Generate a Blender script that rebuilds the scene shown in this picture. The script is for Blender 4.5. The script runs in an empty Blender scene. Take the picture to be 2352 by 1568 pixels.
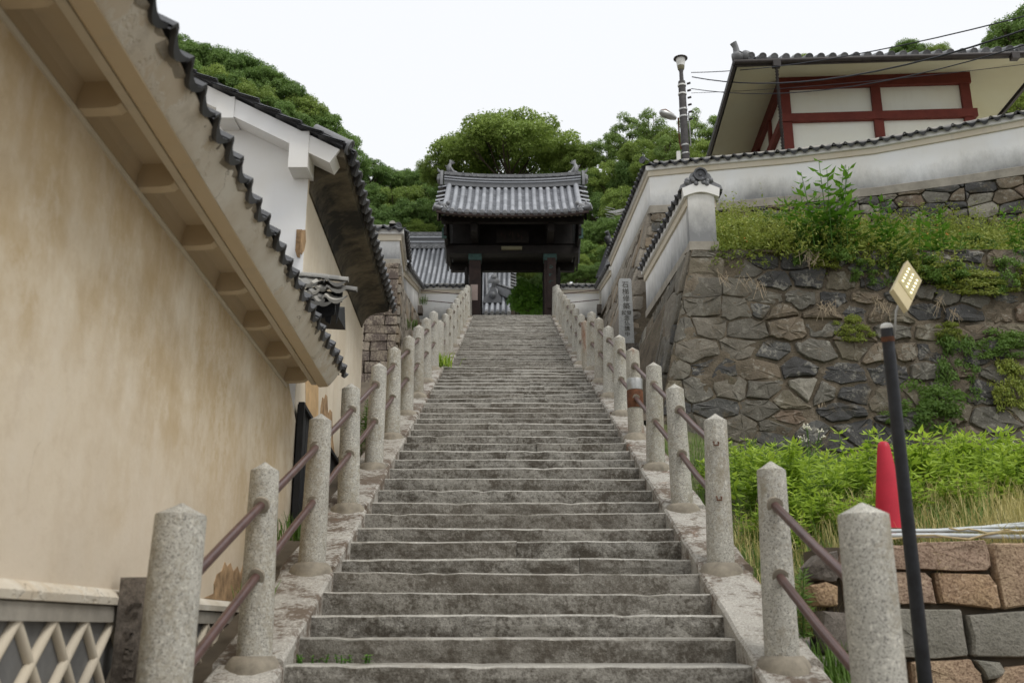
import bpy, math, random
import numpy as np
from mathutils import Vector, Matrix

# ---------------------------------------------------------------- camera, sky, sun, exposure
SC = bpy.context.scene
COL = SC.collection
R = math.radians
F = 2287.0                      # focal length in units of a 2352 px wide picture (35 mm lens)
PITCH = R(16.0)
SP, CP = math.sin(PITCH), math.cos(PITCH)

cam_d = bpy.data.cameras.new('camera')
cam_d.sensor_width = 36.0
cam_d.lens = 36.0 * F / 2352.0
cam_d.clip_start = 0.05
cam_d.clip_end = 3000.0
cam_d.dof.use_dof = True
cam_d.dof.focus_distance = 14.0
cam_d.dof.aperture_fstop = 2.4
cam = bpy.data.objects.new('camera', cam_d)
cam.location = (0, 0, 0)        # z = 0 is eye height everywhere below
cam.rotation_euler = (R(90) + PITCH, 0, 0)
COL.objects.link(cam)
SC.camera = cam

SUN_EL, SUN_AZ = R(56), R(128)  # soft sun behind the cloud, behind and to the right of the camera
world = bpy.data.worlds.new('World')
SC.world = world
world.use_nodes = True
wt = world.node_tree
wt.nodes.clear()
sky = wt.nodes.new('ShaderNodeTexSky')
sky.sky_type = 'NISHITA'
sky.sun_disc = False
sky.sun_elevation = SUN_EL
sky.sun_rotation = SUN_AZ
sky.dust_density = 4.0
hsv = wt.nodes.new('ShaderNodeHueSaturation')
hsv.inputs['Saturation'].default_value = 0.25
mixw = wt.nodes.new('ShaderNodeMix'); mixw.data_type = 'RGBA'
mixw.inputs['Factor'].default_value = 0.9          # the even overcast deck hides most of the clear sky
mixw.inputs['B'].default_value = (9.2, 9.4, 9.7, 1)
bg = wt.nodes.new('ShaderNodeBackground')
bg.inputs['Strength'].default_value = 0.1
wo = wt.nodes.new('ShaderNodeOutputWorld')
wt.links.new(sky.outputs[0], hsv.inputs['Color'])
wt.links.new(hsv.outputs[0], mixw.inputs['A'])
wt.links.new(mixw.outputs['Result'], bg.inputs['Color'])
wt.links.new(bg.outputs[0], wo.inputs[0])

sun_d = bpy.data.lights.new('sun', 'SUN')
sun_d.energy = 1.5
sun_d.angle = R(20)
sun_d.color = (1.0, 0.975, 0.94)
sun = bpy.data.objects.new('sun', sun_d)
sdir = Vector((math.sin(SUN_AZ) * math.cos(SUN_EL), math.cos(SUN_AZ) * math.cos(SUN_EL), math.sin(SUN_EL)))
sun.rotation_euler = (-sdir).to_track_quat('-Z', 'Y').to_euler()
COL.objects.link(sun)

SC.view_settings.view_transform = 'Standard'
SC.view_settings.look = 'None'
SC.view_settings.gamma = 1.0
SC.view_settings.exposure = 0.16
SC.render.engine = 'CYCLES'
SC.cycles.max_bounces = 6
SC.cycles.transparent_max_bounces = 4
SC.cycles.use_denoising = True

# ---------------------------------------------------------------- helpers
rnd = random.Random(7)
def U(a, b): return rnd.uniform(a, b)
def V(*a): return Vector(a)

def at(px, py, A):
    """world point of a measured picture position at depth A along the view axis (survey helper)"""
    cx, cy = (px - 1176) / F, (784 - py) / F
    return Vector((cx * A, (CP - SP * cy) * A, (SP + CP * cy) * A))
def atY(px, py, Y):
    cy = (784 - py) / F
    return at(px, py, Y / (CP - SP * cy))
def atX(px, py, X):
    return at(px, py, X / ((px - 1176) / F))
def atZ(px, py, Z):
    cy = (784 - py) / F
    return at(px, py, Z / (SP + CP * cy))
def lerp(a, b, t): return a + (b - a) * t
def smooth(t):
    t = max(0.0, min(1.0, t)); return t * t * (3 - 2 * t)
def interp(x, xs, ys):
    return float(np.interp(x, xs, ys))

class MB:
    """collects vertices and faces, links them as ONE mesh object"""
    def __init__(s):
        s.v, s.f, s.m, s.h = [], [], [], None
    def add(s, vs, fs, mi=0):
        o = len(s.v)
        s.v += [tuple(v) for v in vs]
        s.f += [tuple(i + o for i in f) for f in fs]
        s.m += [mi] * len(fs)
        return s
    def box(s, c, d, rz=0.0, mi=0, M=None, jit=0.0):
        x, y, z = d[0] / 2, d[1] / 2, d[2] / 2
        vs = [V(sx * x, sy * y, sz * z) for sz in (-1, 1) for sy in (-1, 1) for sx in (-1, 1)]
        if jit: vs = [v + V(U(-jit, jit), U(-jit, jit), U(-jit, jit)) for v in vs]
        if M is None: M = Matrix.Rotation(rz, 3, 'Z')
        vs = [M @ v + Vector(c) for v in vs]
        return s.add(vs, [(0, 2, 3, 1), (4, 5, 7, 6), (0, 1, 5, 4), (2, 6, 7, 3), (0, 4, 6, 2), (1, 3, 7, 5)], mi)
    def beam(s, a, b, w, h, up=(0, 0, 1), mi=0):
        """square bar from a to b, w across, h along up"""
        a, b = Vector(a), Vector(b); d = (b - a); L = d.length; d.normalize()
        sx = d.cross(Vector(up)).normalized(); uz = sx.cross(d).normalized()
        M = Matrix((sx, d, uz)).transposed()
        return s.box((a + b) / 2, (w, L, h), M=M, mi=mi)
    def hexa(s, bot, top, mi=0):
        """8 corners: bottom quad then top quad, counter-clockwise seen from above"""
        return s.add(list(bot) + list(top), [(0, 3, 2, 1), (4, 5, 6, 7), (0, 1, 5, 4), (1, 2, 6, 5), (2, 3, 7, 6), (3, 0, 4, 7)], mi)
    def tube(s, pts, r, n=10, cap=True, mi=0):
        pts = [Vector(p) for p in pts]
        k = len(pts); rs = r if isinstance(r, (list, tuple)) else [r] * k
        vs = []; prev = None
        for i, p in enumerate(pts):
            d = (pts[min(i + 1, k - 1)] - pts[max(i - 1, 0)]).normalized()
            if prev is None:
                ref = V(0, 0, 1) if abs(d.z) < 0.9 else V(1, 0, 0)
                a = d.cross(ref).normalized()
            else:
                a = (prev - d * prev.dot(d)).normalized()
            prev = a; b = d.cross(a)
            for j in range(n):
                t = 2 * math.pi * j / n
                vs.append(p + (a * math.cos(t) + b * math.sin(t)) * rs[i])
        fs = []
        for i in range(k - 1):
            for j in range(n):
                q = (j + 1) % n
                fs.append((i * n + j, i * n + q, (i + 1) * n + q, (i + 1) * n + j))
        if cap:
            fs.append(tuple(range(n - 1, -1, -1))); fs.append(tuple((k - 1) * n + j for j in range(n)))
        return s.add(vs, fs, mi)
    def lathe(s, prof, n=16, c=(0, 0, 0), M=None, mi=0, wob=0.0):
        """prof: (radius, z) from bottom to top"""
        vs = []; c = Vector(c); M = M or Matrix.Identity(3)
        w = [U(-wob, wob) for _ in range(n)] if wob else [0] * n
        for r_, z in prof:
            for j in range(n):
                t = 2 * math.pi * j / n
                rr = r_ * (1 + w[j])
                vs.append(M @ V(rr * math.cos(t), rr * math.sin(t), z) + c)
        fs = []
        for i in range(len(prof) - 1):
            for j in range(n):
                q = (j + 1) % n
                fs.append((i * n + j, i * n + q, (i + 1) * n + q, (i + 1) * n + j))
        fs.append(tuple(range(n - 1, -1, -1)))
        fs.append(tuple((len(prof) - 1) * n + j for j in range(n)))
        return s.add(vs, fs, mi)
    def grid(s, rows, mi=0, close=False):
        """rows: list of equally long point lists"""
        n = len(rows[0]); vs = [p for r_ in rows for p in r_]; fs = []
        for i in range(len(rows) - 1):
            for j in range(n - 1):
                fs.append((i * n + j, i * n + j + 1, (i + 1) * n + j + 1, (i + 1) * n + j))
        return s.add(vs, fs, mi)
    def extrude(s, poly, d, mi=0):
        """closed polygon pushed along vector d"""
        n = len(poly); poly = [Vector(p) for p in poly]; d = Vector(d)
        return s.add(poly + [p + d for p in poly],
                     [tuple(range(n - 1, -1, -1)), tuple(range(n, 2 * n))] + [(i, (i + 1) % n, n + (i + 1) % n, n + i) for i in range(n)], mi)
    def mesh(s, name, mats, smooth_angle=None, recalc=True):
        me = bpy.data.meshes.new(name)
        me.from_pydata(s.v, [], s.f)
        for m in (mats if isinstance(mats, (list, tuple)) else [mats]):
            me.materials.append(m)
        if any(s.m): me.polygons.foreach_set('material_index', s.m)
        if s.h is not None:
            at_ = me.attributes.new('h', 'FLOAT', 'POINT'); at_.data.foreach_set('value', s.h)
        if recalc:
            import bmesh
            bm = bmesh.new(); bm.from_mesh(me); bmesh.ops.recalc_face_normals(bm, faces=bm.faces); bm.to_mesh(me); bm.free()
        if smooth_angle:
            me.shade_smooth() if hasattr(me, 'shade_smooth') else None
            me.set_sharp_from_angle(angle=R(smooth_angle))
        me.update()
        return me
    def build(s, name, mats, parent=None, smooth_angle=None, recalc=True, **kw):
        return obj(name, s.mesh(name, mats, smooth_angle, recalc), parent, **kw)

def base_of(o):
    b = V(0, 0, 0)
    while o is not None:
        b += o.location; o = o.parent
    return b
def obj(name, me, parent=None, M=None, label=None, category=None, group=None, kind=None):
    o = bpy.data.objects.new(name, me)
    COL.objects.link(o)
    if M is not None: o.matrix_world = M
    if parent is not None:
        o.parent = parent
        o.matrix_parent_inverse = Matrix.Translation(-Vector(parent['base'])) if 'base' in parent else Matrix.Identity(4)
    for k_, v_ in (('label', label), ('category', category), ('group', group), ('kind', kind)):
        if v_: o[k_] = v_
    return o
def thing(name, label, category, loc, group=None, kind=None):
    """an Empty at a thing's base; children meshes are given in world coordinates"""
    o = bpy.data.objects.new(name, None)
    o.empty_display_size = 0.2
    COL.objects.link(o)
    o.location = loc; o['base'] = tuple(loc)
    if label: o['label'] = label
    if category: o['category'] = category
    if group: o['group'] = group
    if kind: o['kind'] = kind
    return o
def frame(o, x, y, z):
    """4x4 matrix with the given axes and origin"""
    return Matrix(((x[0], y[0], z[0], o[0]), (x[1], y[1], z[1], o[1]), (x[2], y[2], z[2], o[2]), (0, 0, 0, 1)))

def np_mesh(name, verts, quads, mat, tint=None, extra_mats=(), mi=None):
    """big meshes from numpy: verts (n,3), quads (m,4)"""
    me = bpy.data.meshes.new(name)
    n, m = len(verts), len(quads); k = quads.shape[1]
    me.vertices.add(n); me.vertices.foreach_set('co', np.ascontiguousarray(verts, dtype=np.float32).ravel())
    me.loops.add(m * k); me.loops.foreach_set('vertex_index', np.ascontiguousarray(quads, dtype=np.int32).ravel())
    me.polygons.add(m); me.polygons.foreach_set('loop_start', np.arange(0, m * k, k, dtype=np.int32))
    try: me.polygons.foreach_set('loop_total', np.full(m, k, dtype=np.int32))
    except Exception: pass
    me.materials.append(mat)
    for e in extra_mats: me.materials.append(e)
    if mi is not None: me.polygons.foreach_set('material_index', mi.astype(np.int32))
    if tint is not None:
        a = me.attributes.new('tint', 'FLOAT', 'FACE'); a.data.foreach_set('value', tint.astype(np.float32))
    me.update(calc_edges=True); me.validate()
    return me

# ---------------------------------------------------------------- materials
class NT:
    def __init__(s, name):
        s.mat = bpy.data.materials.new(name); s.mat.use_nodes = True
        s.t = s.mat.node_tree; s.t.nodes.clear()
        s.out = s.t.nodes.new('ShaderNodeOutputMaterial')
        s.geo = s.t.nodes.new('ShaderNodeNewGeometry')
        s.oi = s.t.nodes.new('ShaderNodeObjectInfo')
        s.pos = s.geo.outputs['Position']; s.rand = s.oi.outputs['Random']; s.nrm = s.geo.outputs['Normal']
    def _set(s, sock, v):
        if hasattr(v, 'is_output'): s.t.links.new(v, sock)
        elif isinstance(v, (tuple, list)): sock.default_value = tuple(v) + (1,) * (len(sock.default_value) - len(v))
        else: sock.default_value = v
    def scale(s, vec, k):
        n = s.t.nodes.new('ShaderNodeVectorMath'); n.operation = 'MULTIPLY'
        s._set(n.inputs[0], vec); n.inputs[1].default_value = k
        return n.outputs[0]
    def shift(s, vec, f):
        n = s.t.nodes.new('ShaderNodeVectorMath'); n.operation = 'ADD'
        s._set(n.inputs[0], vec); c = s.math('MULTIPLY', f, 37.0); s.t.links.new(c, n.inputs[1])
        return n.outputs[0]
    def noise(s, scale, detail=4, rough=0.6, vec=None, dist=0.0):
        n = s.t.nodes.new('ShaderNodeTexNoise')
        s._set(n.inputs['Vector'], vec if vec is not None else s.pos)
        n.inputs['Scale'].default_value = scale; n.inputs['Detail'].default_value = detail
        n.inputs['Roughness'].default_value = rough; n.inputs['Distortion'].default_value = dist
        return n.outputs[0]
    def voro(s, scale, vec=None):
        n = s.t.nodes.new('ShaderNodeTexVoronoi'); s._set(n.inputs['Vector'], vec if vec is not None else s.pos)
        n.inputs['Scale'].default_value = scale
        return n.outputs[0]
    def crack(s, scale, width=0.012, lo=0.50):
        """branching hairline cracks, only where a second noise allows them"""
        w = s.t.nodes.new('ShaderNodeVectorMath'); w.operation = 'ADD'
        n = s.t.nodes.new('ShaderNodeTexNoise'); n.inputs['Scale'].default_value = 2.6; n.inputs['Detail'].default_value = 5
        s.t.links.new(s.pos, n.inputs['Vector']); s.t.links.new(s.pos, w.inputs[0]); s.t.links.new(n.outputs[1], w.inputs[1])
        v = s.t.nodes.new('ShaderNodeTexVoronoi'); v.feature = 'DISTANCE_TO_EDGE'; v.inputs['Scale'].default_value = scale
        s.t.links.new(w.outputs[0], v.inputs['Vector'])
        line = s.math('SUBTRACT', 1.0, s.step(v.outputs['Distance'], width * 0.3, width))
        return s.math('MULTIPLY', line, s.step(s.noise(0.7, 4, 0.6), lo, lo + 0.06))
    def ramp(s, fac, stops, const=False):
        n = s.t.nodes.new('ShaderNodeValToRGB'); s._set(n.inputs[0], fac)
        if const: n.color_ramp.interpolation = 'CONSTANT'
        el = n.color_ramp.elements
        while len(el) < len(stops): el.new(0.5)
        for e, (p, c) in zip(el, stops):
            e.position = p; e.color = (c, c, c, 1) if isinstance(c, (int, float)) else tuple(c) + (1,)
        return n.outputs[0]
    def step(s, fac, a, b):
        """0..1 ramp between a and b"""
        n = s.t.nodes.new('ShaderNodeMapRange'); s._set(n.inputs[0], fac)
        n.inputs[1].default_value = a; n.inputs[2].default_value = b
        return n.outputs[0]
    def mix(s, fac, a, b, mode='MIX'):
        n = s.t.nodes.new('ShaderNodeMix'); n.data_type = 'RGBA'; n.blend_type = mode
        s._set(n.inputs['Factor'], fac); s._set(n.inputs['A'], a); s._set(n.inputs['B'], b)
        return n.outputs['Result']
    def math(s, op, a, b=0.0):
        n = s.t.nodes.new('ShaderNodeMath'); n.operation = op; s._set(n.inputs[0], a); s._set(n.inputs[1], b)
        return n.outputs[0]
    def attr(s, name):
        n = s.t.nodes.new('ShaderNodeAttribute'); n.attribute_name = name
        return n.outputs['Fac']
    def sep(s, vec, i):
        n = s.t.nodes.new('ShaderNodeSeparateXYZ'); s._set(n.inputs[0], vec); return n.outputs[i]
    def bump(s, h, strength=0.3, dist=0.01):
        n = s.t.nodes.new('ShaderNodeBump'); s._set(n.inputs['Height'], h)
        n.inputs['Strength'].default_value = strength; n.inputs['Distance'].default_value = dist
        return n.outputs[0]
    def done(s, col, rough=0.8, bump=None, metal=0.0, spec=0.3, emit=None, emit_s=0.0, transl=None, alpha=None):
        b = s.t.nodes.new('ShaderNodeBsdfPrincipled')
        s._set(b.inputs['Base Color'], col); s._set(b.inputs['Roughness'], rough)
        s._set(b.inputs['Metallic'], metal); s._set(b.inputs['Specular IOR Level'], spec)
        if bump is not None: s.t.links.new(bump, b.inputs['Normal'])
        if emit is not None:
            s._set(b.inputs['Emission Color'], emit); b.inputs['Emission Strength'].default_value = emit_s
        sh = b.outputs[0]
        if transl is not None:
            tr = s.t.nodes.new('ShaderNodeBsdfTranslucent'); s._set(tr.inputs[0], col)
            mx = s.t.nodes.new('ShaderNodeMixShader'); mx.inputs[0].default_value = transl
            s.t.links.new(sh, mx.inputs[1]); s.t.links.new(tr.outputs[0], mx.inputs[2]); sh = mx.outputs[0]
        s.t.links.new(sh, s.out.inputs[0])
        return s.mat

def plain(name, col, rough=0.6, metal=0.0, var=0.25, nscale=6.0, bump=0.15, spec=0.3):
    m = NT(name)
    f = m.noise(nscale, 6, 0.65)
    c = m.mix(m.step(f, 0.3, 0.7), tuple(x * (1 - var) for x in col), tuple(min(1, x * (1 + var)) for x in col))
    return m.done(c, rough, m.bump(m.noise(nscale * 12, 4, 0.6), bump, 0.004), metal, spec)

def granite(name, light, dark, grime, gcol, speck=0.5, gscale=2.2, rust=0.0, stretch=(1, 1, 1), bump=0.5, edge=0.12, vary=0.22, wash=0.0):
    """speckled granite under patches of grime"""
    m = NT(name)
    vec = m.shift(m.pos, m.rand)
    c = m.mix(m.step(m.noise(5, 5, 0.6, vec), 0.35, 0.65), light, tuple(x * 0.8 for x in light))
    c = m.mix(m.math('MULTIPLY', m.step(m.noise(85, 3, 0.7, vec), 0.53, 0.60), speck), c, dark)
    c = m.mix(m.math('MULTIPLY', m.step(m.noise(170, 2, 0.6, vec), 0.52, 0.62), speck * 0.6), c, dark)
    c = m.mix(m.math('MULTIPLY', m.step(m.noise(48, 2, 0.5, vec), 0.56, 0.68), 0.5), c, tuple(min(1, x * 1.5) for x in light))
    gv = m.scale(vec, stretch)
    g = m.math('ADD', m.noise(gscale, 7, 0.72, gv), m.math('MULTIPLY', m.math('SUBTRACT', m.noise(26, 4, 0.7, vec), 0.5), 0.55))
    c = m.mix(m.step(g, 0.62 - grime - edge, 0.62 - grime + edge), c, gcol)
    c = m.mix(m.math('MULTIPLY', m.step(m.rand, 0, 1), vary), c, tuple(x * y for x, y in zip(light, (0.42, 0.38, 0.34))))
    if wash:
        wv = m.math('ADD', m.noise(1.1, 5, 0.65, vec), m.math('MULTIPLY', m.math('SUBTRACT', m.noise(30, 4, 0.75, vec), 0.5), 0.7))
        c = m.mix(m.math('MULTIPLY', m.step(wv, 0.52, 0.62), wash), c, tuple(min(1, x * 1.25) for x in light))
    if rust:
        rv = m.scale(vec, (1, 1, 0.25))
        c = m.mix(m.math('MULTIPLY', m.step(m.noise(3.2, 5, 0.65, rv), 0.66 - rust, 0.78 - rust), 0.75), c, (0.20, 0.075, 0.028))
    h = m.math('ADD', m.noise(30, 5, 0.7, vec), m.math('MULTIPLY', m.noise(90, 3, 0.6, vec), 0.4))
    return m.done(c, 0.85, m.bump(h, bump, 0.012))

MAT = {}
MAT['post'] = granite('post_granite', (0.52, 0.50, 0.435), (0.12, 0.115, 0.105), 0.02, (0.28, 0.245, 0.175), 0.7, 2.6, 0.0, (1, 1, 0.4), 0.45, 0.12)
MAT['post_rusty'] = granite('rust_stained_granite', (0.45, 0.42, 0.35), (0.10, 0.10, 0.09), 0.03, (0.24, 0.20, 0.14), 0.5, 2.0, 0.17, (1, 1, 0.4), 0.25)
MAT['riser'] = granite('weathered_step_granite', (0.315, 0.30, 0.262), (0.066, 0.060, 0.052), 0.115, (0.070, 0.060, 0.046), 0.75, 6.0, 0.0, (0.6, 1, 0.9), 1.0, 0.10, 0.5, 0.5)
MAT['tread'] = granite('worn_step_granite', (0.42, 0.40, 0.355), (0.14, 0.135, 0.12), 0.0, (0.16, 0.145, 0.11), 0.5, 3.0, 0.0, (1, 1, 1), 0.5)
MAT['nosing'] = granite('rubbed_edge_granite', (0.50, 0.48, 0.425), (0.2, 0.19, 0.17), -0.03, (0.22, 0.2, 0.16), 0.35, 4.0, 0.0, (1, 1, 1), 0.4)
MAT['curb'] = granite('curb_granite', (0.48, 0.455, 0.40), (0.13, 0.12, 0.11), 0.10, (0.125, 0.092, 0.066), 0.5, 2.4, 0.05, (1, 1, 1), 0.6, 0.06)
MAT['stele'] = granite('grey_stele_granite', (0.44, 0.45, 0.44), (0.2, 0.2, 0.2), -0.2, (0.25, 0.24, 0.2), 0.5, 2.0)
MAT['ashlar'] = granite('ashlar_granite', (0.36, 0.305, 0.235), (0.10, 0.085, 0.07), 0.13, (0.105, 0.082, 0.07), 0.4, 1.1, 0.0, (1, 1, 0.7), 0.7, 0.06)
MAT['darkstone'] = granite('damp_dark_stone', (0.22, 0.19, 0.16), (0.05, 0.045, 0.04), 0.1, (0.05, 0.042, 0.034), 0.4, 1.5)

def rubble_mat(name, stops, lichen=0.5):
    m = NT(name)
    vec = m.shift(m.pos, m.rand)
    base = m.ramp(m.rand, stops, True)
    n1 = m.noise(2.2, 7, 0.7, vec)
    c = m.mix(m.step(n1, 0.3, 0.7), m.mix(0.45, base, (0.05, 0.045, 0.04)), base)
    c = m.mix(m.math('MULTIPLY', m.step(m.noise(55, 3, 0.6, vec), 0.5, 0.66), 0.4), c, m.mix(0.65, base, (0.03, 0.028, 0.025)))
    lv = m.math('ADD', m.noise(4.1, 6, 0.7, vec), m.math('MULTIPLY', m.math('SUBTRACT', m.noise(22, 3, 0.6, vec), 0.5), 0.4))
    c = m.mix(m.math('MULTIPLY', m.step(lv, 0.545, 0.63), lichen), c, (0.36, 0.34, 0.285))
    c = m.mix(m.math('MULTIPLY', m.step(m.math('ADD', m.noise(1.3, 6, 0.7), m.math('MULTIPLY', m.math('SUBTRACT', m.noise(17, 4, 0.7), 0.5), 0.35)), 0.52, 0.64), 0.55), c, (0.045, 0.041, 0.030))
    c = m.mix(m.math('MULTIPLY', m.step(m.noise(2.6, 6, 0.75), 0.56, 0.64), 0.55), c, (0.165, 0.135, 0.095))
    h = m.math('ADD', m.noise(9, 6, 0.7, vec), m.math('MULTIPLY', m.noise(45, 4, 0.65, vec), 0.4))
    return m.done(c, 0.88, m.bump(h, 0.9, 0.03))
MAT['rubble'] = rubble_mat('rubble_stone', [(0, (0.075, 0.074, 0.072)), (0.24, (0.17, 0.158, 0.13)), (0.44, (0.20, 0.158, 0.108)),
                           (0.58, (0.21, 0.18, 0.125)), (0.72, (0.11, 0.108, 0.10)), (0.85, (0.20, 0.145, 0.10)), (0.90, (0.34, 0.315, 0.255))])
MAT['block'] = rubble_mat('coursed_stone', [(0, (0.185, 0.168, 0.132)), (0.4, (0.215, 0.19, 0.148)), (0.75, (0.15, 0.136, 0.108))], 0.3)
MAT['slab'] = rubble_mat('pale_rubble_stone', [(0, (0.30, 0.26, 0.205)), (0.35, (0.36, 0.32, 0.26)), (0.65, (0.25, 0.22, 0.18)), (0.85, (0.33, 0.26, 0.18))], 0.3)

def orange_mat():
    m = NT('orange_granite')
    vec = m.shift(m.pos, m.rand)
    base = m.ramp(m.rand, [(0, (0.46, 0.32, 0.185)), (0.35, (0.45, 0.335, 0.21)), (0.7, (0.40, 0.295, 0.21))], True)
    c = m.mix(m.step(m.noise(2.5, 5, 0.6, vec), 0.35, 0.7), base, m.mix(0.5, base, (0.27, 0.17, 0.13)))
    c = m.mix(m.math('MULTIPLY', m.step(m.noise(60, 2, 0.55, vec), 0.5, 0.62), 0.65), c, (0.13, 0.075, 0.045))
    c = m.mix(m.math('MULTIPLY', m.step(m.noise(42, 2, 0.55, vec), 0.58, 0.7), 0.6), c, (0.6, 0.45, 0.31))
    return m.done(c, 0.85, m.bump(m.math('ADD', m.noise(11, 6, 0.7, vec), m.math('MULTIPLY', m.noise(60, 3, 0.6, vec), 0.35)), 1.0, 0.025))
MAT['orange'] = orange_mat()
def greyblock_mat():
    m = NT('grey_green_granite')
    vec = m.shift(m.pos, m.rand)
    c = m.mix(m.step(m.noise(3, 6, 0.65, vec), 0.35, 0.7), (0.30, 0.28, 0.235), (0.20, 0.19, 0.15))
    c = m.mix(m.math('MULTIPLY', m.step(m.noise(60, 2, 0.55, vec), 0.52, 0.64), 0.5), c, (0.09, 0.085, 0.07))
    return m.done(c, 0.85, m.bump(m.math('ADD', m.noise(9, 6, 0.7, vec), m.math('MULTIPLY', m.noise(60, 3, 0.6, vec), 0.35)), 0.8, 0.025))
MAT['greyblock'] = greyblock_mat()

def plaster_beige(name='aged_ochre_plaster', lift=0.0):
    m = NT(name)
    st = m.scale(m.pos, (1.0, 1.0, 0.42))
    big = m.noise(0.6, 5, 0.65)
    c = m.mix(m.step(big, 0.42, 0.58), (0.53, 0.405, 0.24), (0.70, 0.60, 0.445))
    mot = m.math('ADD', m.noise(1.7, 7, 0.75), m.math('MULTIPLY', m.math('SUBTRACT', m.noise(11, 5, 0.7), 0.5), 0.25))
    c = m.mix(m.math('MULTIPLY', m.step(mot, 0.50, 0.60), 0.38), c, (0.76, 0.68, 0.54))
    c = m.mix(m.math('MULTIPLY', m.step(mot, 0.48, 0.38), 0.30), c, (0.42, 0.30, 0.165))
    c = m.mix(m.math('MULTIPLY', m.step(m.noise(2.4, 6, 0.7, st), 0.46, 0.72), 0.5), c, (0.50, 0.37, 0.205))
    c = m.mix(m.math('MULTIPLY', m.step(m.noise(5, 7, 0.75, st), 0.50, 0.74), 0.45), c, (0.71, 0.63, 0.51))
    h = m.attr('h')
    low = m.math('ADD', h, m.math('MULTIPLY', m.math('SUBTRACT', m.noise(1.6, 4, 0.6, m.scale(m.pos, (1, 1, 0.4))), 0.5), 1.1))
    c = m.mix(m.math('MULTIPLY', m.math('SUBTRACT', 1.0, m.step(low, 0.1, 1.25)), 0.75), c, (0.62, 0.53, 0.415))
    c = m.mix(m.math('MULTIPLY', m.step(m.noise(90, 2, 0.5), 0.69, 0.74), 0.3), c, (0.28, 0.2, 0.12))
    c = m.mix(m.math('MULTIPLY', m.crack(0.55, 0.004, 0.54), 0.35), c, (0.25, 0.17, 0.09))
    drip = m.step(m.noise(5.5, 5, 0.7, m.scale(m.pos, (1, 1, 0.05))), 0.55, 0.68)
    c = m.mix(m.math('MULTIPLY', m.math('MULTIPLY', drip, m.step(h, 1.0, 2.3)), 0.45), c, (0.36, 0.255, 0.135))
    if lift: c = m.mix(lift, c, (0.70, 0.65, 0.55))
    return m.done(c, 0.9, m.bump(m.math('ADD', m.noise(12, 5, 0.6), m.math('MULTIPLY', m.noise(1.3, 4, 0.5), 2.0)), 0.2, 0.015))
MAT['beige'] = plaster_beige()
MAT['beige_pale'] = plaster_beige('pale_ochre_plaster', 0.5)

def plaster_white(name, base=(0.78, 0.78, 0.76), mould=0.85, top=0.58, streak=0.10):
    """white plaster; black mould creeps up from the foot of the wall (attribute h = height above the foot)"""
    m = NT(name)
    c = m.mix(m.step(m.noise(0.9, 4, 0.6), 0.35, 0.7), base, tuple(x * y for x, y in zip(base, (0.95, 0.92, 0.86))))
    st = m.scale(m.pos, (1, 1, 0.13))
    c = m.mix(m.math('MULTIPLY', m.step(m.noise(6, 5, 0.7, st), 0.55, 0.78), streak), c, (0.36, 0.34, 0.30))
    if mould > 0:
        h = m.attr('h')
        nz = m.math('ADD', m.math('MULTIPLY', m.noise(0.45, 4, 0.6), 1.25), m.math('MULTIPLY', m.noise(6, 8, 0.8, m.scale(m.pos, (1, 1, 0.5))), 0.75))
        g = m.math('ADD', m.math('DIVIDE', h, top), m.math('SUBTRACT', 1.3, m.math('MULTIPLY', nz, 1.35)))
        inv = m.math('SUBTRACT', 1.0, m.step(g, 0.1, 1.25))
        c = m.mix(m.math('MULTIPLY', inv, mould), c, (0.12, 0.125, 0.13))
    return m.done(c, 0.85, m.bump(m.noise(18, 5, 0.6), 0.1, 0.01))
MAT['white'] = plaster_white('white_plaster')
MAT['white_clean'] = plaster_white('clean_white_plaster', (0.80, 0.80, 0.79), 0.0, 1, 0.05)
def flaking():
    m = NT('flaking_plaster')
    c = m.mix(m.step(m.noise(1.6, 5, 0.65), 0.38, 0.66), (0.66, 0.62, 0.53), (0.55, 0.48, 0.37))
    pn = m.math('ADD', m.noise(1.5, 6, 0.7), m.math('MULTIPLY', m.math('SUBTRACT', m.noise(9, 4, 0.6), 0.5), 0.18))
    c = m.mix(m.math('MULTIPLY', m.step(pn, 0.58, 0.60), 0.4), c, (0.50, 0.39, 0.25))
    c = m.mix(m.math('MULTIPLY', m.step(m.noise(2.3, 6, 0.75), 0.60, 0.70), 0.3), c, (0.26, 0.21, 0.14))
    c = m.mix(m.math('MULTIPLY', m.crack(1.4, 0.008), 0.6), c, (0.13, 0.10, 0.07))
    return m.done(c, 0.9, m.bump(m.math('ADD', m.noise(8, 5, 0.6), m.step(pn, 0.575, 0.555)), 0.5, 0.012))
MAT['white_flake'] = flaking()
MAT['cream'] = plaster_white('cream_plaster', (0.72, 0.73, 0.66), 0.0, 1, 0.12)
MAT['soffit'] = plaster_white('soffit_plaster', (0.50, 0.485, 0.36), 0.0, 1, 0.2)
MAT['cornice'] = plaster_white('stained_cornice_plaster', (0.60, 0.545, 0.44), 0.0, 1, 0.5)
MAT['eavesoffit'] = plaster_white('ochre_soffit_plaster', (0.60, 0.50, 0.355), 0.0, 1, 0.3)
MAT['plinth'] = plain('cement_plinth', (0.29, 0.265, 0.22), 0.9, 0, 0.3, 3.0, 0.4)
MAT['mortar'] = plain('old_mortar', (0.25, 0.22, 0.17), 0.92, 0, 0.35, 7.0, 0.6)
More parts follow.
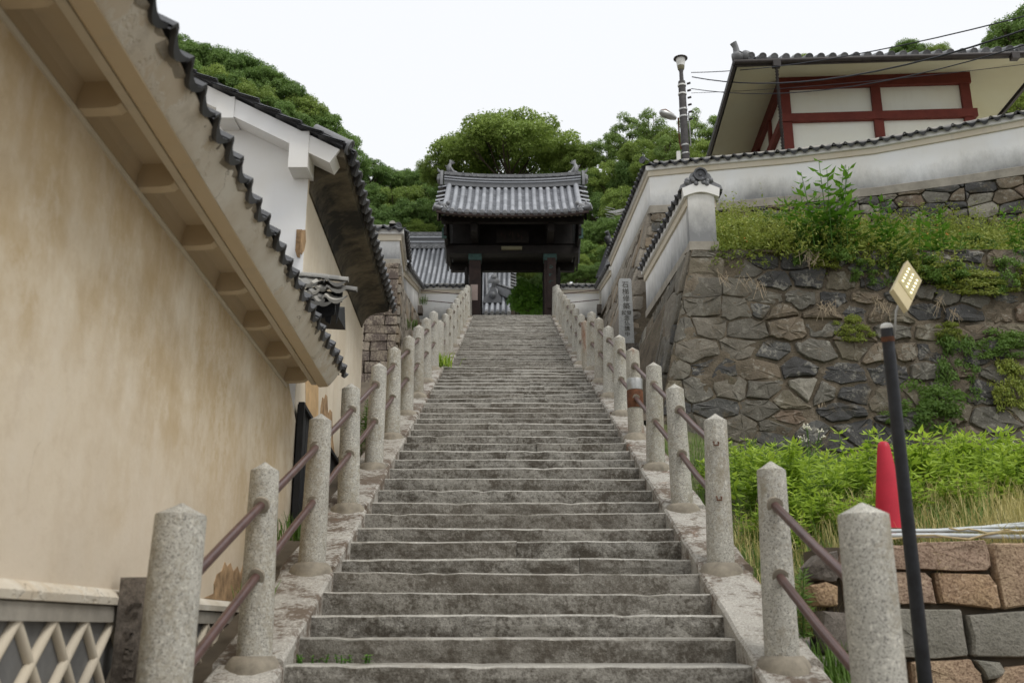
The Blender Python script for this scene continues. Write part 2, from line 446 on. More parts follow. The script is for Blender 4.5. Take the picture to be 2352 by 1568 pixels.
def mortar_mat():
    m = NT('earth_mortar')
    c = m.mix(m.step(m.noise(2.2, 7, 0.7), 0.35, 0.65), (0.075, 0.060, 0.042), (0.185, 0.15, 0.105))
    c = m.mix(m.math('MULTIPLY', m.step(m.noise(0.9, 6, 0.7), 0.55, 0.68), 0.55), c, (0.32, 0.28, 0.22))
    c = m.mix(m.math('MULTIPLY', m.step(m.noise(40, 3, 0.6), 0.52, 0.65), 0.45), c, (0.05, 0.042, 0.03))
    c = m.mix(m.math('MULTIPLY', m.step(m.noise(1.7, 5, 0.7), 0.58, 0.70), 0.6), c, (0.06, 0.065, 0.03))
    return m.done(c, 0.95, m.bump(m.math('ADD', m.noise(12, 6, 0.7), m.math('MULTIPLY', m.noise(60, 4, 0.6), 0.4)), 1.0, 0.03))
MAT['earth'] = mortar_mat()
MAT['gravel'] = plain('pale_gravel', (0.60, 0.57, 0.49), 0.95, 0, 0.25, 3.0, 0.6)  # made this pale to bounce light up under the deep eaves
MAT['soil'] = plain('soil', (0.11, 0.088, 0.062), 0.95, 0, 0.4, 1.5, 0.8)
MAT['clay'] = plain('bare_clay', (0.33, 0.215, 0.115), 0.95, 0, 0.5, 8.0, 1.0)
MAT['plank'] = plain('bare_wood', (0.52, 0.35, 0.18), 0.7, 0, 0.2, 5.0, 0.3)

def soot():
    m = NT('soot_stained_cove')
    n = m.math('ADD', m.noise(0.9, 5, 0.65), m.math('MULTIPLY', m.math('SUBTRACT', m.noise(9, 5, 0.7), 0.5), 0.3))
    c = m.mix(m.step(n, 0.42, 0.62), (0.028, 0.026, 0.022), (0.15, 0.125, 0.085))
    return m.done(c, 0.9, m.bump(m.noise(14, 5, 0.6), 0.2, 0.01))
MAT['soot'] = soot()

def tile(name, a, b, rough, dark=0.3):
    m = NT(name)
    vec = m.shift(m.pos, m.rand)
    c = m.mix(m.step(m.rand, 0.0, 1.0), a, b)
    c = m.mix(m.math('MULTIPLY', m.step(m.noise(3.0, 6, 0.7, vec), 0.5, 0.7), dark), c, tuple(x * 0.35 for x in a))
    c = m.mix(m.math('MULTIPLY', m.step(m.noise(26, 4, 0.6, vec), 0.58, 0.72), 0.25), c, tuple(min(1, x * 1.7) for x in b))
    return m.done(c, rough, m.bump(m.noise(30, 4, 0.6, vec), 0.15, 0.005), 0.0, 0.5)
MAT['tile'] = tile('silver_roof_tile', (0.22, 0.23, 0.245), (0.37, 0.38, 0.40), 0.42)
MAT['tile_gap'] = tile('pan_roof_tile', (0.085, 0.09, 0.10), (0.16, 0.165, 0.18), 0.5)
MAT['tile_dark'] = tile('dark_roof_tile', (0.036, 0.037, 0.040), (0.085, 0.087, 0.092), 0.5, 0.4)
MAT['tile_mid'] = tile('grey_ridge_tile', (0.11, 0.112, 0.115), (0.22, 0.222, 0.225), 0.5, 0.4)
MAT['cap_ridge'] = tile('weathered_ridge_tile', (0.20, 0.195, 0.18), (0.38, 0.36, 0.31), 0.7, 0.55)
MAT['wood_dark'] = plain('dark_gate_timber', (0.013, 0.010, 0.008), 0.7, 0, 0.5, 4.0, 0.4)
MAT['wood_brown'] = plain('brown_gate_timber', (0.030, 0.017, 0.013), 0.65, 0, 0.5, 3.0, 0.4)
MAT['wood_black'] = plain('black_boarding', (0.022, 0.023, 0.025), 0.6, 0, 0.4, 5.0, 0.3)
MAT['copper'] = plain('verdigris_copper', (0.035, 0.075, 0.065), 0.6, 0, 0.4, 9.0, 0.2)
MAT['red'] = plain('red_oxide_paint', (0.135, 0.030, 0.021), 0.75, 0, 0.2, 4.0, 0.2)
MAT['rail'] = plain('brown_rail_paint', (0.092, 0.050, 0.043), 0.35, 0, 0.25, 9.0, 0.1, 0.5)
MAT['rust'] = plain('rusty_iron', (0.125, 0.052, 0.026), 0.85, 0, 0.5, 12.0, 0.5)
MAT['steel'] = plain('galvanised_steel', (0.42, 0.42, 0.40), 0.4, 0.7, 0.25, 10.0, 0.1)
MAT['white_metal'] = plain('white_paint', (0.72, 0.71, 0.66), 0.5, 0, 0.1, 10.0, 0.1)
MAT['black_pole'] = plain('black_painted_pole', (0.018, 0.020, 0.024), 0.45, 0, 0.5, 14.0, 0.2, 0.5)
MAT['cone'] = plain('red_cone_plastic', (0.47, 0.017, 0.036), 0.45, 0, 0.1, 8.0, 0.05)
MAT['gutter'] = plain('brown_gutter', (0.040, 0.033, 0.030), 0.5, 0, 0.3, 8.0, 0.1)
MAT['pole'] = plain('concrete_pole', (0.085, 0.080, 0.078), 0.8, 0, 0.4, 5.0, 0.4)
MAT['cable'] = plain('black_cable', (0.03, 0.032, 0.04), 0.6)
MAT['rope'] = plain('pale_rope', (0.42, 0.34, 0.19), 0.9, 0, 0.3, 40.0, 0.4)
MAT['pvc'] = plain('grey_white_pipe', (0.52, 0.55, 0.55), 0.5, 0, 0.2, 14.0, 0.1)
MAT['namako'] = plain('dark_tile_facing', (0.13, 0.128, 0.122), 0.7, 0, 0.4, 2.5, 0.3)
MAT['lattice'] = plaster_white('lattice_plaster', (0.55, 0.49, 0.39), 0.0, 1, 0.6)
MAT['plate'] = plain('pinkish_notice_plate', (0.40, 0.31, 0.27), 0.6, 0, 0.1, 8.0)
MAT['ink'] = plain('carved_letter_shadow', (0.075, 0.07, 0.058), 0.9)  # dark colour stands in for the shade inside carved strokes
MAT['lampshade'] = plain('lamp_glass', (0.19, 0.175, 0.105), 0.4, 0, 0.1)
MAT['led_frame'] = plain('yellowed_lamp_housing', (0.46, 0.385, 0.215), 0.5, 0, 0.1)
_l = NT('led_glass'); MAT['led_glass'] = _l.done((0.36, 0.30, 0.115), 0.35, None, 0, 0.5, (0.9, 0.75, 0.3), 0.02)
_l = NT('lit_led'); MAT['led'] = _l.done((0.9, 0.88, 0.7), 0.3, None, 0, 0.5, (1.0, 0.95, 0.7), 1.6)

def leafy(name, a, b, tr=0.35, rough=0.55):
    m = NT(name)
    t = m.attr('tint')
    c = m.mix(t, a, b)
    c = m.mix(m.math('MULTIPLY', m.step(m.noise(0.12, 3, 0.6), 0.35, 0.7), 0.35), c, tuple(x * y for x, y in zip(b, (1.05, 1.0, 0.8))))
    c = m.mix(m.math('MULTIPLY', m.rand, 0.30), c, tuple(x * 0.6 for x in a))
    return m.done(c, rough, None, 0, 0.35, transl=tr)
MAT['leaf_dark'] = leafy('evergreen_leaf', (0.095, 0.178, 0.046), (0.235, 0.355, 0.085))
MAT['leaf_mid'] = leafy('camphor_leaf', (0.145, 0.228, 0.042), (0.35, 0.455, 0.105))
MAT['leaf_light'] = leafy('young_leaf', (0.145, 0.24, 0.05), (0.33, 0.45, 0.125))
MAT['leaf_bush'] = leafy('garden_bush_leaf', (0.06, 0.17, 0.018), (0.17, 0.34, 0.035))
MAT['leaf_weed'] = leafy('lime_green_weed_leaf', (0.15, 0.29, 0.028), (0.47, 0.62, 0.08), 0.4)
MAT['leaf_slope'] = leafy('slope_weed_leaf', (0.13, 0.215, 0.03), (0.40, 0.43, 0.085), 0.35)
MAT['leaf_wall'] = leafy('wall_shrub_leaf', (0.075, 0.165, 0.025), (0.20, 0.32, 0.06), 0.35)
MAT['straw'] = leafy('dry_grass_blade', (0.34, 0.33, 0.10), (0.66, 0.57, 0.27), 0.3)
MAT['twig'] = plain('dead_twig', (0.36, 0.29, 0.20), 0.9)
MAT['bark'] = plain('tree_bark', (0.075, 0.058, 0.042), 0.9, 0, 0.4, 6.0, 0.6)
MAT['flower'] = plain('white_flower', (0.75, 0.72, 0.58), 0.8)
MAT['flower_orange'] = plain('orange_flower', (0.62, 0.27, 0.06), 0.8)
MAT['flower_pink'] = plain('pink_flower', (0.65, 0.22, 0.42), 0.8)
MAT['moss_ground'] = plain('grassy_soil', (0.095, 0.105, 0.040), 0.95, 0, 0.4, 2.0, 0.8)
MAT['forest_floor'] = plain('forest_floor', (0.025, 0.038, 0.014), 0.95, 0, 0.4, 0.6, 0.8)

# ================================================================ THE STONE STAIRS
def xc(Y): return 0.037 * (1 - (Y - 6.3) / 28.0)          # the flight drifts a little to the left
HW = 1.40                                                 # half width between the curbs
C0, SL = 2.717, 0.397                                     # lower flight: z = SL*Y - C0
rows_px = [1526, 1463, 1411, 1361, 1316, 1281, 1242, 1213, 1179, 1152, 1126, 1098, 1074, 1055, 1035]
lower = []
for py in rows_px:
    r_ = math.tan(PITCH + math.atan((784 - py) / F))
    lower.append(C0 / (SL - r_))
n_more = 18
Yl = 19.76
while len(lower) < 15 + n_more:
    k = len(lower) - 14
    lower.append(lerp(lower[14], Yl, k / n_more))
below = [lower[0] - 0.40 * k for k in range(9, 0, -1)]
nose = [(y, SL * y - C0) for y in below + lower]           # (Y, z) of every nosing
Z_LAND = nose[-1][1]
Y_UP0, Y_TOP, Z_TOP = 20.95, 34.75, 10.98
N_UP = 36
upper = [(lerp(Y_UP0, Y_TOP, k / (N_UP - 1)), Z_LAND + (Z_TOP - Z_LAND) * (k + 1) / N_UP) for k in range(N_UP)]
nose += [(y + U(-0.03, 0.03), z + U(-0.015, 0.015)) for y, z in upper[:-1]] + [upper[-1]]

def line_z(Y):
    """height of the nosing line"""
    return interp(Y, [0.0, Yl, Y_UP0 - 0.38, Y_TOP, 60.0], [-C0, Z_LAND, Z_LAND, Z_TOP, Z_TOP])

stairs = thing('stone_stairs', 'long weathered granite stairway climbing straight to the temple gate', 'stairs', (0, 3, -1.6), kind='structure')
for i, (y, z) in enumerate(nose):
    y2, z0 = (nose[i + 1][0] + 0.10, nose[i - 1][1] - 0.10) if 0 < i < len(nose) - 1 else (y + (0.6 if i == 0 else 0.5), z - 0.28)
    X0, X1 = xc(y) - HW - 0.02, xc(y) + HW + 0.02
    cuts = [X0, X1] if U(0, 1) < 0.45 else [X0, X0 + U(0.8, 2.0), X1]
    for x0, x1 in zip(cuts, cuts[1:]):
     x0, x1 = x0 + (0.0025 if x0 > X0 else 0), x1 - (0.0025 if x1 < X1 else 0)
     m = MB(); N = max(6, int(26 * (x1 - x0) / 2.84))
     dzp, dyp = U(-0.004, 0.004), U(-0.006, 0.006)
     rows = [[] for _ in range(7)]
     ph = U(0, 9); tl = U(-0.006, 0.006); ch = U(0.010, 0.018)
     for j in range(N + 1):
         t = j / N; x = lerp(x0, x1, t)
         w = dzp + 0.003 * math.sin(ph + t * 5) + tl * (t - 0.5) * 2 + U(-0.0025, 0.0025)
         f = dyp + 0.008 * math.sin(ph * 2 + t * 7) + U(-0.005, 0.005)
         if U(0, 1) < 0.05: w -= 0.012; f += 0.012
         rows[0].append((x, y2, z + w * 0.3))
         rows[1].append((x, y + 0.03 + ch + U(-0.004, 0.006), z + w))
         rows[2].append((x, y + ch * 0.5 + f * 0.5, z + w - 0.002))
         rows[3].append((x, y + f, z - ch + w + U(-0.003, 0.003)))
         rows[4].append((x, y + f - 0.006 + U(-0.007, 0.007), z - 0.075))
         rows[5].append((x, y + f * 0.6 + U(-0.007, 0.007), z0 + 0.10))
         rows[6].append((x, y + 0.02, z0))
     m.grid(rows[0:2], 0); m.grid(rows[1:4], 1); m.grid(rows[3:7], 2)
     # end faces and back
     for s_ in (0, N):
         e = [rows[k][s_] for k in range(7)] + [(rows[0][s_][0], y2, z0)]
         m.add(e, [tuple(range(8))], 2)
     m.add([rows[6][0], rows[6][N], (x1, y2, z0), (x0, y2, z0)], [(0, 1, 2, 3)], 2)
     m.add([rows[0][0], rows[0][N], (x1, y2, z0), (x0, y2, z0)], [(0, 1, 2, 3)], 2)
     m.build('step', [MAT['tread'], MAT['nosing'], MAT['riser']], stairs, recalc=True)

# curb stones: one slab from post to post, each a little proud of the next one up
post_lo = [4.65 + 1.62 * k for k in range(10)]             # Y of the posts of the lower flight
post_up = [20.7 + 1.60 * k for k in range(10)]
def curb(Ya, Yb, side, dz):
    m = MB(); xa, xb = xc(Ya), xc(Yb)
    i0, i1 = HW + 0.004, HW + 0.42
    za, zb = line_z(Ya) + dz, line_z(Yb) + dz - 0.035
    N = 8; L = []
    for k in range(N + 1):
        t = k / N; Y = lerp(Ya, Yb, t); z = lerp(za, zb, t); c = lerp(xa, xb, t)
        a, b = c + side * (i0 + U(-0.004, 0.004)), c + side * (i1 + U(-0.008, 0.008)); j = U(-0.005, 0.005)
        L.append([(a, Y, z - 0.5), (a, Y, z - 0.02 + j), (a + side * 0.018, Y, z + j), (b - side * 0.03, Y, z + j), (b, Y, z - 0.03), (b, Y, z - 0.5)])
    m.grid(L)
    m.add(L[0], [tuple(range(6))]); m.add(L[-1], [tuple(range(6))])
    m.build('curb_stone', MAT['curb'], stairs)
for side in (-1, 1):
    ys = [2.0, 3.2] + [y - 0.02 for y in post_lo] + [Y_UP0 - 0.25]
    for k in range(len(ys) - 1):
        curb(ys[k] + 0.004, ys[k + 1] - 0.004, side, 0.055 + U(-0.01, 0.01))
    ys = [Y_UP0 - 0.25] + [y - 0.02 for y in post_up[1:]] + [35.4]
    for k in range(len(ys) - 1):
        curb(ys[k] + 0.004, ys[k + 1] - 0.004, side, 0.06 + U(-0.01, 0.01))

# ================================================================ RAILINGS
def post_mesh(seed, h=1.19, r0=0.106, r1=0.089, rusty=False):
    m = MB(); n = 18
    prof = [(r0 * 1.0, -0.25), (r0, 0.0), (lerp(r0, r1, 0.25), h * 0.25), (lerp(r0, r1, 0.5), h * 0.5), (lerp(r0, r1, 0.78), h * 0.75), (r1, h - 0.068),
            (r1 * 0.975, h - 0.055), (r1 * 0.5, h - 0.028), (0.005, h)]
    m.lathe(prof, n, wob=0.012)
    m.v = [(x + U(-0.002, 0.002), y + U(-0.002, 0.002), z) for x, y, z in m.v]
    return m.mesh('post', MAT['post_rusty' if rusty else 'post'], 28)
POSTS = [post_mesh(i) for i in range(4)]
POST_R = post_mesh(9, rusty=True)
POST_BIG = post_mesh(10, 1.38, 0.122, 0.116)
POST_SHORT = post_mesh(11, 0.86, 0.10, 0.085)
def collar_mesh(seed):
    m = MB()
    m.lathe([(0.185, -0.14), (0.172, -0.05), (0.15, -0.008), (0.122, 0.018), (0.09, 0.02)], 14, wob=0.09)
    return m.mesh('mortar_collar', MAT['mortar'], 60)
COLLARS = [collar_mesh(i) for i in range(3)]
socket = MB(); socket.lathe([(0.052, -0.012), (0.05, 0.012), (0.03, 0.016)], 12, wob=0.06)
SOCKET = socket.mesh('mortar_socket', MAT['mortar'], 60)
PX = 1.585                                                # posts stand this far from the stair axis

def put_post(rail, x, Y, rusty=False, zoff=0.045, big=False):
    z = line_z(Y) + zoff
    lean = Matrix.Rotation(R(U(-1.3, 1.3)), 4, 'X') @ Matrix.Rotation(R(U(-1.2, 1.2)), 4, 'Y') @ Matrix.Rotation(U(0, 6.2), 4, 'Z')
    M = Matrix.Translation((x, Y, z)) @ lean
    p = obj('post', POST_BIG if big else POST_R if rusty else rnd.choice(POSTS), rail, M)
    if rusty: p['label'] = 'rust stained stone post'
    c = obj('mortar_collar', rnd.choice(COLLARS), p)
    c.matrix_parent_inverse = lean.inverted()
    return V(x, Y, z)
def put_rails(rail, a, b):
    for hgt in (0.94, 0.51):
        m = MB(); p, q = a + V(0, 0, hgt), b + V(0, 0, hgt)
        d = (q - p).normalized()
        m.tube([p + d * 0.05, (p + q) / 2 + V(U(-0.006, 0.006), 0, U(-0.01, 0.004)), q - d * 0.05], 0.027, 10)
        m.build('rail', MAT['rail'], rail, 60)
        for e, dd in ((p + d * 0.09, d), (q - d * 0.09, -d)):
            obj('mortar_socket', SOCKET, rail, Matrix.Translation(e) @ dd.to_track_quat('Z', 'Y').to_matrix().to_4x4())
def railing(label, side, ys, rusty=(), group='stone railings of the stairway'):
    r = thing('stone_railing', label, 'railing', (side * PX, ys[0], line_z(ys[0])), group)
    prev = None
    for k, Y in enumerate(ys):
        p = put_post(r, xc(Y) + side * PX, Y, k in rusty, 0.045, Y == post_lo[0])
        if prev is not None: put_rails(r, prev, p)
        prev = p
    return r
railing('stone post railing with brown pipes along the lower flight, beside the ochre wall', -1, post_lo)
railing('stone post railing along the upper flight, on the side of the hall roof', -1, post_up)
railing('short railing of two stone posts nearest the red cone', 1, post_lo[:2])
rr = railing('stone post railing along the lower flight, beside the rubble wall', 1, post_lo[2:], (3, 6))
railing('stone post railing along the upper flight, behind the inscribed stele', 1, post_up, (0,))
# empty iron hooks on the first post of the long right railing, and a steel sleeve higher up
hp = V(xc(post_lo[2]) + PX, post_lo[2], line_z(post_lo[2]) + 0.045)
for hgt in (0.94, 0.51):
    m = MB(); c = hp + V(-0.01, -0.105, hgt)
    m.tube([c + V(-0.018, 0.03, 0.02), c + V(-0.018, -0.02, 0.0), c + V(-0.018, -0.02, -0.022), c + V(0.018, -0.02, -0.022), c + V(0.018, -0.02, 0.0), c + V(0.018, 0.03, 0.02)], 0.006, 6)
    m.build('hook', MAT['rust'], rr, 60)
sp = V(xc(post_lo[5]) + PX, post_lo[5], line_z(post_lo[5]) + 0.045)
m = MB(); m.lathe([(0.104, 0.60), (0.106, 0.61), (0.106, 0.74), (0.103, 0.75)], 18, sp); m.build('steel_sleeve', MAT['steel'], rr, 60)
m = MB(); m.lathe([(0.105, 0.36), (0.107, 0.37), (0.107, 0.585), (0.104, 0.595)], 18, sp); m.build('rusty_sleeve', MAT['rust'], rr, 60)

# low railings across the platform beside the gate: one post on a stone block, two pipes
def platform_railing(label, px, py, A, side):
    f = at(px, py, A); t = thing('platform_railing', label, 'railing', f, 'platform railings beside the gate')
    obj('post', POST_SHORT, t, Matrix.Translation(f))
    m = MB(); m.box(f + V(0.02 * side, 0, -0.15), (0.42, 0.40, 0.29), jit=0.02); m.build('foot_block', MAT['darkstone'], t)
    end = V(xc(35) + side * PX, 35.1, 0)
    for hgt in (0.63, 0.26):
        m = MB(); m.tube([f + V(0, 0, hgt), V(end.x, end.y, f.z + hgt + 0.03)], 0.017, 8); m.build('rail', MAT['rail'], t, 60)
platform_railing('single stone post with two pipes before the white wall left of the gate', 959.5, 704, 36.2, -1)
platform_railing('single stone post with two pipes before the white wall right of the gate', 1383, 703, 36.2, 1)

# square stone marker behind the nearest left post
q = at(305, 1568, 5.05)
t = thing('stone_marker', 'square weathered stone pillar behind the nearest stone post', 'marker stone', (q.x, q.y, -1.2))
m = MB(); zt = at(305, 1322, 5.05).z
m.box((q.x, q.y, (zt - 1.2) / 2), (0.185, 0.16, zt + 1.2), jit=0.006); m.build('pillar', MAT['darkstone'], t)
m = MB()
for k in range(7):
    zz = zt - 0.16 - k * 0.105
    for _ in range(4):
        m.box((q.x + U(-0.03, 0.03) - 0.01, q.y - 0.0835, zz + U(-0.03, 0.03)), (U(0.012, 0.05), 0.006, U(0.005, 0.03)))
o = m.build('worn_inscription', MAT['darkstone'], t); o['kind'] = 'stuff'

# ================================================================ SHARED WALL, TILE AND STONE BUILDERS
def pan_tile(name, w, L, mat, lip=0.045, sag=0.03, roll=0.03, th=0.014):
    """one clay pan tile: x across, y down the slope (front edge at y=L), z up"""
    m = MB(); n = 10
    def zt(t):
        return -sag * math.sin(math.pi * t / 0.74) if t < 0.74 else roll * math.sin(math.pi * (t - 0.74) / 0.26)
    T = [j / n for j in range(n + 1)]
    top = [[((t - 0.5) * w, y, zt(t) + th) for t in T] for y in (0.0, L)]
    lipd = [th + lip * (math.sin(math.pi * min(1, t / 0.78)) if t < 0.78 else 0.25) for t in T]
    bot = [[((t - 0.5) * w, L, zt(t) + th - d - 0.003) for t, d in zip(T, lipd)],
           [((t - 0.5) * w, L - 0.03, zt(t) + th - d) for t, d in zip(T, lipd)],
           [((t - 0.5) * w, L - 0.035, zt(t)) for t in T], [((t - 0.5) * w, 0.0, zt(t)) for t in T]]
    m.grid([top[0], top[1], bot[0], bot[1], bot[2], bot[3], top[0]])
    return m.mesh(name, mat, 40, recalc=True)
def half_tube(name, r, L, mat, disc=True, taper=0.94, n=8, th=0.0):
    """half-round cover tile: along y, front (disc) end at y=L"""
    m = MB()
    ring = lambda y, k: [(r * k * math.cos(math.pi * j / n), y, r * k * math.sin(math.pi * j / n)) for j in range(n + 1)]
    m.grid([ring(0, taper), ring(L, 1.0)])
    if disc:
        m.lathe([(r * 1.06, 0), (r * 1.06, 0.028), (r * 0.82, 0.028), (r * 0.78, 0.018), (r * 0.34, 0.016), (r * 0.3, 0.026), (0.004, 0.026)], 14,
                (0, L - 0.004, r * 0.08), Matrix(((1, 0, 0), (0, 0, 1), (0, -1, 0))))
    else:
        m.add(ring(L, 1.0), [tuple(range(n + 1))])
        m.add(ring(0, taper), [tuple(range(n, -1, -1))])
    return m.mesh(name, mat, 40)
CAP_TILE = pan_tile('cap_tile', 0.25, 0.33, MAT['tile_dark'], 0.062, 0.034, 0.03)
CAP_RIDGE = half_tube('ridge_tile', 0.075, 0.30, MAT['cap_ridge'], False)
CAP_END = half_tube('ridge_end_tile', 0.085, 0.16, MAT['tile_dark'], True)

def path_normals(path):
    P = [V(p[0], p[1]) if False else Vector((p[0], p[1])) for p in path]
    seg = []
    for a, b in zip(P, P[1:]):
        d = (b - a).normalized(); seg.append(Vector((d.y, -d.x)))
    out = []
    for i in range(len(P)):
        if i == 0: out.append(seg[0])
        elif i == len(P) - 1: out.append(seg[-1])
        else:
            n1, n2 = seg[i - 1], seg[i]; out.append((n1 + n2) / (1 + n1.dot(n2)))
    return out
def sweep(path, prof, closed=True):
    """path: (x, y, zb, zt); outward is on the right of travel; prof(zb, zt) -> [(out, z)]"""
    m = MB(); rows = []; hs = []
    for p, n in zip(path, path_normals(path)):
        pr = prof(p[2], p[3])
        row = [(p[0] + n.x * o, p[1] + n.y * o, z) for o, z in pr]
        hh = [z - p[2] for o, z in pr]
        if closed: row.append(row[0]); hh.append(hh[0])
        rows.append(row); hs += hh
    k = len(rows[0])
    m.grid(rows)
    if closed:
        m.add(rows[0][:-1], [tuple(range(k - 1))]); m.add(rows[-1][:-1], [tuple(range(k - 1))])
        hs += hs[:k - 1] + hs[(len(rows) - 1) * k:(len(rows) - 1) * k + k - 1]
    m.h = hs
    return m
def resample(path, step):
    out = []
    for a, b in zip(path, path[1:]):
        d = math.hypot(b[0] - a[0], b[1] - a[1]); n = max(1, round(d / step))
        for k in range(n): out.append(tuple(lerp(u, v, k / n) for u, v in zip(a, b)))
    out.append(path[-1])
    return out
def walk(path, step):
    """points every step along the path: (x, y, zb, zt, dir)"""
    res = []; carry = step / 2
    for a, b in zip(path, path[1:]):
        d = math.hypot(b[0] - a[0], b[1] - a[1]); s_ = carry
        while s_ < d:
            t = s_ / d
            res.append(tuple(lerp(u, v, t) for u, v in zip(a, b)) + (V(b[0] - a[0], b[1] - a[1], b[3] - a[3]).normalized(),))
            s_ += step
        carry = s_ - d
    return res

def roofed_wall(t, path, thick=0.34, plinth=0.14, mat='white', back_tiles=True, mould=True, jag=0.006):
    """white plaster wall under a little tiled roof, parts parented to t"""
    sweep(path, lambda zb, zt: [(0, zb + plinth - 0.02), (0, zt), (-thick, zt), (-thick, zb + plinth - 0.02)]).build('wall', MAT[mat], t)
    if plinth > 0:
        sweep(path, lambda zb, zt: [(0.03, zb), (0.03, zb + plinth - 0.015), (0.012, zb + plinth), (-thick - 0.02, zb + plinth), (-thick - 0.02, zb)]).build('plinth', MAT['plinth'], t)
    if mould:
        sweep(path, lambda zb, zt: [(0.004, zt - 0.25), (0.035, zt - 0.24), (0.035, zt - 0.11), (-thick - 0.035, zt - 0.11), (-thick - 0.035, zt - 0.25)]).build('moulding', MAT['cornice'], t)
        sweep(path, lambda zb, zt: [(0.06, zt - 0.112), (0.085, zt - 0.10), (0.085, zt + 0.012), (-thick - 0.085, zt + 0.012), (-thick - 0.085, zt - 0.112)]).build('cornice', MAT['white'] if mat == 'white' else MAT[mat], t)
    for p in walk(path, 0.245):
        d = p[4]; n = V(d.y, -d.x, 0).normalized()
        c = V(p[0], p[1], p[3]) - n * (thick / 2)
        ang = R(24 + U(-2, 2))
        for s_ in ((1, -1) if back_tiles else (1,)):
            y = (n * s_) * math.cos(ang) - V(0, 0, 1) * math.sin(ang)
            x = (-d if s_ > 0 else d); x = (x - y * x.dot(y)).normalized()
            x = -x if x.cross(y).z < 0 else x
            z = x.cross(y)
            obj('cap_tile', CAP_TILE, t, frame(c + V(0, 0, 0.175 + U(-jag, jag)) + y * 0.07, x, y, z))
    for p in walk(path, 0.29):
        d = p[4]; n = V(d.y, -d.x, 0).normalized()
        c = V(p[0], p[1], p[3] + 0.135 + U(-jag, jag)) - n * (thick / 2)
        x = n; z = x.cross(d) if x.cross(d).z > 0 else d.cross(x)
        x = d.cross(z)
        obj('ridge_tile', CAP_RIDGE, t, frame(c - d * 0.15, x, d, z))
    m = sweep(path, lambda zb, zt: [(0.02, zt + 0.005), (-thick / 2 + 0.07, zt + 0.145), (-thick / 2 - 0.07, zt + 0.145), (-thick - 0.02, zt + 0.005)])
    m.build('cap_core', MAT['tile_dark'], t)

# ---- stones
def clip(poly, a, b, c):
    """keep the side a*x + b*y <= c"""
    out = []
    for i in range(len(poly)):
        p, q = poly[i], poly[(i + 1) % len(poly)]
        dp, dq = a * p[0] + b * p[1] - c, a * q[0] + b * q[1] - c
        if dp <= 0: out.append(p)
        if dp * dq < 0:
            t = dp / (dp - dq); out.append((p[0] + (q[0] - p[0]) * t, p[1] + (q[1] - p[1]) * t))
    return out
def voronoi(seeds, bound, an=1.0):
    S = np.array(seeds); cells = []
    for i, s_ in enumerate(seeds):
        d = (S[:, 0] - s_[0]) ** 2 + ((S[:, 1] - s_[1]) * an) ** 2
        poly = list(bound)
        for j in np.argsort(d)[1:26]:
            q = seeds[j]; ex, ey = q[0] - s_[0], (q[1] - s_[1]) * an * an
            c = (q[0] ** 2 - s_[0] ** 2 + (q[1] ** 2 - s_[1] ** 2) * an * an) / 2
            poly = clip(poly, ex, ey, c)
            if len(poly) < 3: break
        if len(poly) >= 3: cells.append(poly)
    return cells
def rubble_seeds(w, h, size, an=1.5):
    out = []; y = -size * 0.2
    while y < h + size * 0.2:
        rh = size / an * U(0.55, 1.5); x = -size * U(0, 0.8)
        while x < w + size * 0.4:
            sw = size * U(0.4, 1.9)
            out.append((x + sw / 2 + U(-0.12, 0.12) * size, y + rh / 2 + U(-0.36, 0.36) * rh)); x += sw
        y += rh
    return out
def poly_round(poly, k):
    """cut the corners so that a cell reads as a stone"""
    out = []
    n = len(poly)
    for i in range(n):
        p, a, b = poly[i], poly[i - 1], poly[(i + 1) % n]
        ta, tb = k * U(0.6, 1.3), k * U(0.6, 1.3)
        out.append((p[0] + (a[0] - p[0]) * ta, p[1] + (a[1] - p[1]) * ta)); out.append((p[0] + (b[0] - p[0]) * tb, p[1] + (b[1] - p[1]) * tb))
    return out
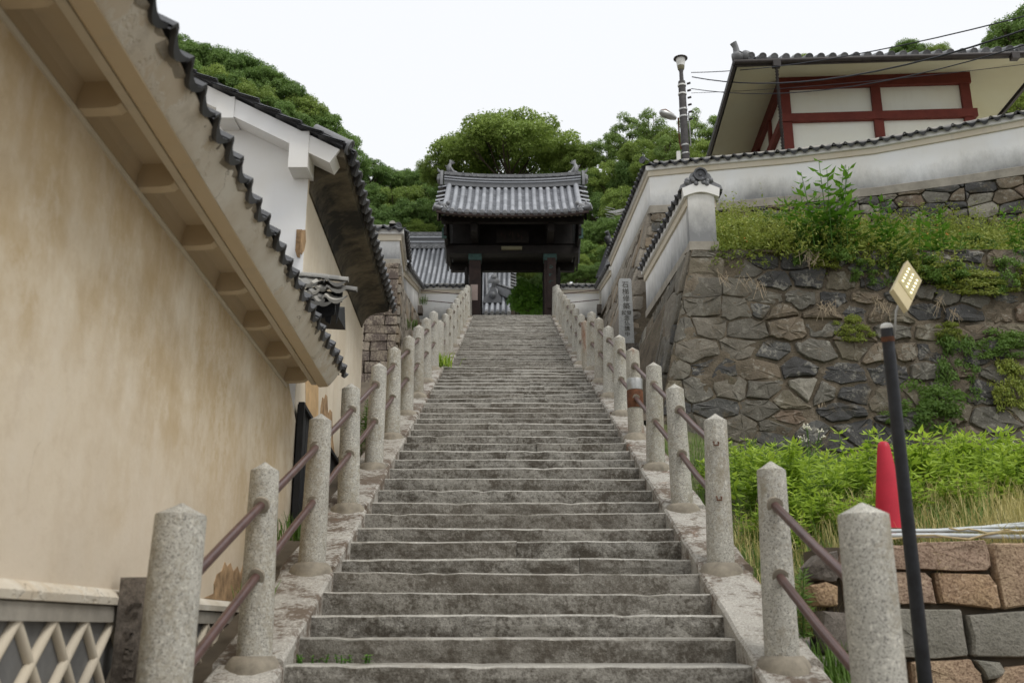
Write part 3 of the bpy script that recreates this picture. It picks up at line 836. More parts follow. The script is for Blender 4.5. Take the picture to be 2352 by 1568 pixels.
def stone(t, name, poly, O, u, v, n, mat, gap=0.03, h=0.06, back=0.12, rnd_k=0.16, bulge=0.35, rough=0.012, sub=0, sharp=38):
    """one stone: the cell outline, shrunk by the joint, corners knocked off, standing h out of the wall face"""
    cx, cy = sum(p[0] for p in poly) / len(poly), sum(p[1] for p in poly) / len(poly)
    ext = max(max(abs(p[0] - cx) for p in poly), max(abs(p[1] - cy) for p in poly), 0.02)
    q = []
    pr = poly_round(poly, rnd_k)
    for i, (x, y) in enumerate(pr):
        x2, y2 = pr[(i + 1) % len(pr)]; L = math.hypot(x2 - x, y2 - y)
        q.append((x, y))
        if sub and L > 0.10:
            for j in range(sub):
                f = (j + 1) / (sub + 1) + U(-0.1, 0.1); w = L * U(-0.05, 0.045)
                q.append((x + (x2 - x) * f + (y2 - y) / L * w, y + (y2 - y) * f - (x2 - x) / L * w))
    kx = max(0.5, 1 - gap / ext); 
    ey = max(abs(p[1] - cy) for p in poly); ex = max(abs(p[0] - cx) for p in poly)
    sx, sy = max(0.5, 1 - gap / max(ex, 0.03)), max(0.5, 1 - gap / max(ey, 0.03))
    q = [(cx + (x - cx) * sx + U(-rough, rough), cy + (y - cy) * sy + U(-rough, rough)) for x, y in q]
    m = MB(); N = len(q)
    tx, ty = U(-0.06, 0.06), U(-0.06, 0.06)
    def lev(s_, d, j=0.7):
        return [O + u * (cx + (x - cx) * s_) + v * (cy + (y - cy) * s_) + n * (d + (x - cx) * tx + (y - cy) * ty + U(-rough, rough) * j) for x, y in q]
    rings = [lev(1.0, -back), lev(1.0, h * 0.55), lev(0.97 - min(0.08, 0.008 / ext), h * 0.95), lev(0.62, h * (1 + bulge * 0.3), 1.0)]
    vs = [p for r_ in rings for p in r_] + [O + u * (cx + U(-0.15, 0.15) * ext) + v * (cy + U(-0.15, 0.15) * ext) + n * (h * (1 + bulge * U(0.1, 0.8)))]
    fs = []
    for a in range(3):
        for j in range(N):
            b = (j + 1) % N; fs.append((a * N + j, a * N + b, (a + 1) * N + b, (a + 1) * N + j))
    for j in range(N): fs.append((3 * N + j, 3 * N + (j + 1) % N, 4 * N))
    m.add(vs, fs)
    return m.build(name, mat, t, sharp)
def mortar_sheet(t, O, u, v, n, w, h, depth=0.02, amp=0.028, step=0.11, cut=0.0):
    """lumpy mortar between the stones of a wall face"""
    from mathutils import noise as mn
    m = MB(); rows = []
    for y in np.linspace(0, h, max(3, int(h / step))):
        x0 = cut * y; row = []
        for x in np.linspace(x0, w, max(3, int(w / step))):
            p = O + u * float(x) + v * float(y); d = mn.noise(p * 2.3) * 0.7 + mn.noise(p * 7.1) * 0.5
            row.append(p + n * (depth + amp * d))
        rows.append(row)
    m.grid(rows)
    return m.build('mortar', MAT['earth'], t, 60)
def courses(w, h, rh, sw, jit=0.012):
    """coursed blocks as polygons"""
    out = []; y = 0.0
    while y < h - 0.03:
        d = min(U(*rh), h - y); x = 0.0
        if h - y - d < 0.08: d = h - y
        x = 0.0
        while x < w - 0.02:
            s_ = min(U(*sw), w - x)
            if w - x - s_ < 0.1: s_ = w - x
            j = lambda: U(-jit, jit)
            out.append([(x + j(), y + j()), (x + s_ + j(), y + j()), (x + s_ + j(), y + d + j()), (x + j(), y + d + j())]); x += s_
        y += d
    return out

# ================================================================ NEAR PLASTER STOREHOUSE (left)
def WX(Y): return -1.93 - 0.0245 * Y
Y0N, Y1N = 1.2, 9.24
def z0N(Y): return lerp(2.34, 2.235, (Y - 3.41) / 5.83)
near = thing('plaster_storehouse', 'near storehouse with ochre plaster wall and flaking plastered eaves', 'storehouse', (WX(5), 5, -1.7))
pathN = [(WX(Y), Y, 0.18, z0N(Y)) for Y in np.linspace(Y0N, Y1N, 9)]
pathW = pathN + [(WX(9.84), 9.84, 0.18, z0N(9.84) - 0.35)]
m = sweep(pathW, lambda zb, zt: [(0, zb), (0, lerp(zb, zt, 0.5)), (0, zt + 0.11), (-0.25, zt + 0.11), (-0.25, zb)]); m.build('wall', MAT['beige'], near)
sweep(pathN, lambda zb, zt: [(-0.01, zb - 0.075), (0.045, zb - 0.07), (0.05, zb - 0.035), (0.03, zb - 0.012), (0.0, zb + 0.008), (-0.1, zb)]).build('ledge', MAT['white_flake'], near)
sweep(pathN, lambda zb, zt: [(0.028, zb - 0.155), (0.028, zb - 0.078), (-0.1, zb - 0.078), (-0.1, zb - 0.155)]).build('band', MAT['plinth'], near)
sweep(pathN, lambda zb, zt: [(-0.012, -1.9), (-0.012, zb - 0.1), (-0.2, zb - 0.1), (-0.2, -1.9)]).build('tile_facing', MAT['namako'], near)
# end wall and body
m = MB(); m.hexa([(-7.5, Y0N, -1.9), (WX(Y0N) - 0.2, Y0N, -1.9), (WX(Y1N) - 0.2, Y1N - 0.02, -1.9), (-7.5, Y1N - 0.02, -1.9)],
                 [(-7.5, Y0N, 4.4), (WX(Y0N) - 0.2, Y0N, 2.45), (WX(Y1N) - 0.2, Y1N - 0.02, 2.35), (-7.5, Y1N - 0.02, 4.4)]); m.build('body', MAT['beige'], near)
# raised plaster lattice over the dark facing: bars at 45 degrees, crossing every 0.36 m
zlo, zhi, dd = -1.2, 0.03, 0.36
k = -6
for sgn in (1, -1):
    for k in range(-6, 34):
        c0 = Y0N + k * dd + 0.16                            # Y where the bar meets zhi
        ya, yb = (c0 - (zhi - zlo), c0) if sgn > 0 else (c0 + (zhi - zlo), c0)
        za, zb_ = zlo, zhi
        pts = []
        for s_ in np.linspace(0, 1, 25):
            y, z = lerp(ya, yb, s_), lerp(za, zb_, s_)
            if Y0N + 0.3 < y < Y1N - 0.05: pts.append((y, z))
        if len(pts) < 4: continue
        m = MB(); (y1, z1), (y2, z2) = pts[0], pts[-1]
        m.tube([(WX(y1) - 0.006 + (0.004 if sgn > 0 else 0), y1, z1), (WX(y2) - 0.006 + (0.004 if sgn > 0 else 0), y2, z2)], 0.027, 8)
        m.build('lattice_bar', MAT['lattice'], near, 60)
# layered plastered eaves
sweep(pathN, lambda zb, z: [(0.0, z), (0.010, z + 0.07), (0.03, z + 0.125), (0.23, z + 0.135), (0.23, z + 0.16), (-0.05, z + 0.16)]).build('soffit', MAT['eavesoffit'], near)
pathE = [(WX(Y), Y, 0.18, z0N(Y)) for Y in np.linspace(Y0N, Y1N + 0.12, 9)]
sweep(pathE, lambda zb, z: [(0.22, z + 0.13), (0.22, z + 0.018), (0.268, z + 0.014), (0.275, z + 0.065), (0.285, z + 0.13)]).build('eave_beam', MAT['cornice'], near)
sweep(pathE, lambda zb, z: [(0.282, z + 0.135), (0.284, z + 0.004), (0.30, z - 0.008), (0.385, z + 0.0), (0.392, z + 0.03), (0.36, z + 0.135)]).build('cornice', MAT['eavesoffit'], near)
m = sweep(resample(pathE, 0.2), lambda zb, z: [(0.365, z + 0.13), (0.388, z + 0.005 + U(-0.004, 0.004)), (0.405 + U(-0.006, 0.006), z + 0.02 + U(-0.006, 0.006)), (0.452 + U(-0.008, 0.008), z + 0.085 + U(-0.01, 0.01)), (0.50, z + 0.165 + U(-0.012, 0.012)), (0.40, z + 0.21)])
m.build('fascia', MAT['white_flake'], near, 40)
for k in range(11):
    Y = 9.17 - 0.83 * k
    if Y < Y0N: break
    m = MB(); z = z0N(Y); x = WX(Y)
    prof = [(0.0, z - 0.012), (0.13, z - 0.008), (0.19, z + 0.0), (0.212, z + 0.018), (0.219, z + 0.05), (0.219, z + 0.134), (0.0, z + 0.134)]
    m.extrude([(x + o, Y - 0.04, zz) for o, zz in prof], (0, 0.08, 0)); m.build('eave_bracket', MAT['eavesoffit'], near)
sweep(pathN, lambda zb, z: [(-0.02, z - 0.045), (0.014, z - 0.04), (0.020, z - 0.02), (0.012, z - 0.004), (-0.02, z)]).build('bead', MAT['cornice'], near)
m = sweep(resample(pathE, 0.06), lambda zb, z: [(0.43, z + 0.20), (0.47 + U(-0.015, 0.01), z + 0.125 + U(-0.02, 0.02)), (0.505 + U(-0.01, 0.008), z + 0.165 + U(-0.02, 0.01)), (0.46, z + 0.22)]); m.build('tile_bedding', MAT['mortar'], near)
EAVE_TILE = pan_tile('roof_tile', 0.262, 0.36, MAT['tile_dark'], 0.030, 0.030, 0.036, 0.012)
ang = R(27)
for row in range(3):
    for k in range(33):
        Y = Y1N + 0.22 - 0.252 * k
        if Y < Y0N: break
        x, y = V(0, -1, 0), V(math.cos(ang + R(U(-2, 2))), 0, -math.sin(ang))
        x = V(0.0245, -1, 0).normalized(); y = (y - x * y.dot(x)).normalized(); z = x.cross(y)
        c = V(WX(Y) + 0.535 - 0.25 * row + U(-0.008, 0.008), Y, z0N(Y) + 0.175 + 0.125 * row + U(-0.01, 0.01)) - y * 0.36
        obj('roof_tile', EAVE_TILE, near, frame(c, x, y, z))
m = MB()
m.add([(WX(Y0N) + 0.46, Y0N, z0N(Y0N) + 0.19), (WX(Y1N) + 0.46, Y1N + 0.25, z0N(Y1N) + 0.19), (-4.8, Y1N + 0.25, 3.95), (-4.8, Y0N, 4.05),
       (WX(Y0N) + 0.46, Y0N, z0N(Y0N) + 0.14), (WX(Y1N) + 0.46, Y1N + 0.25, z0N(Y1N) + 0.14), (-4.8, Y1N + 0.25, 3.85), (-4.8, Y0N, 3.95)],
      [(0, 1, 2, 3), (4, 7, 6, 5), (0, 4, 5, 1), (1, 5, 6, 2), (2, 6, 7, 3), (3, 7, 4, 0)])
m.build('roof_deck', MAT['tile_dark'], near)

def on_wall(px, py, x0, s_, y0, o=0.0):
    """where the sight line meets the wall plane x = x0 + s*(Y - y0), o outward"""
    cx, cy = (px - 1176) / F, (784 - py) / F; ky = CP - SP * cy
    A = (x0 + o - s_ * y0) / (cx - s_ * ky)
    return V(cx * A, ky * A, (SP + CP * cy) * A)
def patch(t, name, mat, pts, x0, s_, y0, o=0.004, th=0.006, label=None):
    m = MB(); m.extrude([on_wall(px, py, x0, s_, y0, o) for px, py in pts], (-th, 0, 0))
    ob = m.build(name, mat, t)
    if label: ob['label'] = label
    return ob
patch(near, 'bare_clay_patch', MAT['clay'], [(470, 1372), (492, 1362), (492, 1340), (499, 1318), (510, 1310), (517, 1290), (522, 1300), (530, 1292), (536, 1312), (546, 1300), (552, 1318), (562, 1288), (566, 1310), (572, 1325), (572, 1384), (540, 1381), (500, 1377)], -1.93, -0.0245, 0)

# ================================================================ TALL GABLED STOREHOUSE (left, behind)
X2, S2, Y2 = -2.2, -0.0245, 9.87
def W2(Y): return X2 + S2 * (Y - Y2)
Y2E = 14.9
tall = thing('gabled_storehouse', 'tall storehouse with white gable, sooty curved eaves and ochre side wall', 'storehouse', (-2.4, 12, -1.0))
path2 = [(W2(Y), Y, 0.4, 4.66) for Y in np.linspace(Y2 + 0.012, Y2E, 7)]
m = sweep(path2, lambda zb, zt: [(0, zb - 2.4), (0, zb + 0.4), (0, zt + 0.15), (-0.3, zt + 0.15), (-0.3, zb - 2.4)])
m.build('side_wall', MAT['beige_pale'], tall)
def verge(X): return 4.90 + 0.52 * (-1.78 - X)
m = MB(); m.extrude([(X2 - 0.006, Y2 + 0.004, -2.0), (-6.8, Y2 + 0.004, -2.0), (-6.8, Y2 + 0.004, verge(-6.0) - 0.1), (-6.0, Y2 + 0.004, verge(-6.0) - 0.1), (X2 - 0.006, Y2 + 0.004, verge(X2) - 0.1)], (0, 0.22, 0))
m.build('gable_wall', MAT['white_clean'], tall)
m = MB(); m.extrude([(-1.93, 9.60, verge(-1.93) - 0.26), (-1.83, 9.60, verge(-1.83) - 0.055), (-6.2, 9.60, verge(-6.2) - 0.055), (-6.2, 9.60, verge(-6.2) - 0.28)], (0, 0.30, 0))
m.build('barge_band', MAT['white_clean'], tall)
for X, w, zb_, hh in ((-3.08, 0.19, 5.24, 0.25), (-2.262, 0.205, 4.66, 0.42), (-4.2, 0.2, 5.8, 0.25)):
    m = MB(); m.box((X, 9.76, zb_ + hh / 2), (w, 0.345, hh)); m.build('purlin_end', MAT['white_clean'], tall)
VT = pan_tile('verge_tile', 0.30, 0.30, MAT['tile_dark'], 0.02, 0.012, 0.02)
sl = math.atan(0.52)
for k in range(17):
    X = -1.84 - 0.235 * k
    x, y = V(0, 1, 0), V(math.cos(sl - 0.17), 0, -math.sin(sl - 0.17)); x = -x if x.cross(y).z < 0 else x
    m_ = frame(V(X - 0.22, 9.66, verge(X) + 0.075 + U(-0.012, 0.012)), x, y, x.cross(y))
    obj('verge_tile', VT, tall, m_)
# sooty cove under the eave
def cove(zb, z):
    e = [(0.0, z - 0.20)]
    for j in range(7):
        a = j / 6 * math.pi / 2
        e.append((0.02 + 0.30 * (1 - math.cos(a)), z - 0.20 + 0.24 * math.sin(a)))
    return e + [(0.395, z + 0.055), (0.41, z + 0.16), (-0.1, z + 0.18), (-0.1, z - 0.2)]
pathC = [(W2(Y), Y, 0.4, 4.72 - 0.02 * (Y - Y2)) for Y in np.linspace(Y2 + 0.06, Y2E - 0.25, 9)]
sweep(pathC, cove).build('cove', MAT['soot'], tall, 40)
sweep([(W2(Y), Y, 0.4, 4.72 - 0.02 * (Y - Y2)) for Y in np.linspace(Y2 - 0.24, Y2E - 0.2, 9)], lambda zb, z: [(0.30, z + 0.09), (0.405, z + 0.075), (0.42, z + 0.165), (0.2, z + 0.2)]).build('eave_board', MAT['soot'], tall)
RND_TILE = half_tube('round_tile', 0.082, 0.42, MAT['tile_mid'], True)
ez = lambda Y: 4.90 - 0.02 * (Y - Y2)
Y = 9.66
while Y < Y2E - 0.1:
    x = V(0.0245, -1, 0).normalized(); y = V(math.cos(sl), 0, -math.sin(sl)); y = (y - x * y.dot(x)).normalized()
    obj('round_tile', RND_TILE, tall, frame(V(W2(Y) + 0.445, Y, ez(Y) + 0.02) - y * 0.42, x, y, x.cross(y)))
    obj('flat_tile', CAP_TILE, tall, frame(V(W2(Y) + 0.43, Y + 0.125, ez(Y) + 0.005) - y * 0.24, x, y, x.cross(y)))
    Y += 0.247
m = MB(); a_, b_ = Y2 - 0.30, Y2E - 0.05
top = lambda X, Y: ez(Y) + 0.02 + 0.52 * (W2(Y) + 0.42 - X)
m.hexa([(W2(a_) + 0.40, a_, top(W2(a_) + 0.40, a_) - 0.05), (W2(b_) + 0.40, b_, top(W2(b_) + 0.4, b_) - 0.05), (-6, b_, top(-6, b_) - 0.05), (-6, a_, top(-6, a_) - 0.05)],
       [(W2(a_) + 0.40, a_, top(W2(a_) + 0.40, a_)), (W2(b_) + 0.40, b_, top(W2(b_) + 0.4, b_)), (-6, b_, top(-6, b_)), (-6, a_, top(-6, a_))])
m.build('roof_deck', MAT['tile_dark'], tall)
m = MB(); m.box((-5.1, Y2E - 0.12, 1.6), (5.5, 0.2, 6.4)); m.build('rear_gable', MAT['beige'], tall)
# damage on the corner: exposed plank, torn plaster, flaked corner
patch(tall, 'exposed_plank', MAT['plank'], [(702, 858), (732, 858), (731, 985), (708, 985), (703, 960)], X2, S2, Y2)
patch(tall, 'torn_clay_patch', MAT['clay'], [(735, 985), (737, 935), (741, 912), (745, 916), (748, 905), (752, 910), (754, 950), (758, 940), (763, 946), (765, 1010), (769, 1040), (773, 1062), (760, 1050), (740, 1015)], X2, S2, Y2)
patch(tall, 'corner_loss', MAT['clay'], [(693, 528), (702, 528), (703, 555), (699, 575), (693, 585), (690, 580)], X2 + 0.0, S2, Y2, 0.003)
m = MB()
for a, b in (((690, 535), (686, 600)), ((693, 600), (690, 632))):
    pass
m.extrude([atY(px, py, Y2 - 0.004) for px, py in [(681, 527), (694, 527), (692, 560), (688, 592), (682, 590), (678, 575)]], (0, 0.004, 0)); m.build('corner_loss', MAT['clay'], tall)
# black wainscot boards with a frame, leaning against the foot of the wall
ws = thing('black_board_panel', 'black board panel standing against the torn corner of the ochre wall', 'board panel', on_wall(690, 1160, X2, S2, Y2, 0.1))
def wp(px, py, o=0.06): return on_wall(px, py, X2, S2, Y2, o)
tl, tr = wp(690, 927), wp(775, 1066)
for k in range(7):
    a, b = tl.lerp(tr, k / 7 + 0.004), tl.lerp(tr, (k + 1) / 7 - 0.004)
    m = MB(); m.hexa([V(a.x, a.y, -0.4), V(a.x, b.y, -0.4) + V(b.x - a.x, 0, 0), V(b.x - 0.03, b.y, -0.4), V(a.x - 0.03, a.y, -0.4)], [a, b, b - V(0.03, 0, 0), a - V(0.03, 0, 0)])
    m.build('board', MAT['wood_black'], ws)
m = MB(); m.beam(V(tl.x + 0.02, tl.y - 0.02, -0.4), tl + V(0.02, -0.02, 0.01), 0.06, 0.05, (0, 1, 0)); m.build('frame', MAT['wood_black'], ws)
m = MB(); m.beam(tl + V(0.02, 0, 0.0), tr + V(0.02, 0, 0.0), 0.035, 0.04); m.build('frame', MAT['wood_black'], ws)

# broken little tiled hood between the two storehouses
hb = at(725, 690, 9.75)
hood = thing('broken_tile_hood', 'small collapsing tiled hood sticking out at the white gable corner', 'tiled hood', (hb.x - 0.2, hb.y, hb.z - 0.25))
HT = pan_tile('hood_tile', 0.2, 0.3, MAT['cap_ridge'], 0.02, 0.02, 0.03)
for r_ in range(3):
    for k in range(5):
        c = at(686 + 20 * k + r_ * 4, 648 + r_ * 17 + U(-3, 3), 9.62 - 0.10 * r_)
        a = R(24 + U(-9, 9)); y = V(U(-0.25, 0.25), -math.cos(a), -math.sin(a)).normalized(); x = V(1, U(-0.1, 0.1), U(-0.2, 0.08)); x = (x - y * x.dot(y)).normalized(); x = -x if x.cross(y).z < 0 else x
        obj('hood_tile', HT, hood, frame(c, x, y, x.cross(y)))
HR = half_tube('hood_ridge_tile', 0.045, 0.26, MAT['cap_ridge'], False)
for k, (px, py) in enumerate([(668, 634), (692, 634), (716, 637), (738, 640), (758, 660), (668, 642), (700, 645)]):
    y = V(1, 0.05, -0.12 + U(-0.1, 0.05)).normalized(); z = V(0.1, -0.1, 1); x = y.cross(z).normalized(); z = x.cross(y)
    obj('hood_ridge_tile', HR, hood, frame(at(px, py, 9.6), x, y, z))
for pts, th in (([(700, 688), (786, 668), (784, 690), (706, 712)], 0.05), ([(718, 700), (770, 690), (768, 722), (716, 735)], 0.03), ([(742, 712), (764, 706), (758, 744), (748, 738)], 0.02), ([(770, 676), (784, 672), (778, 712), (772, 742)], 0.03)):
    m = MB(); m.extrude([at(px, py, 9.45 + U(0, 0.05)) for px, py in pts], (0, th, 0)); m.build('hood_board', MAT['wood_black'], hood)
m = MB(); m.hexa([V(-2.22, 9.2, 2.98), V(-1.72, 9.2, 2.95), V(-1.72, 9.86, 2.95), V(-2.22, 9.86, 2.98)], [V(-2.22, 9.25, 3.05), V(-1.74, 9.25, 3.0), V(-1.74, 9.86, 3.2), V(-2.22, 9.86, 3.24)])
m.build('hood_core', MAT['wood_black'], hood)

# ================================================================ LEFT TERRACE: ashlar retaining wall under a white wall
TL = [(-4.6, 0), (-2.50, 0)]
c0 = at(916, 606, 22.0); yF = c0.y
ret = thing('ashlar_retaining_wall', 'coursed granite retaining wall at the corner beyond the ochre storehouse', 'retaining wall', (c0.x, yF, 5.0))
C0p = (c0.x, yF); C1p = (-2.63, at(930, 600, 24.2).y); C2p = (-3.52, 35.9)
zb0, zb1, zb2 = c0.z, c0.z + 0.08, 11.15
m = MB()
core = [(-4.6, yF + 0.05), (C0p[0] - 0.05, yF + 0.05), (C1p[0] - 0.05, C1p[1]), (C2p[0] - 0.05, C2p[1] + 0.5), (-4.6, C2p[1] + 0.5)]
zz = [zb0, zb0, zb1, zb2, zb2]
m.add([(x, y, 3.0) for x, y in core] + [(x, y, z - 0.02) for (x, y), z in zip(core, zz)],
      [(0, 1, 6, 5), (1, 2, 7, 6), (2, 3, 8, 7), (3, 4, 9, 8), (4, 0, 5, 9), (5, 6, 7, 8, 9), (4, 3, 2, 1, 0)])
m.build('core', MAT['earth'], ret)
Wf = C0p[0] + 4.2
rowz = 0.0; O = V(-4.2, yF, 4.6); Hf = zb0 - 4.6
for poly in courses(Wf, Hf, (0.14, 0.27), (0.22, 0.5), 0.012):
    stone(ret, 'block', poly, O, V(1, 0, 0), V(0, 0, 1), V(0, -1, 0), MAT['ashlar'], 0.004, 0.05, 0.08, 0.05, 0.15, 0.006)
# side towards the stairs: courses cut off by the sloping ground and by the white wall above
L1 = math.hypot(C1p[0] - C0p[0], C1p[1] - C0p[1]); d1 = V(C1p[0] - C0p[0], C1p[1] - C0p[1], 0) / L1; n1 = V(d1.y, -d1.x, 0)
for poly in courses(L1, Hf, (0.16, 0.3), (0.4, 0.8), 0.02):
    stone(ret, 'block', poly, V(C0p[0], C0p[1], 4.6), d1, V(0, 0, 1), n1, MAT['slab'], 0.010, 0.05, 0.08, 0.06, 0.15, 0.008)
L2 = math.hypot(C2p[0] - C1p[0], C2p[1] - C1p[1]); d2 = V(C2p[0] - C1p[0], C2p[1] - C1p[1], 0) / L2; n2 = V(d2.y, -d2.x, 0)
for poly in voronoi(rubble_seeds(L2, 6.5, 0.75), [(0, 0), (L2, 0), (L2, 6.5), (0, 6.5)], 1.4):
    sl_ = (zb2 - zb1) / L2
    poly = clip(poly, -sl_, 1, zb1 - 4.9 - 0.02); poly = clip(poly, 0.40, -1, -(4.9 + 0.0) + 4.9 + 0.55) if len(poly) > 2 else poly
    if len(poly) < 3: continue
    stone(ret, 'rough_stone', poly, V(C1p[0], C1p[1], 4.9), d2, V(0, 0, 1), n2, MAT['slab'], 0.02, 0.05, 0.1, 0.12)

wl = thing('white_wall', 'white plaster wall with tiled cap above the granite corner, left of the gate', 'plaster wall', (c0.x, yF, zb0))
zt0 = at(920, 520, 22.0).z
roofed_wall(wl, [(-4.6, yF + 0.02, zb0, zt0), (C0p[0], yF + 0.02, zb0, zt0), (C1p[0], C1p[1], zb1, zt0 + 0.03)], 0.34, 0.12)
obj('ridge_end_tile', CAP_END, wl, frame(V(C0p[0] - 0.17, yF + 0.2, zt0 + 0.135), V(0.66, 0.75, 0), V(0.75, -0.66, 0), V(0, 0, 1)))
wl2 = thing('white_wall', 'white wall climbing beside the stairs towards the gate, on the granite side', 'plaster wall', (C1p[0], C1p[1], zb1))
roofed_wall(wl2, [(C1p[0] - 0.02, C1p[1] + 0.01, zb1, 8.42), (C2p[0], C2p[1], zb2, 12.42)], 0.34, 0.10)

# walls that flank the gate
gl = thing('white_wall', 'low white wall with tiled cap just left of the gate', 'plaster wall', (-2.6, 35.9, 11.0))
roofed_wall(gl, [(-3.62, 36.0, 11.0, 12.47), (-1.72, 36.0, 11.0, 12.47)], 0.3, 0.0, jag=0.012)
gr_ = thing('white_wall', 'low white wall with tiled cap just right of the gate', 'plaster wall', (2.6, 35.9, 11.0))
roofed_wall(gr_, [(1.80, 36.0, 11.0, 12.47), (3.42, 36.0, 11.0, 12.47)], 0.3, 0.0, jag=0.012)
m = MB(); m.box((0.0, 42.0, 10.83), (14, 13.4, 0.30)); o = m.build('platform', MAT['gravel']); o['kind'] = 'structure'; o['label'] = 'packed earth platform around the gate'

# ================================================================ THE GATE
GX, GY = 0.02, 35.9
gate = thing('temple_gate', 'dark timber temple gate with silver tiled roof at the head of the stairs', 'gate', (GX, GY, 10.98))
YE, ZE, RISE = 33.25, 14.34, 2.20
def groof(u, v, back=False):
    """roof surface: u = -1..1 along the eave, v = 0 eave .. 1 ridge"""
    Y = lerp(YE, GY, v) if not back else lerp(2 * GY - YE, GY, v)
    z = ZE + RISE * (0.72 * v + 0.28 * v * v) + 0.16 * abs(u) ** 3 * (1 - 0.2 * v)
    return V(GX + u * 2.8, Y, z)
def gframe(u, v, back=False, lift=0.0):
    p = groof(u, v, back); q = groof(u, v - 0.02, back)
    y = (q - p).normalized(); x = V(-1 if not back else 1, 0, 0); x = (x - y * x.dot(y)).normalized()
    if x.cross(y).z < 0: x = -x
    z = x.cross(y)
    return frame(p + z * lift, x, y, z), y
G_ROUND = half_tube('round_tile', 0.088, 0.385, MAT['tile'], False)
G_END = half_tube('eave_round_tile', 0.090, 0.30, MAT['tile_mid'], True)
G_FLAT = pan_tile('flat_tile', 0.20, 0.245, MAT['tile_gap'], 0.012, 0.022, 0.0, 0.02)
us = [(-2.466 + 0.274 * k) / 2.8 for k in range(19)]
NV = 10
for u in us:
    for k in range(NV):
        v = (k + 1) / NV
        M_, y = gframe(u, v, False, 0.02)
        obj('round_tile', G_ROUND, gate, M_)
    M_, y = gframe(u, 0.085, False, 0.022); obj('eave_round_tile', G_END, gate, M_)
for u0, u1 in zip(us, us[1:]):
    for k in range(16):
        v = (k + 1.1) / 16.2
        M_, y = gframe((u0 + u1) / 2, v, False, 0.012)
        obj('flat_tile', G_FLAT, gate, M_ @ Matrix.Rotation(R(3.0), 4, 'X'))
for s_ in (-1, 1):                                           # short tiles across the verge
    for k in range(7):
        v = 0.08 + k * 0.145; p = groof(s_ * 0.90, v)
        y = V(s_, 0, -0.22).normalized(); x = V(0, -0.77 * 1, 0.6) if False else V(0, s_, 0); x = (x - y * x.dot(y)).normalized()
        if x.cross(y).z < 0: x = -x
        obj('verge_round_tile', G_ROUND, gate, frame(p + V(0, 0, 0.05), x, y, x.cross(y)))
# roof deck and the plain back slope
def slope_mesh(back, d0, d1, u=0.985):
    m = MB(); rows_t, rows_b = [], []
    for k in range(9):
        v = k / 8
        rows_t.append([groof(uu, v, back) + V(0, 0, d0) for uu in np.linspace(-u, u, 11)])
        rows_b.append([groof(uu, v, back) + V(0, 0, d1) for uu in np.linspace(-u, u, 11)])
    m.grid(rows_t); m.grid(rows_b)
    m.grid([rows_t[0], rows_b[0]])
    for e in (0, 10): m.grid([[r_[e] for r_ in rows_t], [r_[e] for r_ in rows_b]])
    return m
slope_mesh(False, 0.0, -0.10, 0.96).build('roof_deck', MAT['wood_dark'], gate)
slope_mesh(True, 0.03, -0.10, 0.985).build('rear_roof_slope', MAT['tile_gap'], gate)
m = MB()
for k in range(19):
    pts = [groof(us[k], v, True) + V(0, 0, 0.05) for v in np.linspace(-0.01, 1, 7)]; m.tube(pts, 0.085, 8)
o = m.build('rear_round_tiles', MAT['tile'], gate, 60); o['kind'] = 'stuff'
# ridge: layers of flat tiles, a wavy course, a crest with discs
def ridge_z(u): return ZE + RISE + 0.155 * abs(u) ** 2.2
def ridge_layer(name, z0, z1, w, mat, u=0.955, wave=0.0):
    m = MB(); rows = []
    for k in range(41):
        uu = -u + 2 * u * k / 40; zc = ridge_z(uu); x = GX + uu * 2.8
        wv = wave * (1 if k % 2 else -1)
        rows.append([(x, GY - w, zc + z0 + wv), (x, GY - w, zc + z1 + wv), (x, GY + w, zc + z1 + wv), (x, GY + w, zc + z0 + wv), (x, GY - w, zc + z0 + wv)])
    m.grid(rows); m.add(rows[0][:4], [(0, 1, 2, 3)]); m.add(rows[-1][:4], [(0, 1, 2, 3)])
    m.build(name, mat, gate, 30)
ridge_layer('ridge_course', -0.05, 0.13, 0.19, MAT['tile_mid'])
ridge_layer('ridge_course', 0.13, 0.18, 0.235, MAT['tile'])
ridge_layer('ridge_course', 0.18, 0.25, 0.16, MAT['tile_dark'], 0.955, 0.006)
ridge_layer('ridge_course', 0.25, 0.295, 0.215, MAT['tile'])
ridge_layer('ridge_course', 0.295, 0.37, 0.15, MAT['tile_dark'], 0.955, 0.008)
ridge_layer('ridge_course', 0.37, 0.50, 0.20, MAT['tile_mid'])
DISC = MB(); DISC.lathe([(0.058, 0), (0.058, 0.03), (0.044, 0.03), (0.04, 0.018), (0.004, 0.02)], 12, M=Matrix(((1, 0, 0), (0, 0, -1), (0, 1, 0)))); DISC = DISC.mesh('ridge_disc', MAT['tile_mid'], 40)
for k in range(18):
    u = -0.90 + 1.8 * k / 17
    obj('ridge_disc', DISC, gate, Matrix.Translation((GX + u * 2.8, GY - 0.195, ridge_z(u) + 0.43)))
m = MB(); m.tube([(GX + u * 2.8, GY, ridge_z(u) + 0.49) for u in np.linspace(-0.93, 0.93, 21)], 0.075, 10); m.build('ridge_crest', MAT['tile_mid'], gate, 60)
def blob(mb, c, r, s_=(1, 1, 1), n=8, wob=0.12):
    prof = []
    rows = []
    for i in range(7):
        a = math.pi * i / 6
        rows.append([V(c[0] + s_[0] * r * math.sin(a) * math.cos(t) * (1 + U(-wob, wob)), c[1] + s_[1] * r * math.sin(a) * math.sin(t) * (1 + U(-wob, wob)), c[2] + s_[2] * r * math.cos(a)) for t in [2 * math.pi * j / n for j in range(n)]])
    for r_ in rows: r_.append(r_[0])
    mb.grid(rows)
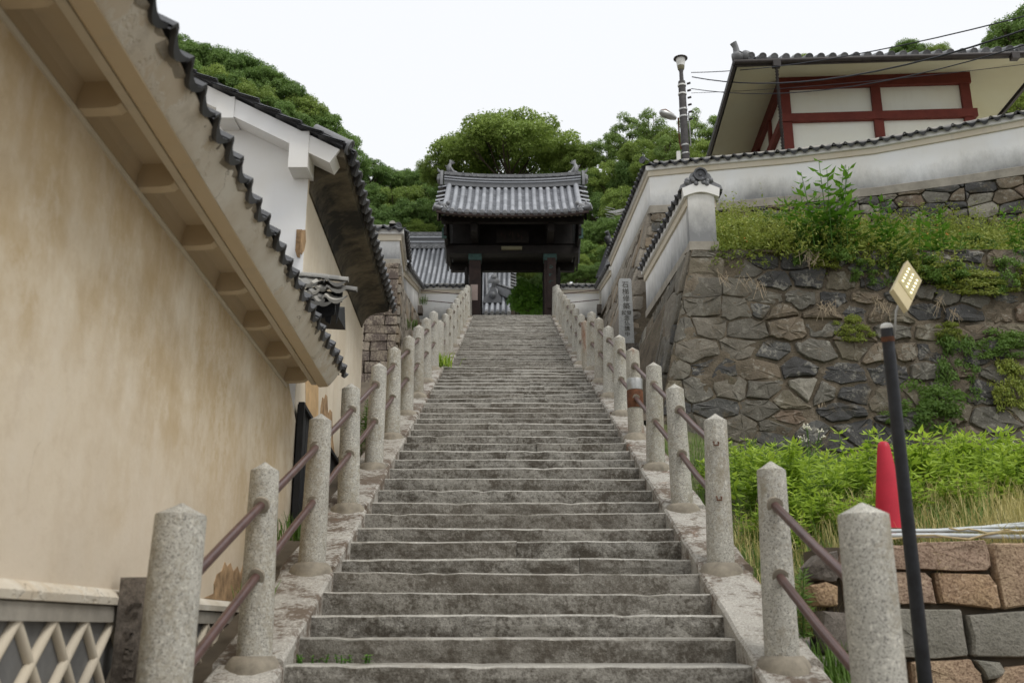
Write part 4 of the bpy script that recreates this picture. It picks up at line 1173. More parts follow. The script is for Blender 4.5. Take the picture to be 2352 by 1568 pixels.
for s_ in (-1, 1):
    e = V(GX + s_ * 2.72, GY, ridge_z(0.97))
    m = MB()                                                 # demon-face end tile: shield, brow, nose, horns
    m.extrude([e + V(0, a * 0.30, b) for a, b in [(-1, -0.12), (-1.1, 0.1), (-0.75, 0.35), (-0.45, 0.56), (0, 0.62), (0.45, 0.56), (0.75, 0.35), (1.1, 0.1), (1, -0.12)]], (s_ * 0.10, 0, 0))
    blob(m, e + V(s_ * 0.12, 0, 0.32), 0.15); blob(m, e + V(s_ * 0.14, -0.12, 0.18), 0.11); blob(m, e + V(s_ * 0.14, 0.12, 0.18), 0.11)
    m.tube([e + V(s_ * 0.08, 0.0, 0.5), e + V(s_ * 0.2, 0.0, 0.62), e + V(s_ * 0.24, 0.0, 0.72)], [0.06, 0.045, 0.015], 8)
    m.build('ridge_end_ornament', MAT['tile_mid'], gate, 50)
    b0 = V(GX + s_ * 2.40, GY, ridge_z(0.86) + 0.50); FS = 0.72           # roof fish: head on the ridge, tail fanned upwards
    m = MB()
    body = [b0 + V(-s_ * 0.22, 0, 0.02) * FS, b0 + V(-s_ * 0.02, 0, 0.10) * FS, b0 + V(s_ * 0.12, 0, 0.26) * FS, b0 + V(s_ * 0.14, 0, 0.46) * FS, b0 + V(s_ * 0.08, 0, 0.64) * FS]
    m.tube(body, [0.06, 0.12, 0.13, 0.09, 0.045], 10)
    for dx, dz, w in ((s_ * 0.02, 0.30, 0.05), (-s_ * 0.08, 0.27, 0.05), (-s_ * 0.17, 0.20, 0.045), (-s_ * 0.22, 0.10, 0.04)):
        p0 = body[-1] - V(0, 0, 0.05); m.tube([p0, p0 + V(dx * 0.6, 0, dz * 0.7) * FS, p0 + V(dx * 1.2, 0, dz) * FS], [w, w * 0.8, 0.008], 6)
    for k in range(5):
        p0 = body[1].lerp(body[3], k / 4) + V(s_ * 0.10, 0, 0); m.tube([p0, p0 + V(s_ * 0.07, 0, 0.05)], [0.03, 0.006], 5)
    blob(m, body[0] + V(s_ * 0.02, 0, -0.01), 0.12)
    for sy in (-1, 1): m.tube([body[1] + V(0, sy * 0.12, 0), body[1] + V(s_ * 0.05, sy * 0.26, 0.1)], [0.05, 0.01], 6)
    m.build('fish_ornament', MAT['tile_mid'], gate, 50)
    p = groof(s_ * 0.90, 0.10) + V(0, 0, 0.13)                 # small beast over the eave corner
    m = MB(); blob(m, p, 0.13, (1.3, 0.8, 0.8)); blob(m, p + V(-s_ * 0.17, -0.02, 0.10), 0.085); blob(m, p + V(s_ * 0.16, 0, 0.12), 0.06, (0.7, 0.7, 1.6))
    for k in range(3): m.tube([p + V(-s_ * (0.12 - 0.1 * k), -0.08, -0.02), p + V(-s_ * (0.16 - 0.1 * k), -0.1, -0.14)], 0.03, 6)
    m.build('corner_beast', MAT['tile_mid'], gate, 50)
    m = MB(); q = groof(s_ * 1.0, 0.0); m.tube([q + V(-s_ * 0.2, 0.05, 0.06), q + V(s_ * 0.06, -0.04, 0.09)], [0.08, 0.095], 12); m.build('corner_round_tile', MAT['tile_mid'], gate, 60)
# descending verge ridges
for s_ in (-1, 1):
    m = MB(); m.tube([groof(s_ * 0.885, v) + V(0, 0, 0.10) for v in np.linspace(0.12, 1, 8)], 0.10, 10); m.build('verge_ridge', MAT['tile'], gate, 60)
# eave boards, rafters with pale tips
m = MB(); rows = []
for k in range(21):
    u = -1 + 2 * k / 20; p = groof(u * 0.985, 0.0); rows.append([p + V(0, -0.02, -0.03), p + V(0, -0.02, -0.12), p + V(0, 0.10, -0.12), p + V(0, 0.10, -0.03), p + V(0, -0.02, -0.03)])
m.grid(rows); m.build('eave_board', MAT['wood_brown'], gate)
for k in range(25):
    u = -0.92 + 1.84 * k / 24
    for back in (False, True):
        p, q = groof(u, 0.13 if not back else 0.03, back) - V(0, 0, 0.21), groof(u, 0.98, back) - V(0, 0, 0.19)
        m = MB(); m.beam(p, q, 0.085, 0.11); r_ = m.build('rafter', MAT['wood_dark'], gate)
        if not back:
            d = (q - p).normalized()
            m = MB(); m.beam(p - d * 0.006, p, 0.07, 0.095); m.build('rafter_tip', MAT['mortar'], r_)
for Yp, zz_, w, h, L in ((34.05, 14.42, 0.20, 0.26, 2.62), (37.75, 14.42, 0.20, 0.26, 2.62), (GY, 16.05, 0.2, 0.25, 2.5)):
    m = MB(); m.box((GX, Yp, zz_), (L * 2, w, h)); m.build('purlin', MAT['wood_dark'], gate)
# posts, lintel, arms
for s_ in (-1, 1):
    x = GX + s_ * 1.42
    m = MB(); m.box((x, 35.55, 12.35), (0.44, 0.36, 2.75)); p = m.build('main_post', MAT['wood_brown'], gate)
    m = MB(); m.box((x, 35.55, 13.55), (0.50, 0.42, 0.42)); m.build('copper_cap', MAT['copper'], p)
    m = MB(); m.box((x - s_ * 0.10, 37.3, 12.3), (0.26, 0.26, 2.7)); m.build('rear_post', MAT['wood_dark'], gate)
    m = MB(); m.box((x + s_ * 0.32, 35.75, 11.95), (0.15, 0.2, 1.95)); m.tube([(x + s_ * 0.32, 35.75, 12.9), (x + s_ * 0.32, 35.75, 13.18)], [0.10, 0.06], 8); m.build('wing_post', MAT['wood_dark'], gate)
    m = MB(); m.box((x + s_ * 0.32, 35.642, 12.30), (0.07, 0.012, 0.28)); m.build('name_plaque', MAT['lattice'], gate)
    m = MB(); m.box((x, 35.2, 14.12), (0.24, 2.4, 0.30)); m.build('bracket_arm', MAT['wood_dark'], gate)
    m = MB(); m.box((x, 35.55, 15.0), (0.30, 0.30, 1.5)); m.build('strut', MAT['wood_dark'], gate)
    m = MB(); m.box((GX + s_ * 2.48, 35.9, 14.0), (0.10, 3.7, 0.32)); m.build('side_beam', MAT['wood_dark'], gate)
    m = MB(); m.box((GX + s_ * 2.52, 34.2, 13.95), (0.16, 0.10, 0.40)); m.build('beam_end', MAT['copper'], gate)
    # barge boards closing the gable
    for back in (False, True):
        m = MB(); pts = [groof(s_ * 0.955, v, back) for v in np.linspace(0.0, 1.0, 8)]
        m.grid([[q + V(0, 0, -0.08) for q in pts], [q + V(0, 0, -0.42) for q in pts]]); m.grid([[q + V(-s_ * 0.06, 0, -0.08) for q in pts], [q + V(-s_ * 0.06, 0, -0.42) for q in pts]])
        m.grid([[q + V(0, 0, -0.42) for q in pts], [q + V(-s_ * 0.06, 0, -0.42) for q in pts]])
        m.build('barge_board', MAT['wood_dark'], gate)
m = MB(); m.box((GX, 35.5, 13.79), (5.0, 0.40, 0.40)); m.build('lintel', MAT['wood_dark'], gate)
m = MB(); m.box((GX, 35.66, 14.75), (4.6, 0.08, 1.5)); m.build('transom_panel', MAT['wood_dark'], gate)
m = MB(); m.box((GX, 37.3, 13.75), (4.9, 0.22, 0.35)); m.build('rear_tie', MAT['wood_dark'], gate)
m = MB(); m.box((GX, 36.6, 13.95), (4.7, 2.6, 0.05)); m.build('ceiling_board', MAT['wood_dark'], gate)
m = MB(); m.box((GX, 35.28, 14.28), (1.25, 0.08, 0.55)); sb = m.build('name_board', MAT['wood_dark'], gate); sb['label'] = 'dark name board with worn carved characters'
m = MB()
for cxk in (-0.36, -0.06, 0.30):
    for _ in range(7): m.box((GX + cxk + U(-0.12, 0.12), 35.236, 14.28 + U(-0.13, 0.13)), (U(0.012, 0.03), 0.008, U(0.04, 0.2)))
o = m.build('worn_characters', MAT['wood_brown'], sb); o['kind'] = 'stuff'
m = MB(); m.box((GX - 0.03, 35.24, 13.77), (0.78, 0.09, 0.13)); m.build('tube_lamp', MAT['lampshade'], gate)
m = MB(); m.box((GX - 1.44, 35.36, 12.05), (0.27, 0.012, 0.62)); pl = m.build('notice_plate', MAT['plate'], gate)
m = MB(); m.box((GX + 1.47, 35.335, 12.42), (0.32, 0.05, 2.0)); bd = m.build('hanging_board', MAT['wood_brown'], gate)
m = MB()
for k in range(3):
    for _ in range(6): m.box((GX + 1.45 + U(-0.06, 0.06), 35.306, 13.05 - 0.3 * k + U(-0.09, 0.09)), (U(0.015, 0.09), 0.006, U(0.012, 0.05)))
o = m.build('green_characters', MAT['copper'], bd); o['kind'] = 'stuff'

# ================================================================ TEMPLE HALL BEHIND THE GATE (only its roof shows)
hall = thing('temple_hall', 'large hall roof of silver tiles seen behind and through the gate', 'temple hall', (-4.5, 48, 11.0))
HYe, HZe, HYr, HZr = 44.0, 13.97, 52.0, 20.30
def hroof(X, v): return V(X, lerp(HYe, HYr, v), HZe + (HZr - HZe) * (0.80 * v + 0.20 * v * v))
H_T = half_tube('round_tile', 0.080, 0.98, MAT['tile'], False, 0.97)
H_E = half_tube('eave_round_tile', 0.09, 0.4, MAT['tile_mid'], True)
HX = [-0.15 - 0.262 * k for k in range(29)]
def hframe(X, v, lift):
    p, q = hroof(X, v), hroof(X, v - 0.02); y = (q - p).normalized(); x = V(-1, 0, 0); x = -x if x.cross(y).z < 0 else x
    return frame(p + x.cross(y) * lift, x, y, x.cross(y))
for X in HX:
    for k in range(11):
        if X > -3 or k > 3: obj('round_tile', H_T, hall, hframe(X, (k + 1) / 11, 0.04))
    obj('eave_round_tile', H_E, hall, hframe(X, 0.03, 0.04))
m = MB(); NC = 46
for X0, X1 in zip(HX, HX[1:]):
    for k in range(NC):
        a, b = hroof(0, k / NC), hroof(0, (k + 1.15) / NC)
        r0 = [V(lerp(X0 - 0.04, X1 + 0.04, t), a.y, a.z + 0.055 - 0.022 * math.sin(math.pi * t)) for t in (0, 0.25, 0.5, 0.75, 1)]
        r1 = [V(lerp(X0 - 0.04, X1 + 0.04, t), b.y, b.z + 0.012 - 0.022 * math.sin(math.pi * t)) for t in (0, 0.25, 0.5, 0.75, 1)]
        m.grid([[p - V(0, 0, 0.03) for p in r0], r0, r1])
o = m.build('flat_tiles', MAT['tile_gap'], hall, recalc=False); o['kind'] = 'stuff'
m = MB(); m.grid([[hroof(X, v) - V(0, 0, 0.05) for X in (-8, -0.05)] for v in np.linspace(0, 1, 9)]); m.grid([[hroof(X, v) - V(0, 0, 0.35) for X in (-8, -0.05)] for v in np.linspace(0, 1, 9)]); m.grid([[hroof(-0.05, v) - V(0, 0, d) for d in (0.05, 0.35)] for v in np.linspace(0, 1, 9)]); m.build('roof_deck', MAT['tile_dark'], hall)
m = MB(); m.box((-4.4, 49.5, 12.2), (7.0, 7, 3.0)); m.build('wall', MAT['wood_dark'], hall)
for z0_, h_, w_, mt in ((0.0, 0.30, 0.34, 'tile_mid'), (0.30, 0.08, 0.42, 'tile'), (0.38, 0.22, 0.30, 'tile_dark'), (0.60, 0.08, 0.38, 'tile'), (0.68, 0.28, 0.32, 'tile_mid')):
    m = MB(); m.box((-4.1, HYr, HZr + z0_ + h_ / 2 - 0.1), (8.2, w_ * 2, h_)); m.build('ridge_course', MAT[mt], hall)
HD = MB(); HD.lathe([(0.10, 0), (0.10, 0.04), (0.075, 0.04), (0.07, 0.02), (0.004, 0.02)], 12, M=Matrix(((1, 0, 0), (0, 0, -1), (0, 1, 0)))); HD = HD.mesh('ridge_disc', MAT['tile_mid'], 40)
for k in range(26):
    obj('ridge_disc', HD, hall, Matrix.Translation((-0.3 - 0.30 * k, HYr - 0.345, HZr + 0.05)))
    obj('ridge_disc', HD, hall, Matrix.Translation((-0.3 - 0.30 * k, HYr - 0.33, HZr + 0.74)))
# descending ridge with its arched cover tiles, end ornament, and the corner ridge running down to the right
p_t, p_b = hroof(-1.25, 0.95), hroof(-0.95, 0.22)
m = MB(); rows = []
for k in range(12):
    p = p_t.lerp(p_b, k / 11); rows.append([p + V(-0.30, 0, 0.0), p + V(-0.28, 0, 0.34), p + V(0.28, 0, 0.34), p + V(0.30, 0, 0.0)])
m.grid(rows); m.add(rows[-1], [(0, 1, 2, 3)]); m.build('descending_ridge', MAT['tile_mid'], hall)
DR = half_tube('cover_tile', 0.20, 0.46, MAT['tile'], False, 0.85)
for k in range(22):
    p = p_t.lerp(p_b, k / 21) + V(0, 0, 0.33); y = (p_b - p_t).normalized(); x = V(-1, 0, 0); x = (x - y * x.dot(y)).normalized(); x = -x if x.cross(y).z < 0 else x
    obj('cover_tile', DR, hall, frame(p, x, y, x.cross(y)))
m = MB(); e = hroof(-0.92, 0.17) + V(0, 0, 0.35)
m.extrude([e + V(a, 0, b) for a, b in [(-0.42, -0.35), (-0.40, -0.05), (-0.24, 0.12), (-0.12, 0.42), (0.12, 0.42), (0.24, 0.12), (0.40, -0.05), (0.42, -0.35)]], (0, -0.22, 0)); blob(m, e + V(0, -0.24, 0.02), 0.18)
m.tube([e + V(0, -0.1, 0.36), e + V(0.05, -0.2, 0.66)], [0.10, 0.11], 10)
m.build('ridge_end_ornament', MAT['tile_dark'], hall, 50)
q0, q1 = hroof(-0.95, 0.36) + V(0.15, 0, 0.2), V(0.42, HYe + 0.6, HZe + 0.95)
m = MB(); m.beam(q0, q1, 0.30, 0.36); m.build('corner_ridge', MAT['tile_mid'], hall)
m = MB(); blob(m, q0 + V(-0.1, -0.2, 0.3), 0.28); blob(m, q0 + V(-0.1, -0.35, 0.5), 0.16); m.build('ridge_end_ornament', MAT['tile_mid'], hall, 50)
for k in range(12):
    p = q0.lerp(q1, k / 11) + V(0, 0, 0.25); y = (q1 - q0).normalized(); x = V(0, 1, 0); x = (x - y * x.dot(y)).normalized(); x = -x if x.cross(y).z < 0 else x
    obj('cover_tile', H_E, hall, frame(p, x, y, x.cross(y)))
for k in range(16):                                          # verge tiles across the right edge
    p = hroof(-0.10, 0.30 + k * 0.045); y = V(1, 0, -0.35).normalized(); x = V(0, 1, 0); x = -x if x.cross(y).z < 0 else x
    obj('verge_round_tile', H_E, hall, frame(p + V(-0.1, 0, 0.05), x, y, x.cross(y)))

# ================================================================ GROUND
m = MB(); m.add([(-400, -60, -1.75), (400, -60, -1.75), (400, 600, -1.75), (-400, 600, -1.75)], [(0, 1, 2, 3)])
o = m.build('ground', MAT['soil']); o['kind'] = 'structure'
# earth strips under and beside the flight
def strip(name, x0, x1, dz, ys, mat, jit=0.03):
    m = MB(); nx = max(2, int((x1(0) - x0(0)) / 0.25) + 1) if False else 7
    rows = []
    for Y in ys:
        rows.append([(lerp(x0(Y), x1(Y), k / (nx - 1)), Y, line_z(Y) + dz + U(-jit, jit)) for k in range(nx)])
    m.grid(rows)
    o = m.build(name, mat); o['kind'] = 'structure'; return o
strip('side_path', lambda Y: -4.2, lambda Y: -1.72, -0.28, np.linspace(1.0, 36, 60), MAT['soil'])
strip('side_path', lambda Y: 1.72, lambda Y: interp(Y, [14, 20, 22, 36], [2.25, 2.5, 2.6, 3.6]), -0.10, np.linspace(14.4, 36.0, 46), MAT['soil'])
def bank_z(x, Y):
    t = smooth((x - 1.9) / 2.2)
    return lerp(line_z(Y) - 0.16, 0.56 + max(0, Y - 7.0) * 0.245, t)
m = MB(); rows = []
for Y in np.linspace(7.05, 15.4, 40):
    rows.append([(x, Y, bank_z(x, Y) + U(-0.02, 0.02)) for x in np.linspace(1.75, 14, 50)])
m.grid(rows); o = m.build('grassy_bank', MAT['moss_ground']); o['kind'] = 'structure'
m = MB(); rows = []
for Y in np.linspace(2.0, 7.1, 18):
    rows.append([(x, Y, min(line_z(Y) - 0.25, -0.10 - (x - 1.7) * 0.5) + U(-0.02, 0.02)) for x in np.linspace(1.75, 9, 24)])
m.grid(rows); o = m.build('foot_ground', MAT['soil']); o['kind'] = 'structure'

# ================================================================ RIGHT: UPPER TERRACE
kc = at(1495, 490, 23.5); zK = kc.z
ut = thing('upper_terrace_wall', 'rough stone retaining wall below the long white wall', 'retaining wall', (kc.x, kc.y, 7.0))
fr = [(1495, 385, 490, 23.5), (1646, 370, 484, 22.9), (1825, 354, 468, 22.3), (2020, 331, 449, 21.6), (2215, 296, 423, 21.0), (2352, 270, 402, 20.5), (2700, 205, 345, 19.6)]
front = []
for px, yt, yb, A in fr:
    b, tp = at(px, yb, A), at(px, yt, A)
    Yb = b.y; front.append((b.x, Yb, b.z, atY(px, yt, Yb).z))
far_end = (3.32, 35.95, 11.2, 12.45)
mid = (2.95, at(1410, 640, 29.5).y, 9.45, 10.42)
uw = thing('white_wall', 'long white plaster wall with tiled cap below the red framed building', 'plaster wall', (kc.x, kc.y, zK))
roofed_wall(uw, [(mid[0], mid[1], mid[2], front[0][3])] + resample(front, 0.9), 0.36, 0.20)
obj('ridge_end_tile', CAP_END, uw, frame(V(front[0][0] - 0.05, front[0][1] - 0.02, front[0][3] + 0.13), V(0.5, -0.5, 0).normalized(), V(-0.7, -0.7, 0).normalized(), V(0, 0, 1)))
uw2 = thing('white_wall', 'white wall climbing beside the stairs towards the gate, behind the stele', 'plaster wall', (3.1, 33, 10))
roofed_wall(uw2, [far_end, (mid[0] + 0.02, mid[1] + 0.02, mid[2], mid[3] - 0.12)], 0.36, 0.10)
# stone faces: front (towards the grassy slope) and side (towards the stairs), leaning outwards at the foot
BAT = 0.25
zF = 5.0
m = MB()
ring_t = [(far_end[0] + 0.05, far_end[1], far_end[2]), (mid[0] + 0.05, mid[1], mid[2]), (front[0][0] + 0.05, front[0][1] + 0.05, front[0][2])] + [(p[0], p[1] + 0.05, p[2]) for p in front[1:]]
ring_b = [(far_end[0] - 0.0, far_end[1], 10.7), (mid[0] - BAT * 2.0 + 0.05, mid[1], 7.4), (front[0][0] - BAT * (zK - zF) + 0.05, front[0][1] - 0.10, zF)] + [(p[0], p[1] - 0.15, zF) for p in front[1:]]
m.grid([ring_t, ring_b]); m.add([(p[0] + 2, p[1] + 6, p[2]) for p in ring_t] + ring_t, [(i, i + 1, len(ring_t) + i + 1, len(ring_t) + i) for i in range(len(ring_t) - 1)])
m.build('core', MAT['earth'], ut)
for a, b in zip(front, front[1:]):
    L = math.hypot(b[0] - a[0], b[1] - a[1]); du = V(b[0] - a[0], b[1] - a[1], b[2] - a[2]).normalized(); nn = V(du.y, -du.x, 0).normalized(); vv = V(0, 0.05, 1)
    for poly in voronoi(rubble_seeds(L, 1.9, 0.40, 1.7), [(0, 0), (L, 0), (L, 1.9), (0, 1.9)], 1.7):
        stone(ut, 'rough_stone', poly, V(a[0], a[1], a[2] - 1.9) - V(0, 0.06, 0), du, vv, nn, MAT['rubble'], 0.012, 0.07, 0.1, 0.13)
for poly in courses(0.75, 3.6, (0.2, 0.42), (0.3, 0.55), 0.03):       # quoins at the corner beside the stele
    poly = [(x - (3.6 - y) * BAT, y) for x, y in poly]
    stone(ut, 'corner_stone', poly, V(front[0][0], front[0][1] - 0.06, zK - 3.6), V(1, 0, 0), V(0, 0.03, 1), V(0, -1, 0), MAT['slab'], 0.02, 0.06, 0.12, 0.10)
sA, sB = V(front[0][0], front[0][1], zK), V(mid[0], mid[1], mid[2])
for a, b, za, zb_ in ((sA, sB, zK, mid[2]), (sB, V(*far_end[:3]), mid[2], far_end[2])):
    d = V(b.x - a.x, b.y - a.y, 0); L = d.length; d.normalize(); n = V(-d.y, d.x, 0); H = 4.2
    vv = (V(0, 0, 1) - n * BAT)
    for poly in voronoi(rubble_seeds(L, H, 0.62, 0.9), [(0, 0), (L, 0), (L, H), (0, H)], 0.9):
        sl_ = (zb_ - za) / L
        poly = clip(poly, -sl_, 1, H); poly = clip(poly, 0.40, -1, H - (za - (line_z(a.y) - 0.3))) if len(poly) > 2 else poly
        if len(poly) < 3: continue
        O = V(a.x, a.y, za) - vv * H
        stone(ut, 'rough_stone', poly, O, d, vv, n, MAT['slab'], 0.02, 0.06, 0.12, 0.14)

# ================================================================ RIGHT: LOWER TERRACE
tc = at(1587, 575, 16.0)                                  # top corner
LX, LY, LZ = tc.x, tc.y, tc.z
lt = thing('rubble_retaining_wall', 'tall rubble stone retaining wall overgrown with weeds on the right', 'retaining wall', (LX + 2, LY, 2.2))
H = LZ - 2.0; v_ = V(0, 0.095, 1.0); W = 9.2
Xb = LX - 0.235 * H
m = MB()
bk = 0.03
m.hexa([V(Xb + bk, LY - 0.095 * H + bk, 2.0), V(Xb + W, LY - 0.095 * H + bk, 2.0), V(Xb + W, LY + 6, 2.0), V(2.05, LY + 5.2, 4.4)],
       [V(LX + bk, LY + bk, LZ - 0.03), V(Xb + W, LY + bk, LZ - 0.03), V(Xb + W, LY + 6, LZ - 0.03), V(2.72, LY + 5.2, LZ - 0.03)])
m.build('core', MAT['earth'], lt)
seeds = [s_ for s_ in rubble_seeds(W, H, 0.46, 1.7) if s_[0] > 1.75 + 0.2 * s_[1] * 0.3]
seeds_c = []
y = 0.0
while y < H:                                               # bigger coursed blocks towards the corner
    rh = U(0.26, 0.40); x = U(-0.2, 0.15)
    while x < 1.9:
        sw = U(0.38, 0.8); seeds_c.append((x + sw / 2, y + rh / 2 + U(-0.03, 0.03))); x += sw
    y += rh
nc = len(seeds_c)
big = voronoi(seeds_c + seeds, [(0, 0), (W, 0), (W, H), (0, H)], 1.6)
for i, poly in enumerate(big):
    poly = clip(poly, -1, 0.235, 0.0)
    if len(poly) < 3: continue
    corner = min(p[0] for p in poly) < 1.7
    cell = max(p[0] for p in poly) - min(p[0] for p in poly)
    O = V(Xb, LY - 0.095 * H, 2.0)
    stone(lt, 'rubble_stone', poly, O, V(1, 0, 0), v_, V(0, -1, 0.095).normalized(), MAT['block' if corner and U(0, 1) < 0.7 else 'rubble'],
          U(0.006, 0.016) if corner else U(0.010, 0.055), U(0.035, 0.05) if corner else U(0.035, 0.085), 0.10, 0.04 if corner else U(0.03, 0.13), 0.2, 0.016, 1 if corner else 2, 22)
mortar_sheet(lt, V(Xb, LY - 0.095 * H, 2.0), V(1, 0, 0), v_, V(0, -1, 0.095).normalized(), W, H, 0.024, 0.05, 0.07, 0.235)
# side of the lower terrace, towards the stairs
dS = V(2.72 - LX, 5.2, 0); LS = dS.length; dS.normalize(); nS = V(-dS.y, dS.x, 0); vS = V(0, 0.0, 1) - V(0.235, 0, 0) * -1
vS = V(0.235, 0.02, 1.0)
for poly in voronoi(rubble_seeds(LS, H, 0.5, 1.0), [(0, 0), (LS, 0), (LS, H), (0, H)], 1.0):
    poly = clip(poly, 0.397, -1, 2.0 - (line_z(LY) - 0.5))
    if len(poly) < 3: continue
    stone(lt, 'rubble_stone', poly, V(LX, LY, LZ) - vS * H, dS, vS, nS, MAT['rubble' if U(0, 1) < 0.4 else 'block'], 0.02, 0.055, 0.1, 0.14)
# grassy slope on top of it
m = MB(); rows = []
def slope_z(x, Y):
    t = (Y - LY) / 5.6
    return LZ - 0.04 - 0.45 * smooth((x - 5.0) / 2.0) * (1 - smooth(t * 1.5)) + 2.25 * smooth(t) * 0.9 + 0.25 * t
for Y in np.linspace(LY + 0.05, LY + 6.8, 26):
    rows.append([(x, Y, slope_z(x, Y) + U(-0.04, 0.04)) for x in np.linspace(3.2, 13, 46)])
m.grid(rows); o = m.build('grassy_slope', MAT['moss_ground']); o['kind'] = 'structure'

lw = thing('white_wall', 'short white wall ending in a stained pillar above the rubble corner', 'plaster wall', (LX, LY, LZ))
zt_ = at(1610, 412, 16.0).z
lp = [(2.66, LY + 3.75, LZ + 0.03, zt_ - 0.06), (LX + 0.01, LY + 0.06, LZ, zt_ - 0.06)]
roofed_wall(lw, lp, 0.42, 0.15)
# gabled end of that wall with its disc tile
xa, xb_ = LX - 0.005, LX + 0.43; cxm = (xa + xb_) / 2; yf = LY + 0.02
m = MB(); m.box((cxm, yf + 0.10, (LZ + 0.155 + zt_ - 0.10) / 2), (xb_ - xa, 0.2, zt_ - 0.10 - LZ - 0.155)); m.h = [p[2] - LZ - 0.15 for p in m.v]; m.build('end_pillar', MAT['white'], lw)
m = MB(); m.box((cxm, yf + 0.08, LZ + 0.075), (xb_ - xa + 0.04, 0.24, 0.15)); m.build('plinth', MAT['plinth'], lw)
arch = [(xa - 0.07, zt_ - 0.17)] + [(lerp(xa - 0.07, xb_ + 0.07, t), zt_ - 0.17 + 0.085 * math.sin(math.pi * t)) for t in (0.15, 0.35, 0.5, 0.65, 0.85)] + [(xb_ + 0.07, zt_ - 0.17), (xb_ + 0.09, zt_ - 0.02), (cxm, zt_ + 0.11), (xa - 0.09, zt_ - 0.02)]
m = MB(); m.extrude([(x, yf - 0.05, z) for x, z in arch], (0, 0.22, 0)); m.h = [9.0] * len(m.v); m.build('gable_cornice', MAT['white'], lw)
m = MB(); m.extrude([(cxm + a, yf - 0.03, zt_ + b) for a, b in [(-0.36, -0.04), (-0.33, 0.04), (-0.22, 0.10), (-0.16, 0.24), (-0.06, 0.30), (0.06, 0.30), (0.16, 0.24), (0.22, 0.10), (0.33, 0.04), (0.36, -0.04), (0.0, 0.115)]], (0, 0.12, 0))
for k in range(10): blob(m, (cxm + U(-0.28, 0.28), yf - 0.03, zt_ + 0.09 + U(-0.03, 0.06)), 0.05)
m.build('gable_ornament', MAT['tile_mid'], lw, 50)
m = MB(); m.lathe([(0.115, 0), (0.115, 0.06), (0.088, 0.06), (0.08, 0.03), (0.035, 0.03), (0.02, 0.045), (0.004, 0.045)], 20, (cxm, yf - 0.03, zt_ + 0.22), Matrix(((1, 0, 0), (0, 0, -1), (0, 1, 0)))); m.build('disc_tile', MAT['tile_dark'], lw, 40)
patch(lw, 'plaster_break', MAT['mortar'], [(1574, 548), (1578, 500), (1584, 470), (1586, 462), (1586, 488), (1580, 505), (1571, 520), (1567, 528), (1562, 524), (1568, 505), (1573, 495)], LX + 0.01, (2.66 - LX - 0.01) / 3.69, LY + 0.06, -0.006, -0.012) if False else None

# ================================================================ STELE
sb_ = at(1441, 800, 19.9)
st = thing('stone_stele', 'tall grey inscribed stone stele standing beside the railing', 'stele', (sb_.x, sb_.y, sb_.z - 0.1))
w2, hS, dS_ = 0.136, 1.39, 0.16
zb_s = at(1441, 789, 19.9).z
ol = [(-w2 * 1.06, 0), (w2 * 1.06, 0), (w2 * 0.94, hS - 0.05), (w2 * 0.85, hS - 0.012), (w2 * 0.6, hS), (-w2 * 0.6, hS), (-w2 * 0.85, hS - 0.012), (-w2 * 0.94, hS - 0.05)]
m = MB(); m.extrude([(sb_.x + x, sb_.y, zb_s + z) for x, z in ol], (0, dS_, 0)); sto = m.build('slab', MAT['stele'], st)
m = MB(); m.box((sb_.x, sb_.y + 0.06, zb_s - 0.11), (0.40, 0.34, 0.22), jit=0.02); m.build('base', MAT['darkstone'], st)
def glyph(ch, size, c, parent, name='inscription', mat='ink', depth=0.003):
    cu = bpy.data.curves.new('glyph', 'FONT'); cu.body = ch; cu.size = size; cu.align_x = 'CENTER'; cu.align_y = 'CENTER'; cu.extrude = depth
    ob = bpy.data.objects.new('glyph', cu); COL.objects.link(ob)
    dg = bpy.context.evaluated_depsgraph_get(); me = bpy.data.meshes.new_from_object(ob.evaluated_get(dg))
    bpy.data.objects.remove(ob); bpy.data.curves.remove(cu)
    me.materials.clear(); me.materials.append(MAT[mat])
    M_ = Matrix.Translation(c) @ Matrix.Rotation(R(90), 4, 'X')
    return obj(name, me, parent, M_)
ztop = zb_s + hS
for ch, size, dx, dz in (('石', 0.145, 0.0, 0.145), ('梯', 0.145, 0.0, 0.295), ('修', 0.145, 0.01, 0.44), ('築', 0.145, 0.01, 0.60), ('發', 0.10, 0.058, 0.74), ('起', 0.10, -0.045, 0.74),
                          ('念', 0.115, 0.01, 0.85), ('仏', 0.115, 0.012, 0.955), ('講', 0.11, 0.01, 1.075), ('中', 0.11, 0.01, 1.19)):
    glyph(ch, size, V(sb_.x + dx, sb_.y - 0.002, ztop - dz), sto)

